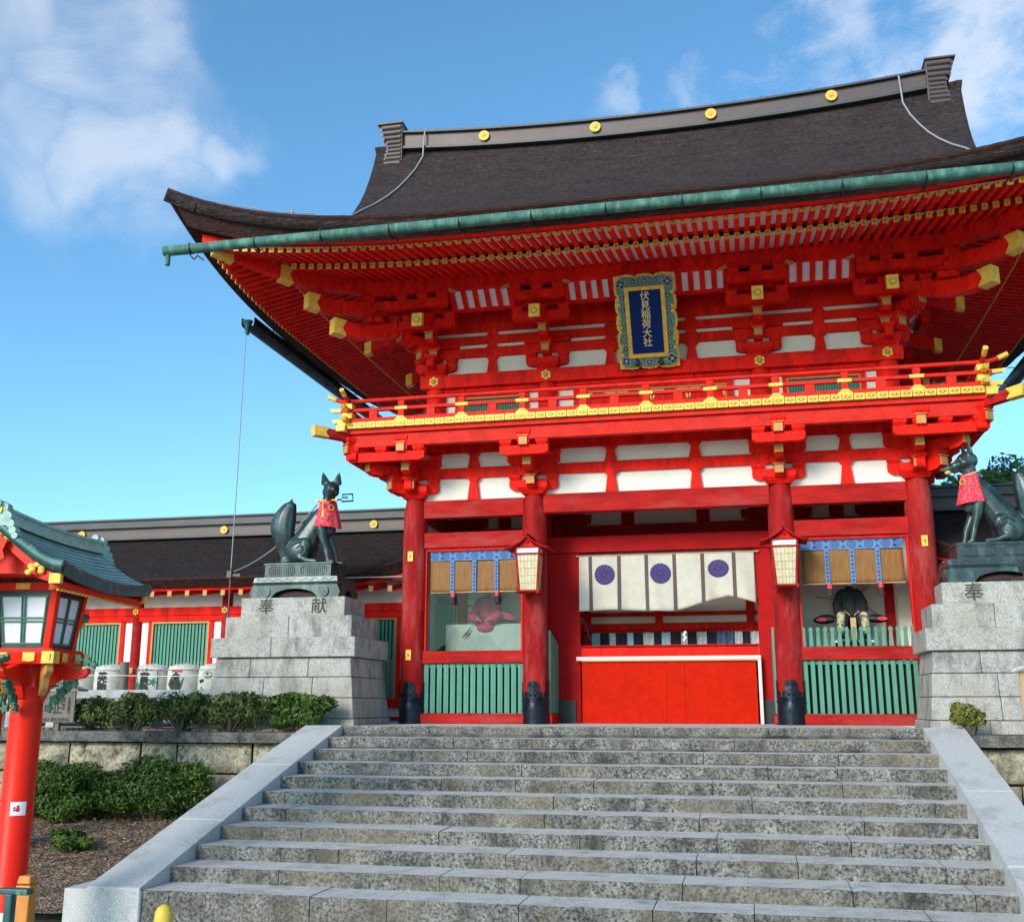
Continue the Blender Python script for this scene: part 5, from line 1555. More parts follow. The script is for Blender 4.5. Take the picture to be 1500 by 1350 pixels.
    if mode == 'front':
        d = Vector((1, .12, .04)).normalized()
        a0 = q-d*.20; a1 = q+d*.17
        c.cyl(X(tuple(a0)), X(tuple(a1)), .017, n=10)
        c.sphere(X(tuple(a0)), (.035, .035, .04), 10, 8); c.sphere(X(tuple(a0+d*.06)), (.022, .03, .03), 10, 8); c.sphere(X(tuple(a1)), (.03, .03, .035), 10, 8)
        k1 = MB()
        def P2(u, v): return Vector(X(tuple(a1+d*u+Vector((0, 0, v)))))
        k1.tube([P2(0, 0), P2(.10, 0)], .016, 8)
        k1.tube([P2(.10, -.04), P2(.33, -.04), P2(.31, .10), P2(.11, .10), P2(.12, .035), P2(.22, .035)], .018, 6)
        k1.build('key_bit', 'iron', t)
        a3 = q-d*.10
        c.tube([X(tuple(a3)), X(tuple(a3+Vector((0, -.03, -.12)))), X(tuple(a3+Vector((.02, -.03, -.20))))], .010, 6)
        c.sphere(X(tuple(a3+Vector((.02, -.03, -.22)))), (.03, .03, .03), 8, 6); c.cyl(X(tuple(a3+Vector((.02, -.03, -.22)))), X(tuple(a3+Vector((.02, -.03, -.34)))), .02, .035, n=10)
        c.build('golden_key', 'gold', t)
    else:
        q = Vector(H(.30, 0, -.115)); c.sphere(X(tuple(q)), (.055, .05, .04), 12, 8); c.build('golden_jewel', 'gold', t)
    c = MB(); fr = Vector((math.cos(-.9), math.sin(-.9), 0)) if mode == 'front' else Vector((.75, -.66, 0))
    pts = []
    for k in range(21):
        a = 2*PI*k/20; sd_ = Vector((-fr.y, fr.x, 0)); pts.append(X(tuple(Vector((.40, 0, 1.10))+fr*.235+sd_*(.05*math.cos(a))+Vector((0, 0, .05*math.sin(a))))))
    c.tube(pts, .009, 5); c.build('bib_emblem', 'gold', t)
    return t
fox(PLX+.02, 1, 'seated bronze fox with key in its mouth on the left pedestal', 'front')
fox(PRX+.12, -1, 'seated bronze fox in profile with golden jewel on the right pedestal', 'side')
# ================================================================== THINGS ON THE GATE
# name plaque
pq = thing('gate_plaque', 'tall gilt-framed plaque with blue panel and gold characters under the upper eaves', 'plaque', (0, Y2-.26, 7.05))
TILT = R(31)
def PQ(x, v, n=0.0):      # x right, v up along the tilted board, n out of its face
    return (x, Y2-.26-v*math.sin(TILT)-n*math.cos(TILT), 7.05+v*math.cos(TILT)-n*math.sin(TILT))
def pq_plate(pts, n0, n1):
    k = len(pts); mb = MB()
    mb.add([PQ(a, b, n0) for a, b in pts]+[PQ(a, b, n1) for a, b in pts], [tuple(range(k)), tuple(range(2*k-1, k-1, -1))]+[(i, (i+1) % k, (i+1) % k+k, i+k) for i in range(k)])
    return mb
HW, HH = .59, 1.88
def scallop(inset):
    L = []
    def side(p, q, n, amp, nx, ny):
        for i in range(n*8):
            u = i/(n*8); a = amp*abs(math.sin(PI*u*n))**.5+.018*abs(math.sin(PI*u*n*3))
            e = 1-min(1, min(u, 1-u)*8)*.0
            L.append((p[0]+(q[0]-p[0])*u+nx*(a-inset), p[1]+(q[1]-p[1])*u+ny*(a-inset)))
    w_, h = HW-.05, HH-.05
    side((-w_, .05), (w_, .05), 3, .05, 0, -1); side((w_, .05), (w_, h), 5, .05, 1, 0); side((w_, h), (-w_, h), 3, .05, 0, 1); side((-w_, h), (-w_, .05), 5, .05, -1, 0)
    return L
fr = pq_plate(scallop(0), -.02, .10).build('gilt_frame', 'gold', pq, bevel=.006)
for q in (-1, 1):
    for v in (.0, HH-.12):
        k = MB(); pts = [(q*(HW+.01), v), (q*(HW-.16), v), (q*(HW-.16), v+.12), (q*(HW+.01), v+.12)]
        pq_plate(pts, .0, .105).build('gilt_corner', 'gold', fr)
pq_plate(scallop(.045), .10, .125).build('green_border', 'green', pq, bevel=.004)
pq_plate([(-.39, .23), (.39, .23), (.39, HH-.23), (-.39, HH-.23)], .12, .165).build('inner_gilt_frame', 'gold', pq, bevel=.008)
pq_plate([(-.315, .31), (.315, .31), (.315, HH-.30), (-.315, HH-.30)], .16, .170).build('blue_panel', 'panel_blue', pq)
m = MB(); rn = random.Random(4)
def blob(x, v, r, mb, n0, mi, lob=4, ph=0.0):
    pts = [(x+r*(1+.28*math.cos(lob*a+ph))*math.cos(a), v+r*(1+.28*math.cos(lob*a+ph))*math.sin(a)) for a in [2*PI*i/28 for i in range(28)]]
    q = pq_plate(pts, n0, n0+.008); mb.add(q.v, q.f, mi)
pos = [(sx*.45, v, .055) for sx in (-1, 1) for v in (.42, .68, .94, 1.20, 1.44)] + [(sx*.46, v, .085) for sx in (-1, 1) for v in (.17, HH-.16)] + [(x, v, .06) for x in (-.22, 0, .22) for v in (.13, HH-.12)]
for i, (x, v, r) in enumerate(pos):
    blob(x, v, r*1.12, m, .126, 0, 4, i); blob(x, v, r*.9, m, .135, 1 if i % 3 else 2, 4, i); blob(x, v, r*.35, m, .144, 0, 3, 0)
for i in range(14):
    sx = rn.choice((-1, 1)); v = .3+1.2*i/13
    m.add(*[(lambda q: (q.v, q.f))(pq_plate([(sx*.53+.035*math.cos(a), v+.035*math.sin(a)) for a in [2*PI*j/12 for j in range(12)]], .126, .134))][0], 3)
m.build('painted_flowers', ['cloth', 'navy_cloth', 'purple_dark', 'gold'], pq)
m = MB()
chs = '伏見稲荷大社'
for i, ch in enumerate(chs):
    v = HH-.30-.125-i*.186
    me = text_mesh(ch, .19, .0025)
    mt_ = Matrix.Translation(PQ(0, v, .173)) @ Matrix.Rotation(PI/2+TILT, 4, 'X')
    m.mesh(me, mt_)
m.build('gold_characters', mat('gold_leaf_letter', (.85, .66, .30), .5, .2), pq)
for x in (-.24, .24):
    m = MB(); a = PQ(x, -.05, .02); b = PQ(x, .13, .15); m.box(x-.04, x+.04, b[1]-.02, a[1]+.05, 7.02, 7.20); m.build('iron_hook', 'iron', pq, bevel=.01)
m = MB(); m.cyl(PQ(-.3, HH-.15, -.02), (-.3, Y2-.90, 8.75), .015, n=6); m.cyl(PQ(.3, HH-.15, -.02), (.3, Y2-.90, 8.75), .015, n=6); m.build('hanger', 'iron', pq)

# column lanterns
def col_lantern(x, label):
    cy = -.52
    t = thing('column_lantern', label, 'lantern', (x, cy, 2.47), 0, 'lanterns on the inner columns')
    a = MB(); z0, z1 = 2.50, 3.20
    def sq(z, a0): return [(x-a0, cy-a0, z), (x+a0, cy-a0, z), (x+a0, cy+a0, z), (x-a0, cy+a0, z)]
    b0, b1 = .175, .235
    for sx in (-1, 1):
        for sy in (-1, 1):
            a.add([(x+sx*b0-.018, cy+sy*b0-.018, z0), (x+sx*b0+.018, cy+sy*b0-.018, z0), (x+sx*b0+.018, cy+sy*b0+.018, z0), (x+sx*b0-.018, cy+sy*b0+.018, z0),
                   (x+sx*b1-.018, cy+sy*b1-.018, z1+.12), (x+sx*b1+.018, cy+sy*b1-.018, z1+.12), (x+sx*b1+.018, cy+sy*b1+.018, z1+.12), (x+sx*b1-.018, cy+sy*b1+.018, z1+.12)],
                  [(0, 3, 2, 1), (4, 5, 6, 7), (0, 1, 5, 4), (1, 2, 6, 5), (2, 3, 7, 6), (3, 0, 4, 7)])
    a.box(x-b0-.05, x+b0+.05, cy-b0-.05, cy+b0+.05, z0-.03, z0+.005)
    a.box(x-b1-.03, x+b1+.03, cy-b1-.03, cy+b1+.03, z1-.012, z1+.012)
    a.box(x-b1-.03, x+b1+.03, cy-b1-.03, cy+b1+.03, z1+.115, z1+.14)
    a.build('frame', 'red_beam', t, bevel=.004)
    p = MB()
    e0, e1 = b0-.004, b1-.016
    p.add([(x-e0, cy-e0, z0+.006), (x+e0, cy-e0, z0+.006), (x+e0, cy+e0, z0+.006), (x-e0, cy+e0, z0+.006), (x-e1, cy-e1, z1-.014), (x+e1, cy-e1, z1-.014), (x+e1, cy+e1, z1-.014), (x-e1, cy+e1, z1-.014)],
          [(0, 1, 5, 4), (1, 2, 6, 5), (2, 3, 7, 6), (3, 0, 4, 7)])
    p.build('panes', 'horn', t)
    p = MB(); p.box(x-b1+.016, x+b1-.016, cy-b1+.008, cy+b1-.008, z1+.013, z1+.113); p.build('white_band', 'white_wood', t)
    p = MB()
    for k in range(1, 5):
        u = k/5; z = z0+(z1-z0)*u; e = e0+(e1-e0)*u+.003
        for ax in (0, 1):
            for s in (-1, 1):
                if ax == 0: p.box(x-e, x+e, cy+s*e-.004, cy+s*e+.004, z-.005, z+.005)
                else: p.box(x+s*e-.004, x+s*e+.004, cy-e, cy+e, z-.005, z+.005)
    for k in range(1, 6):
        u = -1+2*k/6
        for s in (-1, 1):
            p.tube([(x+u*e0, cy+s*(e0+.002), z0), (x+u*e1, cy+s*(e1+.002), z1)], .004, 4); p.tube([(x+s*(e0+.002), cy+u*e0, z0), (x+s*(e1+.002), cy+u*e1, z1)], .004, 4)
    p.build('glazing_bars', 'ochre', t)
    # little curved gable roof, ridge running front to back
    r_ = MB(); P = []
    for k in range(17):
        u = -1+2*k/16; q = abs(u)
        zz = 3.555-.30*q**.75+.06*q**4
        P.append([(x+u*.43, cy-.36, zz), (x+u*.43, cy+.36, zz)])
    r_.grid(P); ro = r_.build('curved_roof', 'red_beam', t); so = ro.modifiers.new('s', 'SOLIDIFY'); so.thickness = .028
    r_ = MB(); pts = [(-.235, z1+.14)]+[(-.30+.6*k/12, 3.52-.30*abs(-1+2*k/12)**.75*1.0*.98-.0) for k in range(13)]+[(.235, z1+.14)]
    r_.prism([(a_, b_) for a_, b_ in pts if b_ > z1+.139], (x, cy-.25, 0), (1, 0, 0), Z3, (0, 1, 0), .02); r_.prism([(a_, b_) for a_, b_ in pts if b_ > z1+.139], (x, cy+.25, 0), (1, 0, 0), Z3, (0, 1, 0), .02); r_.build('gable', 'red', t)
    g_ = MB(); flower(g_, (x, cy-.27, 3.43), .035, 4, depth=.02); g_.cyl((x, cy-.30, 3.54), (x, cy-.30, 3.66), .022, .010, n=8); g_.box(x-.028, x+.028, cy-.38, cy+.36, 3.553, 3.578)
    for s in (-1, 1): g_.box(x+s*(b0+.02)-.018, x+s*(b0+.02)+.018, cy-b0-.07, cy-b0-.03, z0-.07, z0-.02)
    g_.build('trim', 'red_beam', t)
    g_ = MB(); g_.box(x-.03, x+.03, cy+.18, -.22, 3.10, 3.16); g_.build('wall_bracket', 'iron', t)
col_lantern(-2.40, 'small gabled red lantern on the column left of the curtain')
col_lantern(2.40, 'small gabled red lantern on the column right of the curtain')

# bamboo blinds
def blind(x0, x1, label):
    t = thing('bamboo_blind', label, 'blind', ((x0+x1)/2, .03, 3.4), 0, 'blinds in the side bays')
    def pnt(x, z): return (x, .035+.012*math.sin(x*3.1+z*2), z)
    m_ = MB(); P = [[pnt(x0+(x1-x0)*i/24, 2.57+.65*j/8) for j in range(9)] for i in range(25)]; m_.grid(P); o_ = m_.build('bamboo_slats', 'blind', t); so = o_.modifiers.new('s', 'SOLIDIFY'); so.thickness = .012
    m_ = MB(); m_.box(x0, x1, .008, .05, 3.205, 3.40); m_.build('brocade_band', 'blue_cloth', t)
    m_ = MB(); n = 6
    for i in range(n+1):
        cx_ = x0+(x1-x0)*(i+.02)/n if i else x0+.07
        cx_ = min(max(cx_, x0+.09), x1-.09)
        for r0, r1 in ((.085, .068), (.052, .037), (.020, 0)):
            K = 8; a0 = [(cx_+r0*math.cos(PI/8+2*PI*k/K), .0065, 3.30+r0*math.sin(PI/8+2*PI*k/K)) for k in range(K)]
            a1 = [(cx_+r1*math.cos(PI/8+2*PI*k/K), .0065, 3.30+r1*math.sin(PI/8+2*PI*k/K)) for k in range(K)]
            if r1 > 0: m_.add(a0+a1, [(k, (k+1) % K, (k+1) % K+K, k+K) for k in range(K)])
            else: m_.add(a0, [tuple(range(K))])
        if i < n:
            mx_ = cx_+(x1-x0)/n/2
            m_.add([(mx_-.05, .0065, 3.235), (mx_+.05, .0065, 3.235), (mx_, .0065, 3.285)], [(0, 1, 2)]); m_.add([(mx_-.05, .0065, 3.375), (mx_+.05, .0065, 3.375), (mx_, .0065, 3.325)], [(0, 1, 2)])
    for k in (1, 2, 3):
        xx = x0+(x1-x0)*k/4
        for j in range(8):
            z = 2.62+j*.075; m_.add([(xx-.026, .0015, z), (xx, .0015, z-.026), (xx+.026, .0015, z), (xx, .0015, z+.026)], [(0, 1, 2, 3)]) if j % 2 else m_.add([(xx+.026*math.cos(a), .0015, z+.026*math.sin(a)) for a in [2*PI*q/10 for q in range(10)]], [tuple(range(10))])
    m_.build('brocade_pattern', 'navy_cloth', t)
    for k in (1, 2, 3):
        xx = x0+(x1-x0)*k/4; m_ = MB(); m_.box(xx-.04, xx+.04, .004, .02, 2.56, 3.204); m_.build('brocade_strip', 'blue_cloth', t)
    m_ = MB(); m_.cyl((x0, .04, 2.565), (x1, .04, 2.565), .014, n=8); m_.build('bottom_rod', 'wood', t)
    for k in (1, 3):
        xx = x0+(x1-x0)*k/4+.02; m_ = MB(); m_.cyl((xx, 0, 2.56), (xx, 0, 2.47), .045, .05, n=10); ta = m_.build('tassel', 'bib', t); m_ = MB(); m_.cyl((xx, 0, 2.47), (xx, 0, 2.33), .045, .065, n=10); m_.build('tassel_fringe', 'gloom', ta)
blind(-A1+.33, -B1-.33, 'bamboo blind with blue brocade band above the crimson-robed figure')
blind(B1+.33, A1-.33, 'bamboo blind with blue brocade band above the black-robed figure')

# curtain over the centre opening
cu = thing('hanging_curtain', 'cream curtain with purple chrysanthemum crests across the centre opening', 'curtain', (.1, .93, 3.3))
XA, XC = -1.66, 1.86
def bot(x):
    u = (x-XA)/(XC-XA)
    return 2.215+.02*math.sin(u*9)+(.24*max(0, (u-.55)/.3)**1.0 if .55 < u < .85 else 0)+(.24-.14*(u-.85)/.15 if u >= .85 else 0)
def cy_(x, z):
    v = (3.33-z)/1.1
    return .93+(.018+.03*v)*math.sin(x*7.3+1.2*math.sin(z*2.2))+.012*math.sin(x*17+z*3)*v - .03*max(0, x)*v
m = MB(); P = []
for i in range(141):
    x = XA+(XC-XA)*i/140; zb = bot(x); P.append([(x, cy_(x, zb+(3.33-zb)*j/16), zb+(3.33-zb)*j/16) for j in range(17)])
m.grid(P); o = m.build('cloth', 'cloth', cu); so = o.modifiers.new('s', 'SOLIDIFY'); so.thickness = .006
bands = (-1.425, -.835, -.275, .285, .845, 1.465)
for b_ in bands:
    m = MB(); P = []
    for x in (b_-.036, b_, b_+.036):
        zb = bot(x)-.01; P.append([(x, cy_(x, zb+(3.335-zb)*j/16)-.009, zb+(3.335-zb)*j/16) for j in range(17)])
    m.grid(P); m.build('brown_band', 'cloth_band', cu)
for cx_ in (-1.13, .005, 1.155):
    m = MB(); cz_ = 2.95 if cx_ < 1 else 3.02; r = .205
    def cp_(rr, a, dn): 
        x = cx_+rr*math.cos(a); z = cz_+rr*math.sin(a)*(1 if cx_ < 1 else .86)
        return (x, cy_(x, z)-dn, z)
    P = [[cp_(r*j/6+.001, 2*PI*i/48, .011) for j in range(7)] for i in range(48)]; m.grid(P, 1, close_u=True)
    for k in range(16):
        a0 = 2*PI*k/16; P = []
        for j in range(7):
            rr = r*(.17+.78*j/6); wa = (.028+.13*(j/6)**.35)*(1 if j < 6 else .6)*.93
            P.append([cp_(rr, a0-wa, .0145), cp_(rr, a0, .0150), cp_(rr, a0+wa, .0145)])
        m.grid(P, 0)
    P = [[cp_(r*.14*j/2+.001, 2*PI*i/16, .0150) for j in range(3)] for i in range(16)]; m.grid(P, 0, close_u=True)
    m.build('chrysanthemum_crest', ['purple', 'purple_dark'], cu)
m = MB(); m.cyl((XA-.06, .95, 3.345), (XC+.10, .95, 3.345), .016, n=8); m.build('curtain_rod', 'wood', cu)

# cloths hanging behind the opening
hc_ = thing('hanging_cloths', 'row of dark and pale blue cloths seen through the opening under the curtain', 'cloths', (0, 2.2, 1.5))
rn = random.Random(9); x = -1.6; i = 0
cols = [mat('pale_cyan_cloth', (.36, .52, .60), .9), mat('dark_cloth', (.015, .015, .022), .9), mat('slate_blue_cloth', (.07, .12, .22), .9, var=.5, vscale=14), mat('white_grey_cloth', (.50, .53, .55), .9, var=.4, vscale=16)]
while x < 1.9:
    w_ = rn.uniform(.13, .24); m = MB(); P = [[(x+w_*k/6, 2.2+.02*math.sin(k*2+i), z) for z in (1.25, 1.6, 1.86)] for k in range(7)]; m.grid(P)
    m.build('cloth_strip', cols[(0, 1, 3, 1)[i % 4] if x < .1 else (3, 1, 2, 2, 3, 1)[i % 6]], hc_); x += w_+.01; i += 1
m = MB(); m.box(-1.8, 2.1, 2.19, 2.23, 1.85, 1.90); m.build('rod', 'red_dark', hc_)
m = MB()
for k in range(4): m.sphere((.44+(.014 if k % 2 else -.014), .985, 1.62+k*.05), (.028, .006, .026), 10, 6)
o = m.build('paper_streamer', 'white_wood'); tag(o, 'small white zigzag paper streamer hanging in the centre opening', 'streamer')
m = MB(); pts = []
for k in range(14): m.sphere((-1.60+.012*k, .97, 2.08-.035*k), (.016, .012, .024), 8, 6)
o = m.build('chain', 'iron'); tag(o, 'short dark chain hanging at the left edge of the opening', 'chain')

# guardian figures in the side bays
def guardian(cx, label, robe, trousers, dark):
    cy = .85; zs = 1.60
    t = thing('seated_guardian_figure', label, 'statue', (cx, cy, zs), 0, 'guardian figures')
    m_ = MB(); k = 1.0
    C_ = lambda pts, rs, sq=1.0: cap_chain(m_, [(cx+a, cy+b, zs+c) for a, b, c in pts], rs, sq)
    C_([(0, 0, .34), (0, 0, .60), (0, 0, .80)], [.18, .165, .15], (1, .75, 1))
    C_([(-.13, 0, .86), (.13, 0, .86)], [.09, .09]); C_([(0, 0, .9), (0, 0, 1.03)], [.08, .06])
    for s in (-1, 1):
        C_([(s*.17, 0, .84), (s*.235, -.04, .66), (s*.225, -.14, .50), (s*.14, -.24, .47)], [.085, .095, .095, .075])
        if not dark: C_([(s*.10, -.05, .42), (s*.24, -.22, .50), (s*.30, -.20, .54)], [.13, .10, .07]); continue
        C_([(s*.10, -.05, .34), (s*.17, -.33, .36), (s*.19, -.36, .12), (s*.19, -.38, .03)], [.13, .11, .085, .07])
        m_.sphere((cx+s*.19, cy-.43, zs+.03), (.05, .10, .04), 10, 6)
    m_.sphere((cx, cy, zs+.30), (.26, .22, .14), 14, 8)
    m_.build('body', robe, t, remesh=.016, smooth_it=3)
    h_ = MB()
    h_.sphere((cx, cy-.02, zs+1.18), (.088, .10, .125), 14, 10); h_.cyl((cx, cy, zs+1.0), (cx, cy, zs+1.1), .05, n=10)
    h_.sphere((cx, cy-.125, zs+1.17), (.014, .022, .028), 8, 6); h_.box(cx-.028, cx+.028, cy-.120, cy-.10, zs+1.115, zs+1.123)
    for s in (-1, 1):
        h_.sphere((cx+s*.09, cy, zs+1.18), (.015, .025, .035), 8, 6)
        h_.sphere((cx+s*.135, cy-.29, zs+.46), (.045, .035, .03), 10, 6)
        for f_ in range(4): h_.tube([(cx+s*(.11-.018*f_), cy-.30, zs+.475-.012*f_), (cx+s*(.085-.012*f_), cy-.335, zs+.465-.012*f_), (cx+s*(.075-.01*f_), cy-.335, zs+.44-.012*f_)], .009, 5)
        h_.tube([(cx+s*.14, cy-.30, zs+.485), (cx+s*.11, cy-.33, zs+.50)], .011, 5)
    h_.build('head_and_hands', 'skin', t)
    e = MB()
    for s in (-1, 1): e.sphere((cx+s*.034, cy-.112, zs+1.195), (.012, .008, .007), 8, 5)
    e.sphere((cx, cy+.02, zs+1.255), (.10, .11, .08), 12, 8); e.box(cx-.03, cx+.03, cy+.0, cy+.06, zs+1.30, zs+1.42); e.box(cx-.16, cx+.16, cy-.02, cy+.0, zs+1.22, zs+1.25)
    e.build('black_cap', 'dark', t)
    c = MB(); c.tube([(cx+.085*math.cos(a), cy-.01+.075*math.sin(a), zs+1.005) for a in [2*PI*i/16 for i in range(17)]], .016, 6); c.build('collar', 'cloth', t)
    for s in ((-1, 1) if dark else ()):
        l_ = MB(); cap_chain(l_, [(cx+s*.21, cy-.40, zs+.40), (cx+s*.235, cy-.45, zs+.12)], [.085, .075]); l_.build('patterned_leg', trousers, t, remesh=.02, smooth_it=2)
        wv = MB(); P = []
        for i in range(13):
            u = i/12; x = s*(.28+.42*u); hh = .095*math.sin(PI*min(1, u*.92+.08))**.7
            P.append([(cx+x, cy-.12, zs+.36-hh*.8-.02*u), (cx+x, cy-.15, zs+.36-.02*u), (cx+x, cy-.12, zs+.36+hh-.02*u)])
        wv.grid(P); wo = wv.build('sleeve_wing', 'dark' if dark else robe, t); so = wo.modifiers.new('s', 'SOLIDIFY'); so.thickness = .02
        wv = MB(); P = []
        for i in range(9):
            u = i/8; x = s*(.46+.20*u); hh = .045*math.sin(PI*u)**.8
            P.append([(cx+x, cy-.178, zs+.35-hh*.7), (cx+x, cy-.178, zs+.35+hh)])
        wv.grid(P); wv.build('sleeve_lining', 'pink_white' if not dark else 'bib', wo)
        f_ = MB(); f_.prism([(s*.24, .36), (s*.33, .34), (s*.29, .0), (s*.26, -.02)], (cx, cy-.30, zs), (1, 0, 0), Z3, (0, 1, 0), .02); f_.build('ribbon', 'dark', t)
    if dark: f_ = MB(); f_.box(cx-.05, cx+.05, cy-.46, cy-.43, zs-.05, zs+.36); f_.build('sash', 'wood', t)
    else: f_ = MB(); f_.prism([(.18, .52), (.58, .44), (.66, .50), (.46, .60), (.18, .66)], (cx, cy-.16, zs), (1, 0, 0), Z3, (0, 1, 0), .05); f_.build('trailing_sleeve', robe, t, bevel=.015)
    a = MB()
    for i in range(9):
        u = .12+.055*i; a.tube([(cx+.12, cy+.16, zs+.72), (cx+.10+u*.75, cy+.20, zs+1.30-.02*i)], .006, 4)
    a.tube([(cx-.62, cy+.02, zs+.80), (cx-.2, cy, zs+.74), (cx+.3, cy+.02, zs+.6), (cx+.80, cy, zs+.20)], .009, 5)
    for i in range(4): a.tube([(cx-.30, cy-.2, zs+.30), (cx-.47+.03*i, cy-.22, zs+.10+.02*i)], .008, 4)
    a.build('bow_and_arrows', 'dark', t)
    if not dark:
        b = MB(); b.tbox(cx-.05, cy+.2, 1.142, 1.98, .80, .36, .80, .34); o_ = b.build('reflection_plinth', 'pale_reflection', bevel=.02); tag(o_, 'plinth beneath the crimson-robed figure in the pale tone of the glass reflection', 'plinth'); return  # its pale grey stands for the reflection in the glass
    st = thing('lacquer_stand', 'black and white lacquer stand beneath the black-robed figure', 'stand', (cx, cy, 1.14))
    b = MB(); b.box(cx-.36, cx+.36, cy-.34, cy+.30, 1.145, 1.19); b.box(cx-.36, cx+.36, cy-.34, cy+.30, 1.50, 1.545); b.box(cx-.30, cx+.30, cy-.28, cy+.24, 1.19, 1.50); b.build('body', 'dark', st, bevel=.006)
    b = MB()
    for x in (-.34, -.12, .12, .34):
        for z in (1.165, 1.525): b.box(cx+x-.04, cx+x+.04, cy-.35, cy-.341, z-.02, z+.02)
    b.build('white_fittings', 'white_wood', st)
guardian(3.62, 'seated guardian figure in black robe with arrows behind green pickets', 'robe_black', 'robe_gold', True)
guardian(-3.58, 'seated guardian figure in crimson robe behind glass in the left bay', 'robe_pink', 'robe_pink', False)

# ================================================================== CORRIDORS
def corridor(s, label, x_near, x_far):
    t = thing('corridor_building', label, 'building', (s*12, 1.3, 0))
    X = lambda a: s*a
    def bx(mb, a, b, *r, mi=None): mb.box(min(s*a, s*b), max(s*a, s*b), *r, mi)
    F = 1.30
    cols_ = [x_near-2.19*.0+2.19*k for k in range(int((x_far-x_near)/2.19)+1)]
    for x in cols_:
        c = MB(); c.cyl((s*x, F, 0), (s*x, F, 2.9), .12, n=18); co_ = c.build('column', 'red_beam', t)
        c = MB()
        for k in range(6):
            a = PI/6+k*PI/3; c.cyl((s*x+.04*math.cos(a), F-.118, 2.415+.04*math.sin(a)), (s*x+.04*math.cos(a), F-.145, 2.415+.04*math.sin(a)), .03, n=10)
        c.cyl((s*x, F-.12, 2.415), (s*x, F-.16, 2.415), .03, n=10, mi=1); c.build('gold_rosette', ['gold', 'gold_dark'], co_)
        c = MB(); c.box(s*x-.04, s*x+.04, F-.16, F-.115, 1.05, 1.17); c.build('gold_plate', 'ochre', co_)
    a0, a1 = x_near, cols_[-1]
    m_ = MB(); bx(m_, a0, a1, F+.0, F+.05, 2.45, 2.95); m_.build('plaster_wall', 'plaster', t)
    m_ = MB(); bx(m_, a0-.3, a1, F-.11, F+.02, 2.32, 2.50); m_.build('beam', 'red', t, bevel=.008)
    m_ = MB(); bx(m_, a0-.3, a1, F-.09, F+.02, 2.19, 2.316); m_.build('beam', 'red', t, bevel=.008)
    m_ = MB(); bx(m_, a0-.3, a1, F-.09, F+.02, .30, .50); bx(m_, a0-.3, a1, F-.06, F+.0, .05, .12); m_.build('beam', 'red', t, bevel=.008)
    m_ = MB(); bx(m_, a0-.3, a1, F-.0, F+.05, .0, .5); m_.build('plaster_base', 'white_wood', t)
    for k in range(len(cols_)-1):
        x0, x1 = cols_[k], cols_[k+1]
        for a, b in ((x0+.12, x0+.30), (x1-.30, x1-.12)):
            m_ = MB(); bx(m_, a, b, F-.02, F+.03, .5, 2.19); m_.build('white_strip', 'white_wood', t)
        m_ = MB()
        for a, b in ((x0+.30, x0+.39), (x1-.39, x1-.30)): bx(m_, a, b, F-.06, F+.03, .5, 2.19)
        w_ = m_.build('window_frame', 'red', t)
        m_ = MB(); bx(m_, x0+.39, x1-.39, F-.065, F+.02, 2.14, 2.188); bx(m_, x0+.39, x0+.43, F-.065, F+.02, .5, 2.14); bx(m_, x1-.43, x1-.39, F-.065, F+.02, .5, 2.14); m_.build('ochre_trim', 'ochre', w_)
        m_ = MB(); n = 16
        for i in range(n):
            xx = x0+.46+(x1-x0-.92)*i/(n-1); m_.box(s*xx-.027, s*xx+.027, F-.02, F+.02, .5, 2.14)
        m_.build('green_lattice', 'green', w_)
    m_ = MB(); bx(m_, a0, a1, F+1.0, F+1.04, .2, 1.35); m_.build('inner_panel', 'paper', t)
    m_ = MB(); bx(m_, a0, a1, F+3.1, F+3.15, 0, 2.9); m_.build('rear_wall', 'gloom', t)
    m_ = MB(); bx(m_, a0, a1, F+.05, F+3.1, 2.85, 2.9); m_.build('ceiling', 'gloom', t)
    # roof with an upturned end next to the gate
    def up(a, d): q = max(0, 1-(a-(a0-.35))/1.9); return .42*q*q*max(0, 1-d/1.2)
    prof = [(0, 3.06), (.5, 3.28), (1.1, 3.56), (1.7, 3.88), (2.2, 4.16), (2.5, 4.33)]
    for sg in (-1, 1):
        P = []
        xs = [a0-.35+(x_far-a0+.35)*(i/50)**1.6 for i in range(51)]
        for a in xs:
            P.append([(s*a, YM+sg*(2.55-d), z+up(a, d)) for d, z in prof])
        m_ = MB(); m_.grid(P); o_ = m_.build('roof_slope', 'bark_dark', t)
        P = []
        for a in xs:
            P.append([(s*a, YM+sg*2.55, 3.06+up(a, 0)), (s*a, YM+sg*2.55, 3.01+up(a, 0)), (s*a, YM+sg*2.38, 2.86+up(a, .1)*.95), (s*a, YM+sg*2.05, 2.87+up(a, .3)*.6), (s*a, YM+sg*1.5, 3.0)])
        m_ = MB(); m_.grid(P, smooth=False); m_.build('thatch_edge', 'bark_edge', t)
        m_ = MB(); P = [[(s*a, YM+sg*2.30, 2.868+up(a, .1)*.9), (s*a, YM+sg*2.30, 2.80+up(a, .1)*.9), (s*a, YM+sg*2.20, 2.80+up(a, .1)*.9), (s*a, YM+sg*2.20, 2.868+up(a, .1)*.9)] for a in xs]; m_.grid(P, smooth=False); m_.build('fascia', 'red', t)
    m_ = MB(); g0 = [(YM-2.55, 3.06+.42), (YM-1.4, 3.60), (YM, 4.35), (YM+1.4, 3.6), (YM+2.55, 3.48), (YM+2.3, 2.9), (YM-2.3, 2.9)]
    m_.prism(g0, (s*(a0-.30), 0, 0), (0, 1, 0), Z3, (1, 0, 0), .05); m_.build('end_gable', 'bark_edge', t)
    n = int((x_far-a0)/.42)
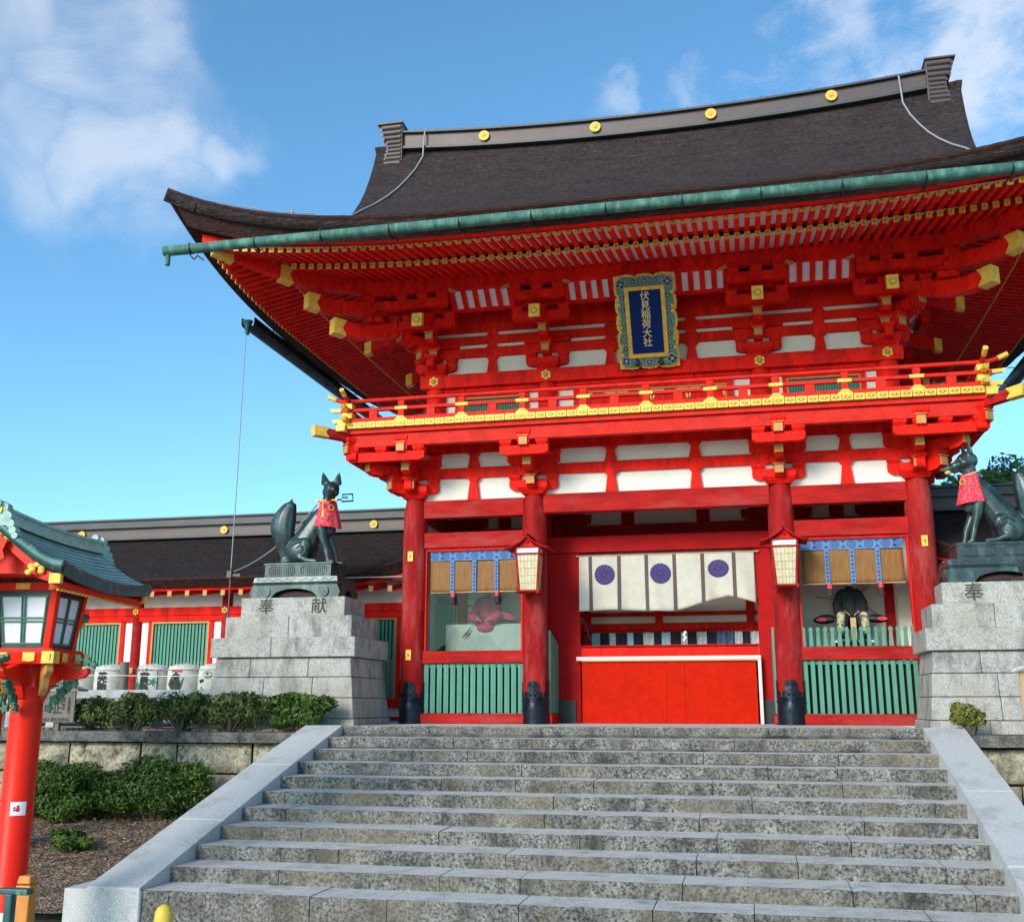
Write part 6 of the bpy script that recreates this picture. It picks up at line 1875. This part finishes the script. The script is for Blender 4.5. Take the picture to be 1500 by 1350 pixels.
    for i in range(n):
        x = a0-.15+.42*i
        m_ = MB(); m_.prism([(F-.90, 2.67), (F-.90, 2.77), (F+.0, 2.93), (F+.0, 2.83)], (s*x, 0, 0), (0, 1, 0), Z3, (1, 0, 0), .075); r_ = m_.build('rafter', 'red', t)
        m_ = MB(); m_.box(s*x-.048, s*x+.048, F-.915, F-.90, 2.66, 2.775); m_.build('gold_rafter_cap', 'ochre', r_)
    m_ = MB(); bx(m_, a0, x_far, F-.93, F, 2.955, 2.965); m_.build('eave_boards', 'white_wood', t)
    m_ = MB(); bx(m_, a0-.2, x_far, YM-.26, YM+.26, 4.31, 4.36); m_.build('ridge_base', 'ridge_dark', t)
    m_ = MB(); bx(m_, a0-.2, x_far, YM-.20, YM+.20, 4.361, 4.60); rb_ = m_.build('ridge_body', 'ridge', t)
    m_ = MB(); bx(m_, a0-.2, x_far, YM-.30, YM+.30, 4.601, 4.66); bx(m_, a0-.2, x_far, YM-.18, YM+.18, 4.661, 4.80); bx(m_, a0-.2, x_far, YM-.24, YM+.24, 4.801, 4.84); m_.build('ridge_cap', 'ridge_dark', t)
    for x in (6.75+.0, 10.55, 14.4):
        m_ = MB(); flower(m_, (s*x, YM-.20, 4.475), .095, 16, depth=.04, mi=0, mi2=1); m_.build('chrysanthemum_crest', ['gold', 'gold_dark'], rb_)
    m_ = MB(); m_.tube([(s*(9.1-.09*k)*1.0, YM-2.5+.19*k+.0, 3.14+.021*k*k*.35+.085*k) for k in range(12)], .018, 6); m_.build('roof_cable', 'rubber', t)
corridor(-1, 'long corridor building with green lattice windows left of the gate', 5.28, 22.9)
corridor(1, 'corridor building glimpsed behind the right fox', 5.28, 18.5)

# lightning conductor wire from the eave
m = MB(); m.tube([(-8.74, -.36, 8.50), (-8.74, -.40, 8.2), (-8.73, -.42, 5), (-8.74, -.44, 3.1)], .012, 6)
o = m.build('conductor_wire', 'rubber'); tag(o, 'thin grey wire dropping from the left gutter end', 'wire')
m = MB(); m.cyl((-8.74, -.44, 3.12), (-8.76, -.40, 0), .022, n=8); m.box(-8.78, -8.52, -.46, -.42, 2.95, 3.0); m.box(-8.80, -8.70, -.50, -.40, 2.92, 3.06)
o = m.build('conductor_pipe', 'ridge'); tag(o, 'thin brown pipe standing behind the left pedestal', 'pipe')

# ================================================================== LEFT SIDE: FENCE, BARRELS, NOTICE
fn = thing('stone_fence', 'low pale stone fence behind the terrace shrubs', 'fence', (-9.8, -1.85, 0))
m = MB(); m.box(-14, -8.15, -1.95, -1.75, .475, .64); m.build('rail', 'fence_stone', fn, bevel=.02)
for x in (-8.5, -9.35, -10.15, -10.75, -11.6, -12.5):
    m = MB(); m.box(x-.09, x+.09, -1.93, -1.77, -.11, .474); m.build('post', 'fence_stone', fn, bevel=.015)
m = MB(); m.cyl((-10.38, -1.45, -.1), (-10.38, -1.45, 1.17), .085, n=16); m.cyl((-10.38, -1.45, 1.17), (-10.38, -1.45, 1.185), .09, n=16)
o = m.build('wooden_post', 'wood_grey'); tag(o, 'dark grey round post in front of the barrels', 'post')
m = MB(); m.box(-13.4, -8.45, -1.2, -.45, .36, .44); m.box(-13.3, -13.1, -1.1, -.5, -.1, .36); m.box(-8.7, -8.5, -1.1, -.5, -.1, .36); m.box(-10.9, -10.7, -1.1, -.5, -.1, .36)
o = m.build('barrel_bench', 'wood_grey', bevel=.01); tag(o, 'low grey timber bench under the row of barrels', 'bench')
def barrel(x, y, label, marks):
    t = thing('sake_barrel', label, 'barrel', (x, y, .44), 0, 'straw-wrapped barrels in a row')
    m_ = MB(); m_.lathe([(.0, 0), (.29, 0), (.325, .10), (.335, .34), (.325, .58), (.30, .655), (.20, .70), (.06, .715), (0, .716)], (x, y, .44), 32); m_.build('wrapped_body', 'straw', t)
    m_ = MB()
    for z in (.12, .60): m_.tube([(x+.336*math.cos(a), y+.336*math.sin(a), .44+z) for a in [2*PI*k/28 for k in range(29)]], .010, 5)
    for k in range(6):
        a = PI*k/6; m_.tube([(x+.30*math.cos(a), y+.30*math.sin(a), 1.10), (x, y, 1.165), (x-.30*math.cos(a), y-.30*math.sin(a), 1.10)], .009, 5)
    m_.build('rope', 'straw', t)
    # lettering wrapped on the curved front
    for body, size, dx, z, mt_, bold in marks:
        me = text_mesh(body, size, bold) if not isinstance(body, tuple) else None
        mb = MB()
        if me is not None:
            bm = bmesh.new(); bm.from_mesh(me); bmesh.ops.triangulate(bm, faces=bm.faces); bmesh.ops.subdivide_edges(bm, edges=[e for e in bm.edges if e.calc_length() > .05], cuts=2); bm.to_mesh(me); bm.free()
            vs = []
            for v in me.vertices:
                a = (dx+v.co.x)/.345; rr_ = .3455+v.co.z; vs.append((x+rr_*math.sin(a), y-rr_*math.cos(a), .44+z+v.co.y))
            mb.add(vs, [tuple(p.vertices) for p in me.polygons])
        else:
            vs = []
            for a_, b_ in body: a = (dx+a_)/.345; vs.append((x+.343*math.sin(a), y-.343*math.cos(a), .44+z+b_))
            mb.add(vs, [tuple(range(len(vs)))])
        mb.build('lettering', mt_, t)
def poly(n, r, ry=None, ph=0): return tuple((r*math.cos(ph+2*PI*k/n), (ry or r)*math.sin(ph+2*PI*k/n)) for k in range(n))
leafp = tuple((.055*math.cos(a)*(1+.5*math.cos(5*a)), .055*math.sin(a)*(1+.5*math.cos(5*a))) for a in [2*PI*k/30 for k in range(30)])
barrel(-10.02, -.98, 'barrel with two large black characters over green leaves', [('トミオー', .085, 0, .59, 'ink', .002), (leafp, 0, -.17, .30, 'ink_green', 0), (leafp, 0, .17, .36, 'ink_green', 0), (leafp, 0, -.12, .26, 'ink_green', 0), (((-.01, -.2), (.01, -.2), (.01, .2), (-.01, .2)), 0, .27, .38, 'ink', 0), (((-.006, -.2), (.006, -.2), (.006, .2), (-.006, .2)), 0, -.28, .38, 'ink', 0), ('富', .215, 0, .435, 'ink', .007), ('翁', .215, 0, .245, 'ink', .007)])
barrel(-9.33, -.98, 'barrel with a small red label above bold black characters', [(((-.11, -.03), (.11, -.03), (.11, .03), (-.11, .03)), 0, 0, .575, 'ink_red', 0), (((-.20, -.02), (-.10, .14), (-.04, -.10), (.04, -.12), (.16, .15), (.13, -.05), (.03, -.2), (-.06, -.18)), 0, 0, .33, 'ridge_dark', 0), ('金', .19, 0, .445, 'ink', .007), ('鵄', .215, 0, .26, 'ink', .007)])
barrel(-8.66, -.98, 'barrel with a green emblem beside the left pedestal', [(poly(20, .10, .065), 0, 0, .50, 'ink_green', 0), (poly(20, .075, .045), 0, 0.0, .50, 'straw', 0), (poly(16, .035), 0, 0, .50, 'ink', 0), (((-.14, -.12), (.14, -.12), (.14, .06), (.11, .06), (.11, -.02), (-.11, -.02), (-.11, .03), (-.14, .03)), 0, 0, .24, 'ink_green', 0), (((-.17, -.03), (-.07, .0), (-.09, .05), (-.2, .03)), 0, 0, .36, 'ink', 0)])
barrel(-10.95, -.98, 'barrel with two tall black characters left of the grey post', [('英', .22, 0, .445, 'ink', .007), ('勲', .22, 0, .24, 'ink', .007)])
barrel(-11.66, -.98, 'barrel with a round painted picture half hidden by the red lantern', [(poly(24, .17), 0, 0, .36, 'gloom', 0), (poly(24, .15), 0, 0, .365, 'white_wood', 0), ('松', .14, 0, .38, 'ink', .004), (poly(12, .05), 0, .2, .25, 'wood', 0)])
barrel(-12.38, -.98, 'plain barrel at the far left end of the row', [])
m = MB(); m.tube([(-12.6, -1.42, .98), (-11.2, -1.42, .93), (-10.38, -1.545, .92)], .007, 5); m.tube([(-10.38, -1.545, .92), (-9.4, -1.42, .90), (-8.4, -1.42, .93)], .007, 5)
o = m.build('barrier_rope', 'white_wood'); tag(o, 'thin white rope strung in front of the barrels', 'rope')
m = MB(); m.box(-8.33, -8.27, -1.62, -1.58, .64, 1.22); o = m.build('red_stake', 'red'); tag(o, 'short red stake beside the left pedestal', 'stake')

def notice(cx, cy, zb, w_, h, label, texts, yaw=0, mt_='wood_grey'):
    t = thing('wooden_notice', label, 'notice board', (cx, cy, zb), yaw)
    b = MB(); b.box(cx-w_/2, cx+w_/2, cy-.02, cy+.02, zb, zb+h)
    b.build('board', mt_, t, bevel=.004)
    b = MB(); b.prism([(-w_/2-.14, zb+h-.01), (0, zb+h+.12), (w_/2+.14, zb+h-.01), (w_/2+.14, zb+h+.02), (0, zb+h+.155), (-w_/2-.14, zb+h+.02)], (cx, cy, 0), (1, 0, 0), Z3, (0, 1, 0), .30); b.build('little_roof', 'wood_grey' if mt_ == 'wood_grey' else 'granite_clean', t)
    b = MB(); b.box(cx-.04, cx+.04, cy+.022, cy+.09, zb-.55, zb+h); b.build('post', mt_, t)
    if texts:
        b = MB()
        for body, size, dx, z, vert, bold in texts:
            text_mb(body, size, (cx+dx, cy-.0215, zb+z), bold=bold, vertical=vert, mb=b)
        b.build('lettering', 'ink', t)
    return t
notice(-10.72, -2.98, .05, .72, .56, 'grey wooden no-smoking notice with a small roof behind the red lantern', [('禁止', .19, .02, .31, True, .006), ('本殿拝殿及', .065, .25, .30, True, .001), ('楼門附近', .065, .14, .33, True, .001), ('NO SMOKING', .085, .0, .045, False, .003)])
nb = notice(5.90, -3.3, .05, .62, .80, 'pale wooden notice post with grey roof at the right edge', [], mt_='wood')

# ================================================================== BIG RED LANTERNS
def big_lantern(loc, rot, label, sticker):
    t = thing('red_lantern', label, 'lantern', (0, 0, 0), 0, 'tall red street lanterns by the stairs')
    def b_(mb, name, mt_, **k):
        if name in ('tray', 'corner_post', 'lamp_panes', 'black_window_frame', 'green_window_bars', 'upper_frame', 'dark_panel', 'green_carved_panel', 'cross_arms', 'green_cloud_carving'):
            mb.v = [(x*.89, y*.89+(.05 if name not in ('cross_arms', 'green_cloud_carving') else 0), z) for x, y, z in mb.v]
        return mb.build(name, mt_, t, **k)
    def shrink(mb):
        mb.v = [(x*.89, y*.89+.05, z) for x, y, z in mb.v]; return mb
    ZB = 2.07      # local ground is z=0; world ground lies 2.07 lower than the platform
    m_ = MB(); m_.lathe([(.20, -.42), (.20, .12), (.172, .14), (.170, 2.3), (.165, 2.62)], (0, 0, 0), 32)
    po = b_(m_, 'post', 'red_hot')
    m_ = MB(); m_.lathe([(.205, -.42), (.205, .28), (.19, .30)], (0, 0, 0), 32); m_.build('post_shoe', 'pink_white', po)
    # cross arms under the tray with scroll ends
    m_ = MB()
    for a in (0, PI/2, PI, 1.5*PI):
        D = (math.cos(a), math.sin(a), 0); Nn = (-math.sin(a), math.cos(a), 0)
        pts = [(.10, 2.86), (.40, 2.86), (.66, 2.80), (.74, 2.83), (.76, 2.78), (.70, 2.72), (.58, 2.70), (.40, 2.70), (.28, 2.64), (.21, 2.50), (.10, 2.42)]
        m_.prism(pts, (0, 0, 0), D, Z3, Nn, .10)
    b_(m_, 'cross_arms', 'red_hot', bevel=.012)
    for a in (0, PI/2, PI, 1.5*PI):
        m_ = MB()
        D = Vector((math.cos(a), math.sin(a), 0))
        for (r, z, q) in ((.50, 2.63, .065), (.42, 2.56, .07), (.34, 2.48, .065), (.28, 2.39, .055), (.58, 2.655, .05), (.72, 2.90, .055), (.62, 2.92, .05), (.80, 2.87, .045)):
            q *= .80; pts = [(r+q*(1+.22*math.cos(5*u))*math.cos(u), z+q*(1+.22*math.cos(5*u))*math.sin(u)) for u in [2*PI*k/30 for k in range(30)]]
            m_.prism(pts, (0, 0, 0), D, Z3, (-D.y, D.x, 0), .05)
        for (r, z, q) in ((.50, 2.62, .045), (.36, 2.49, .045), (.62, 2.92, .03)):
            m_.tube([(D.x*(r+q*math.cos(u))-D.y*.03, D.y*(r+q*math.cos(u))+D.x*.03, z+q*math.sin(u)) for u in [k*.5 for k in range(11)]], .009, 5)
        b_(m_, 'green_cloud_carving', 'green_deep')
    # tray
    m_ = MB(); m_.tbox(0, 0, 2.862, 3.00, .46, .46, .49, .49); m_.tbox(0, 0, 3.001, 3.03, .44, .44, .44, .44)
    tr_ = b_(m_, 'tray', 'red_hot', bevel=.008)
    m_ = MB()
    def wrap(u0, u1, half, z0, z1, wob=.02):
        for a in range(4):
            c, s_ = math.cos(a*PI/2), math.sin(a*PI/2)
            for (p, q) in ((u0, u1), (-u1, -u0)):
                pts = [(p, z0), ((p+q)/2, z0-wob), (q, z0), (q, z1), (p, z1)] if abs(q-p) < half*.9 else [(p, z0), (q, z0), (q, z1), (p, z1)]
                P = [Vector((x, -half, z)) for x, z in pts]
                m_.add([(v.x*c-v.y*s_, v.x*s_+v.y*c, v.z) for v in P], [tuple(range(len(P)))])
    wrap(.34, .492, .494, 2.868, 2.998, 0); wrap(.10, .25, .488, 2.895, 2.985, .01)
    shrink(m_).build('gold_corner', 'gold', tr_)
    m_ = MB()
    for a in range(4):
        D = Vector((math.cos(PI/4+a*PI/2), math.sin(PI/4+a*PI/2), 0))
        m_.prism([(.50, 2.97), (.68, 2.97), (.67, 2.90), (.60, 2.86), (.62, 2.78), (.52, 2.72), (.50, 2.60), (.40, 2.52), (.40, 2.86)], (0, 0, 0), D, Z3, (-D.y, D.x, 0), .075)
    shrink(m_).build('gold_corner_bracket', 'ochre', tr_, bevel=.015)
    # lamp house (wider at the top)
    z0, z1, h0, h1 = 3.032, 3.66, .315, .395
    for sx in (-1, 1):
        for sy in (-1, 1):
            k = .042; m_ = MB()
            m_.add([(sx*h0+a*k, sy*h0+b*k, z0) for a, b in ((-1, -1), (1, -1), (1, 1), (-1, 1))]+[(sx*h1+a*k, sy*h1+b*k, z1) for a, b in ((-1, -1), (1, -1), (1, 1), (-1, 1))], [(0, 3, 2, 1), (4, 5, 6, 7), (0, 1, 5, 4), (1, 2, 6, 5), (2, 3, 7, 6), (3, 0, 4, 7)])
            b_(m_, 'corner_post', 'red_hot', bevel=.006)
    m_ = MB(); m_.add([(-h0, -h0, z0), (h0, -h0, z0), (h0, h0, z0), (-h0, h0, z0), (-h1, -h1, z1), (h1, -h1, z1), (h1, h1, z1), (-h1, h1, z1)], [(0, 1, 5, 4), (1, 2, 6, 5), (2, 3, 7, 6), (3, 0, 4, 7)])
    b_(m_, 'lamp_panes', 'paper')
    fm, fd = MB(), MB()
    for a in range(4):
        c, s_ = math.cos(a*PI/2), math.sin(a*PI/2)
        def W(u, v, out=.0):
            hh = h0+(h1-h0)*v; x = u*(hh-.045); y = -hh-out; z = z0+(z1-z0)*v; return (x*c-y*s_, x*s_+y*c, z)
        def bar(mb, u0, v0, u1, v1, wd, out, th=.014):
            p0, p1 = Vector(W(u0, v0, out)), Vector(W(u1, v1, out)); d = (p1-p0).normalized(); nn = Vector((s_, -c, 0)); sd = d.cross(nn)
            vs = []
            for p in (p0, p1):
                for aa, bb in ((-1, -1), (1, -1), (1, 1), (-1, 1)): vs.append(p+sd*(wd/2*aa)+nn*(th/2*bb))
            mb.add(vs, [(0, 3, 2, 1), (4, 5, 6, 7), (0, 1, 5, 4), (1, 2, 6, 5), (2, 3, 7, 6), (3, 0, 4, 7)])
        for (u0, v0, u1, v1) in ((-1, .03, 1, .03), (-1, .965, 1, .965), (-.98, .0, -.98, 1), (.98, 0, .98, 1)): bar(fd, u0, v0, u1, v1, .05, .006)
        for u in (-.86, -.06, .06, .86): bar(fm, u, .05, u, .95, .016, .014)
        for v in (.09, .47, .53, .91): bar(fm, -.93, v, .93, v, .016, .017)
    b_(fd, 'black_window_frame', 'dark'); b_(fm, 'green_window_bars', 'green_deep')
    m_ = MB(); m_.tbox(0, 0, 3.662, 3.75, .43, .43, .45, .45); m_.tbox(0, 0, 3.90, 3.97, .42, .42, .47, .47)
    for sx in (-1, 1):
        for sy in (-1, 1): m_.box(sx*.38-.05, sx*.38+.05, sy*.38-.05, sy*.38+.05, 3.751, 3.899)
    tb = b_(m_, 'upper_frame', 'red_hot', bevel=.008)
    m_ = MB(); wrap(.33, .452, .4535, 3.668, 3.745, 0); wrap(-.09, .09, .4525, 3.675, 3.74, 0); shrink(m_).build('gold_corner', 'gold', tb)
    m_ = MB(); m_.box(-.36, .36, -.36, .36, 3.751, 3.899); b_(m_, 'dark_panel', 'dark')
    m_ = MB()
    for a in range(4):
        c, s_ = math.cos(a*PI/2), math.sin(a*PI/2)
        for k in range(13):
            u = -1+2*k/12; zt = 3.76+.13*(1-u*u)**.5
            q = .030+.012*((k*7) % 3)
            pts = [Vector((.33*u+q*(1+.3*math.cos(4*w_))*math.cos(w_), -.372-.004*(k % 2), 3.775+(zt-3.76)*.5+q*(1+.3*math.cos(4*w_))*math.sin(w_))) for w_ in [2*PI*j/20 for j in range(20)]]
            m_.add([(v.x*c-v.y*s_, v.x*s_+v.y*c, v.z) for v in pts], [tuple(range(20))])
    b_(m_, 'green_carved_panel', 'green_deep')
    # roof : gable faces -y, ridge along y, centre shifted
    yc, hl, hw = .22, 1.20, .735
    def RZ(u, v=0):      # u -1..1 across, v -1..1 along
        q = abs(u); return 3.77+.44*(1-q)**1.3+.11*(1-q)+.09*v*v*(.4+.6*q)+.04*q**5
    def layer(off, uext, name, mt_, th):
        m_ = MB(); P = []
        for i in range(33):
            u = -1+2*i/32; P.append([(u*hw*uext, yc+v*hl, RZ(u, v)+off) for v in [-1+2*j/16 for j in range(17)]])
        m_.grid(P, smooth=False); o_ = b_(m_, name, mt_); so = o_.modifiers.new('s', 'SOLIDIFY'); so.thickness = th; so.offset = -1; return o_
    rf = layer(0, 1.0, 'shingled_roof', 'copper_light', .05)
    m_ = MB()           # shingle courses as raised lips
    for i in range(1, 12):
        for sg in (-1, 1):
            u0 = sg*i/12; pts = [(u0*hw, yc+v*hl*.995, RZ(u0, v)+.004) for v in [-1+2*j/16 for j in range(17)]]; m_.tube(pts, .0045, 4)
    m_.build('shingle_lips', 'copper', rf)
    m_ = MB()
    for sg in (-1, 1):
        for vv in (-1, 1):
            P = []
            for i in range(17):
                u = sg*i/16; z = RZ(u, vv); y = yc+vv*(hl+.012)
                P.append([(u*hw, y, z+.012), (u*hw, y+vv*.03, z-.05), (u*hw, y-vv*.0, z-.125), (u*hw, y-vv*.05, z-.125)])
            m_.grid(P)
        P = []
        for j in range(17):
            v = -1+2*j/16; z = RZ(sg, v); P.append([(sg*(hw-.0), yc+v*hl, z+.012), (sg*(hw+.03), yc+v*hl, z-.05), (sg*hw, yc+v*hl, z-.125), (sg*(hw-.05), yc+v*hl, z-.125)])
        m_.grid(P)
    m_.build('roof_rim', 'copper_dark', rf)
    m_ = MB()
    for vv in (-1, 1):
        P = []
        for i in range(33):
            u = -1+2*i/32; z = RZ(u, vv)-.125; y = yc+vv*(hl-.06)
            P.append([(u*(hw-.06), y, z), (u*(hw-.06), y, z-.085-.02*(1-abs(u))), (u*(hw-.06), y-vv*.04, z-.085-.02*(1-abs(u))), (u*(hw-.06), y-vv*.04, z)])
        m_.grid(P, smooth=False)
    for sg in (-1, 1):
        m_.box(min(sg*(hw-.08), sg*(hw-.16)), max(sg*(hw-.08), sg*(hw-.16)), yc-hl+.1, yc+hl-.1, 3.63, 3.70)
        P = []
        m_.prism([(sg*.40, 3.74), (sg*(hw-.10), 3.675), (sg*(hw-.10), 3.71), (sg*.30, 3.86)], (0, yc, 0), (1, 0, 0), Z3, (0, 1, 0), hl*2-.24)
    m_.prism([(-.40, 3.80), (.40, 3.80), (.12, 4.08), (-.12, 4.08)], (0, yc, 0), (1, 0, 0), Z3, (0, 1, 0), hl*2-.45)
    bd = b_(m_, 'bargeboards', 'red_hot')
    m_ = MB()
    for i in range(26):
        y = yc-hl+.14+(2*hl-.28)*i/25
        for sg in (-1, 1): m_.box(sg*(hw-.098)-.012, sg*(hw-.098)+.012, y-.012, y+.012, 3.605, 3.629)
    for vv in (-1, 1):
        y = yc+vv*(hl-.055)
        for u in (-.97, .97): z = RZ(u, vv)-.17; m_.tbox(u*(hw-.07), y, z-.06, z+.045, .06, .035, .06, .035)
        for u in (-.62, .62): 
            z = RZ(u, vv)-.18
            for k in range(7): m_.sphere((u*(hw-.06)+.07*math.cos(k), y+vv*.02, z+.045*math.sin(k*1.7)), (.042, .018, .032), 8, 5)
        z = RZ(0, vv)-.16
        for k in range(9): m_.sphere((.10*math.cos(k*.7), y+vv*.02, z+.06*math.sin(k*1.3)), (.05, .02, .04), 8, 5)
    m_.build('gold_ornaments', 'gold', bd)
    m_ = MB()
    for vv in (-1,):
        y = yc+vv*(hl-.03); m_.prism([(-.11, 4.12), (0, 4.20), (.11, 4.12), (.07, 4.02), (.10, 3.94), (.03, 3.89), (0, 3.83), (-.03, 3.89), (-.10, 3.94), (-.07, 4.02)], (0, y-.03, 0), (1, 0, 0), Z3, (0, 1, 0), .03)
    pe = m_.build('gable_pendant', 'red_hot', bd, bevel=.01)
    m_ = MB(); flower(m_, (0, yc-hl+.0-.015, 4.22), .035, 6, depth=.015); m_.build('pendant_flower', 'gold', pe) if False else None
    # ridge with scrolled ends
    m_ = MB(); P = []
    zr = RZ(0, 0)
    for j in range(17):
        v = -1+2*j/16; y = yc+v*(hl-.02); z = RZ(0, v)
        P.append([(-.115, y, z-.05), (-.115, y, z+.02), (-.075, y, z+.025), (-.075, y, z+.08), (-.10, y, z+.085), (-.09, y, z+.12), (.09, y, z+.12), (.10, y, z+.085), (.075, y, z+.08), (.075, y, z+.025), (.115, y, z+.02), (.115, y, z-.05)])
    m_.grid(P, smooth=False); m_.add(P[0], [tuple(range(12))]); m_.add(P[-1], [tuple(range(11, -1, -1))])
    for vv in (-1, 1):
        y = yc+vv*(hl+.0)
        for sg in (-1, 1):
            for (dx, dz, r_) in ((.06, .18, .045), (.10, .08, .05), (.14, 0, .045), (.17, -.07, .04), (.20, -.13, .034)):
                m_.cyl((sg*dx, y-.05, RZ(0, vv)+dz-.06), (sg*dx, y+.05, RZ(0, vv)+dz-.06), r_, n=12)
        m_.box(-.10, .10, y-.045, y+.045, RZ(0, vv)-.08, RZ(0, vv)+.14)
        m_.cyl((0, y-.09, RZ(0, vv)+.155), (0, y+.09, RZ(0, vv)+.155), .04, n=12)
    m_.build('ridge', 'copper_light', rf)
    m_ = MB(); y = yc-hl-.055; m_.prism([(-.05, 4.46), (0, 4.53), (.05, 4.46), (.035, 4.41), (-.035, 4.41)], (0, y, 0), (1, 0, 0), Z3, (0, 1, 0), .02); m_.build('ridge_jewel', 'gold', rf)
    if sticker:
        m_ = MB(); P = []
        for i in range(9):
            a = -PI/2+.05+.75*(i/8-.5)*1.25+.50; P.append([(.1725*math.cos(a), .1725*math.sin(a), z) for z in (1.27, 1.41)])
        m_.grid(P); st = m_.build('white_sticker', 'white_wood', po)
        m_ = MB()
        for (a0, z, r_) in ((.37, 1.33, .022), (.38, 1.36, .016), (.17, 1.325, .012), (.17, 1.35, .012)):
            vs = []
            for k in range(12):
                w_ = 2*PI*k/12; a = -PI/2+.15+a0+r_*math.cos(w_)/.173; vs.append((.1745*math.cos(a), .1745*math.sin(a), z+r_*math.sin(w_)))
            m_.add(vs, [tuple(range(12))])
        m_.build('red_mark', 'ink_red', st)
    t.location = loc; t.rotation_euler = (0, 0, rot)
    return t
L1 = big_lantern((-6.19, -10.0, -2.07), R(9.5), 'tall orange-red lantern with green copper roof, nearest at the left', True)
L2 = dup(L1, (-9.6, -6.2, -2.07), R(9.5), 'second red lantern mostly hidden behind the nearest one at the left')
L3 = dup(L1, (5.44, -10.0, -2.07), R(9.5), 'red lantern of which only a copper roof corner shows at the right edge')
# small things at the bottom left
m = MB(); m.box(-4.725, -4.655, -12.04, -11.96, ZG, -1.24); m.box(-4.80, -4.50, -12.05, -11.95, -1.245, -1.195)
o = m.build('metal_rail', 'copper_dark', bevel=.012); tag(o, 'low dull green metal rail at the bottom left corner', 'rail')
m = MB(); m.tbox(-4.90, -11.5, ZG, -1.25, .065, .06, .075, .06); m.tbox(-4.90, -11.5, -1.24, -1.17, .07, .06, .06, .05)
o = m.build('timber_stake', mat('orange_timber', (.62, .22, .035), .6, var=.25, vscale=8), bevel=.012); tag(o, 'short orange-brown timber stake behind the green rail', 'stake')
m = MB(); m.lathe([(.075, -.38), (.075, .70), (.07, .74), (.05, .775), (.02, .792), (0, .795)], (-3.22, -12.0, -2.07), 24)
o = m.build('yellow_bollard', 'yellow'); tag(o, 'yellow round-topped bollard at the foot of the stairs', 'bollard')
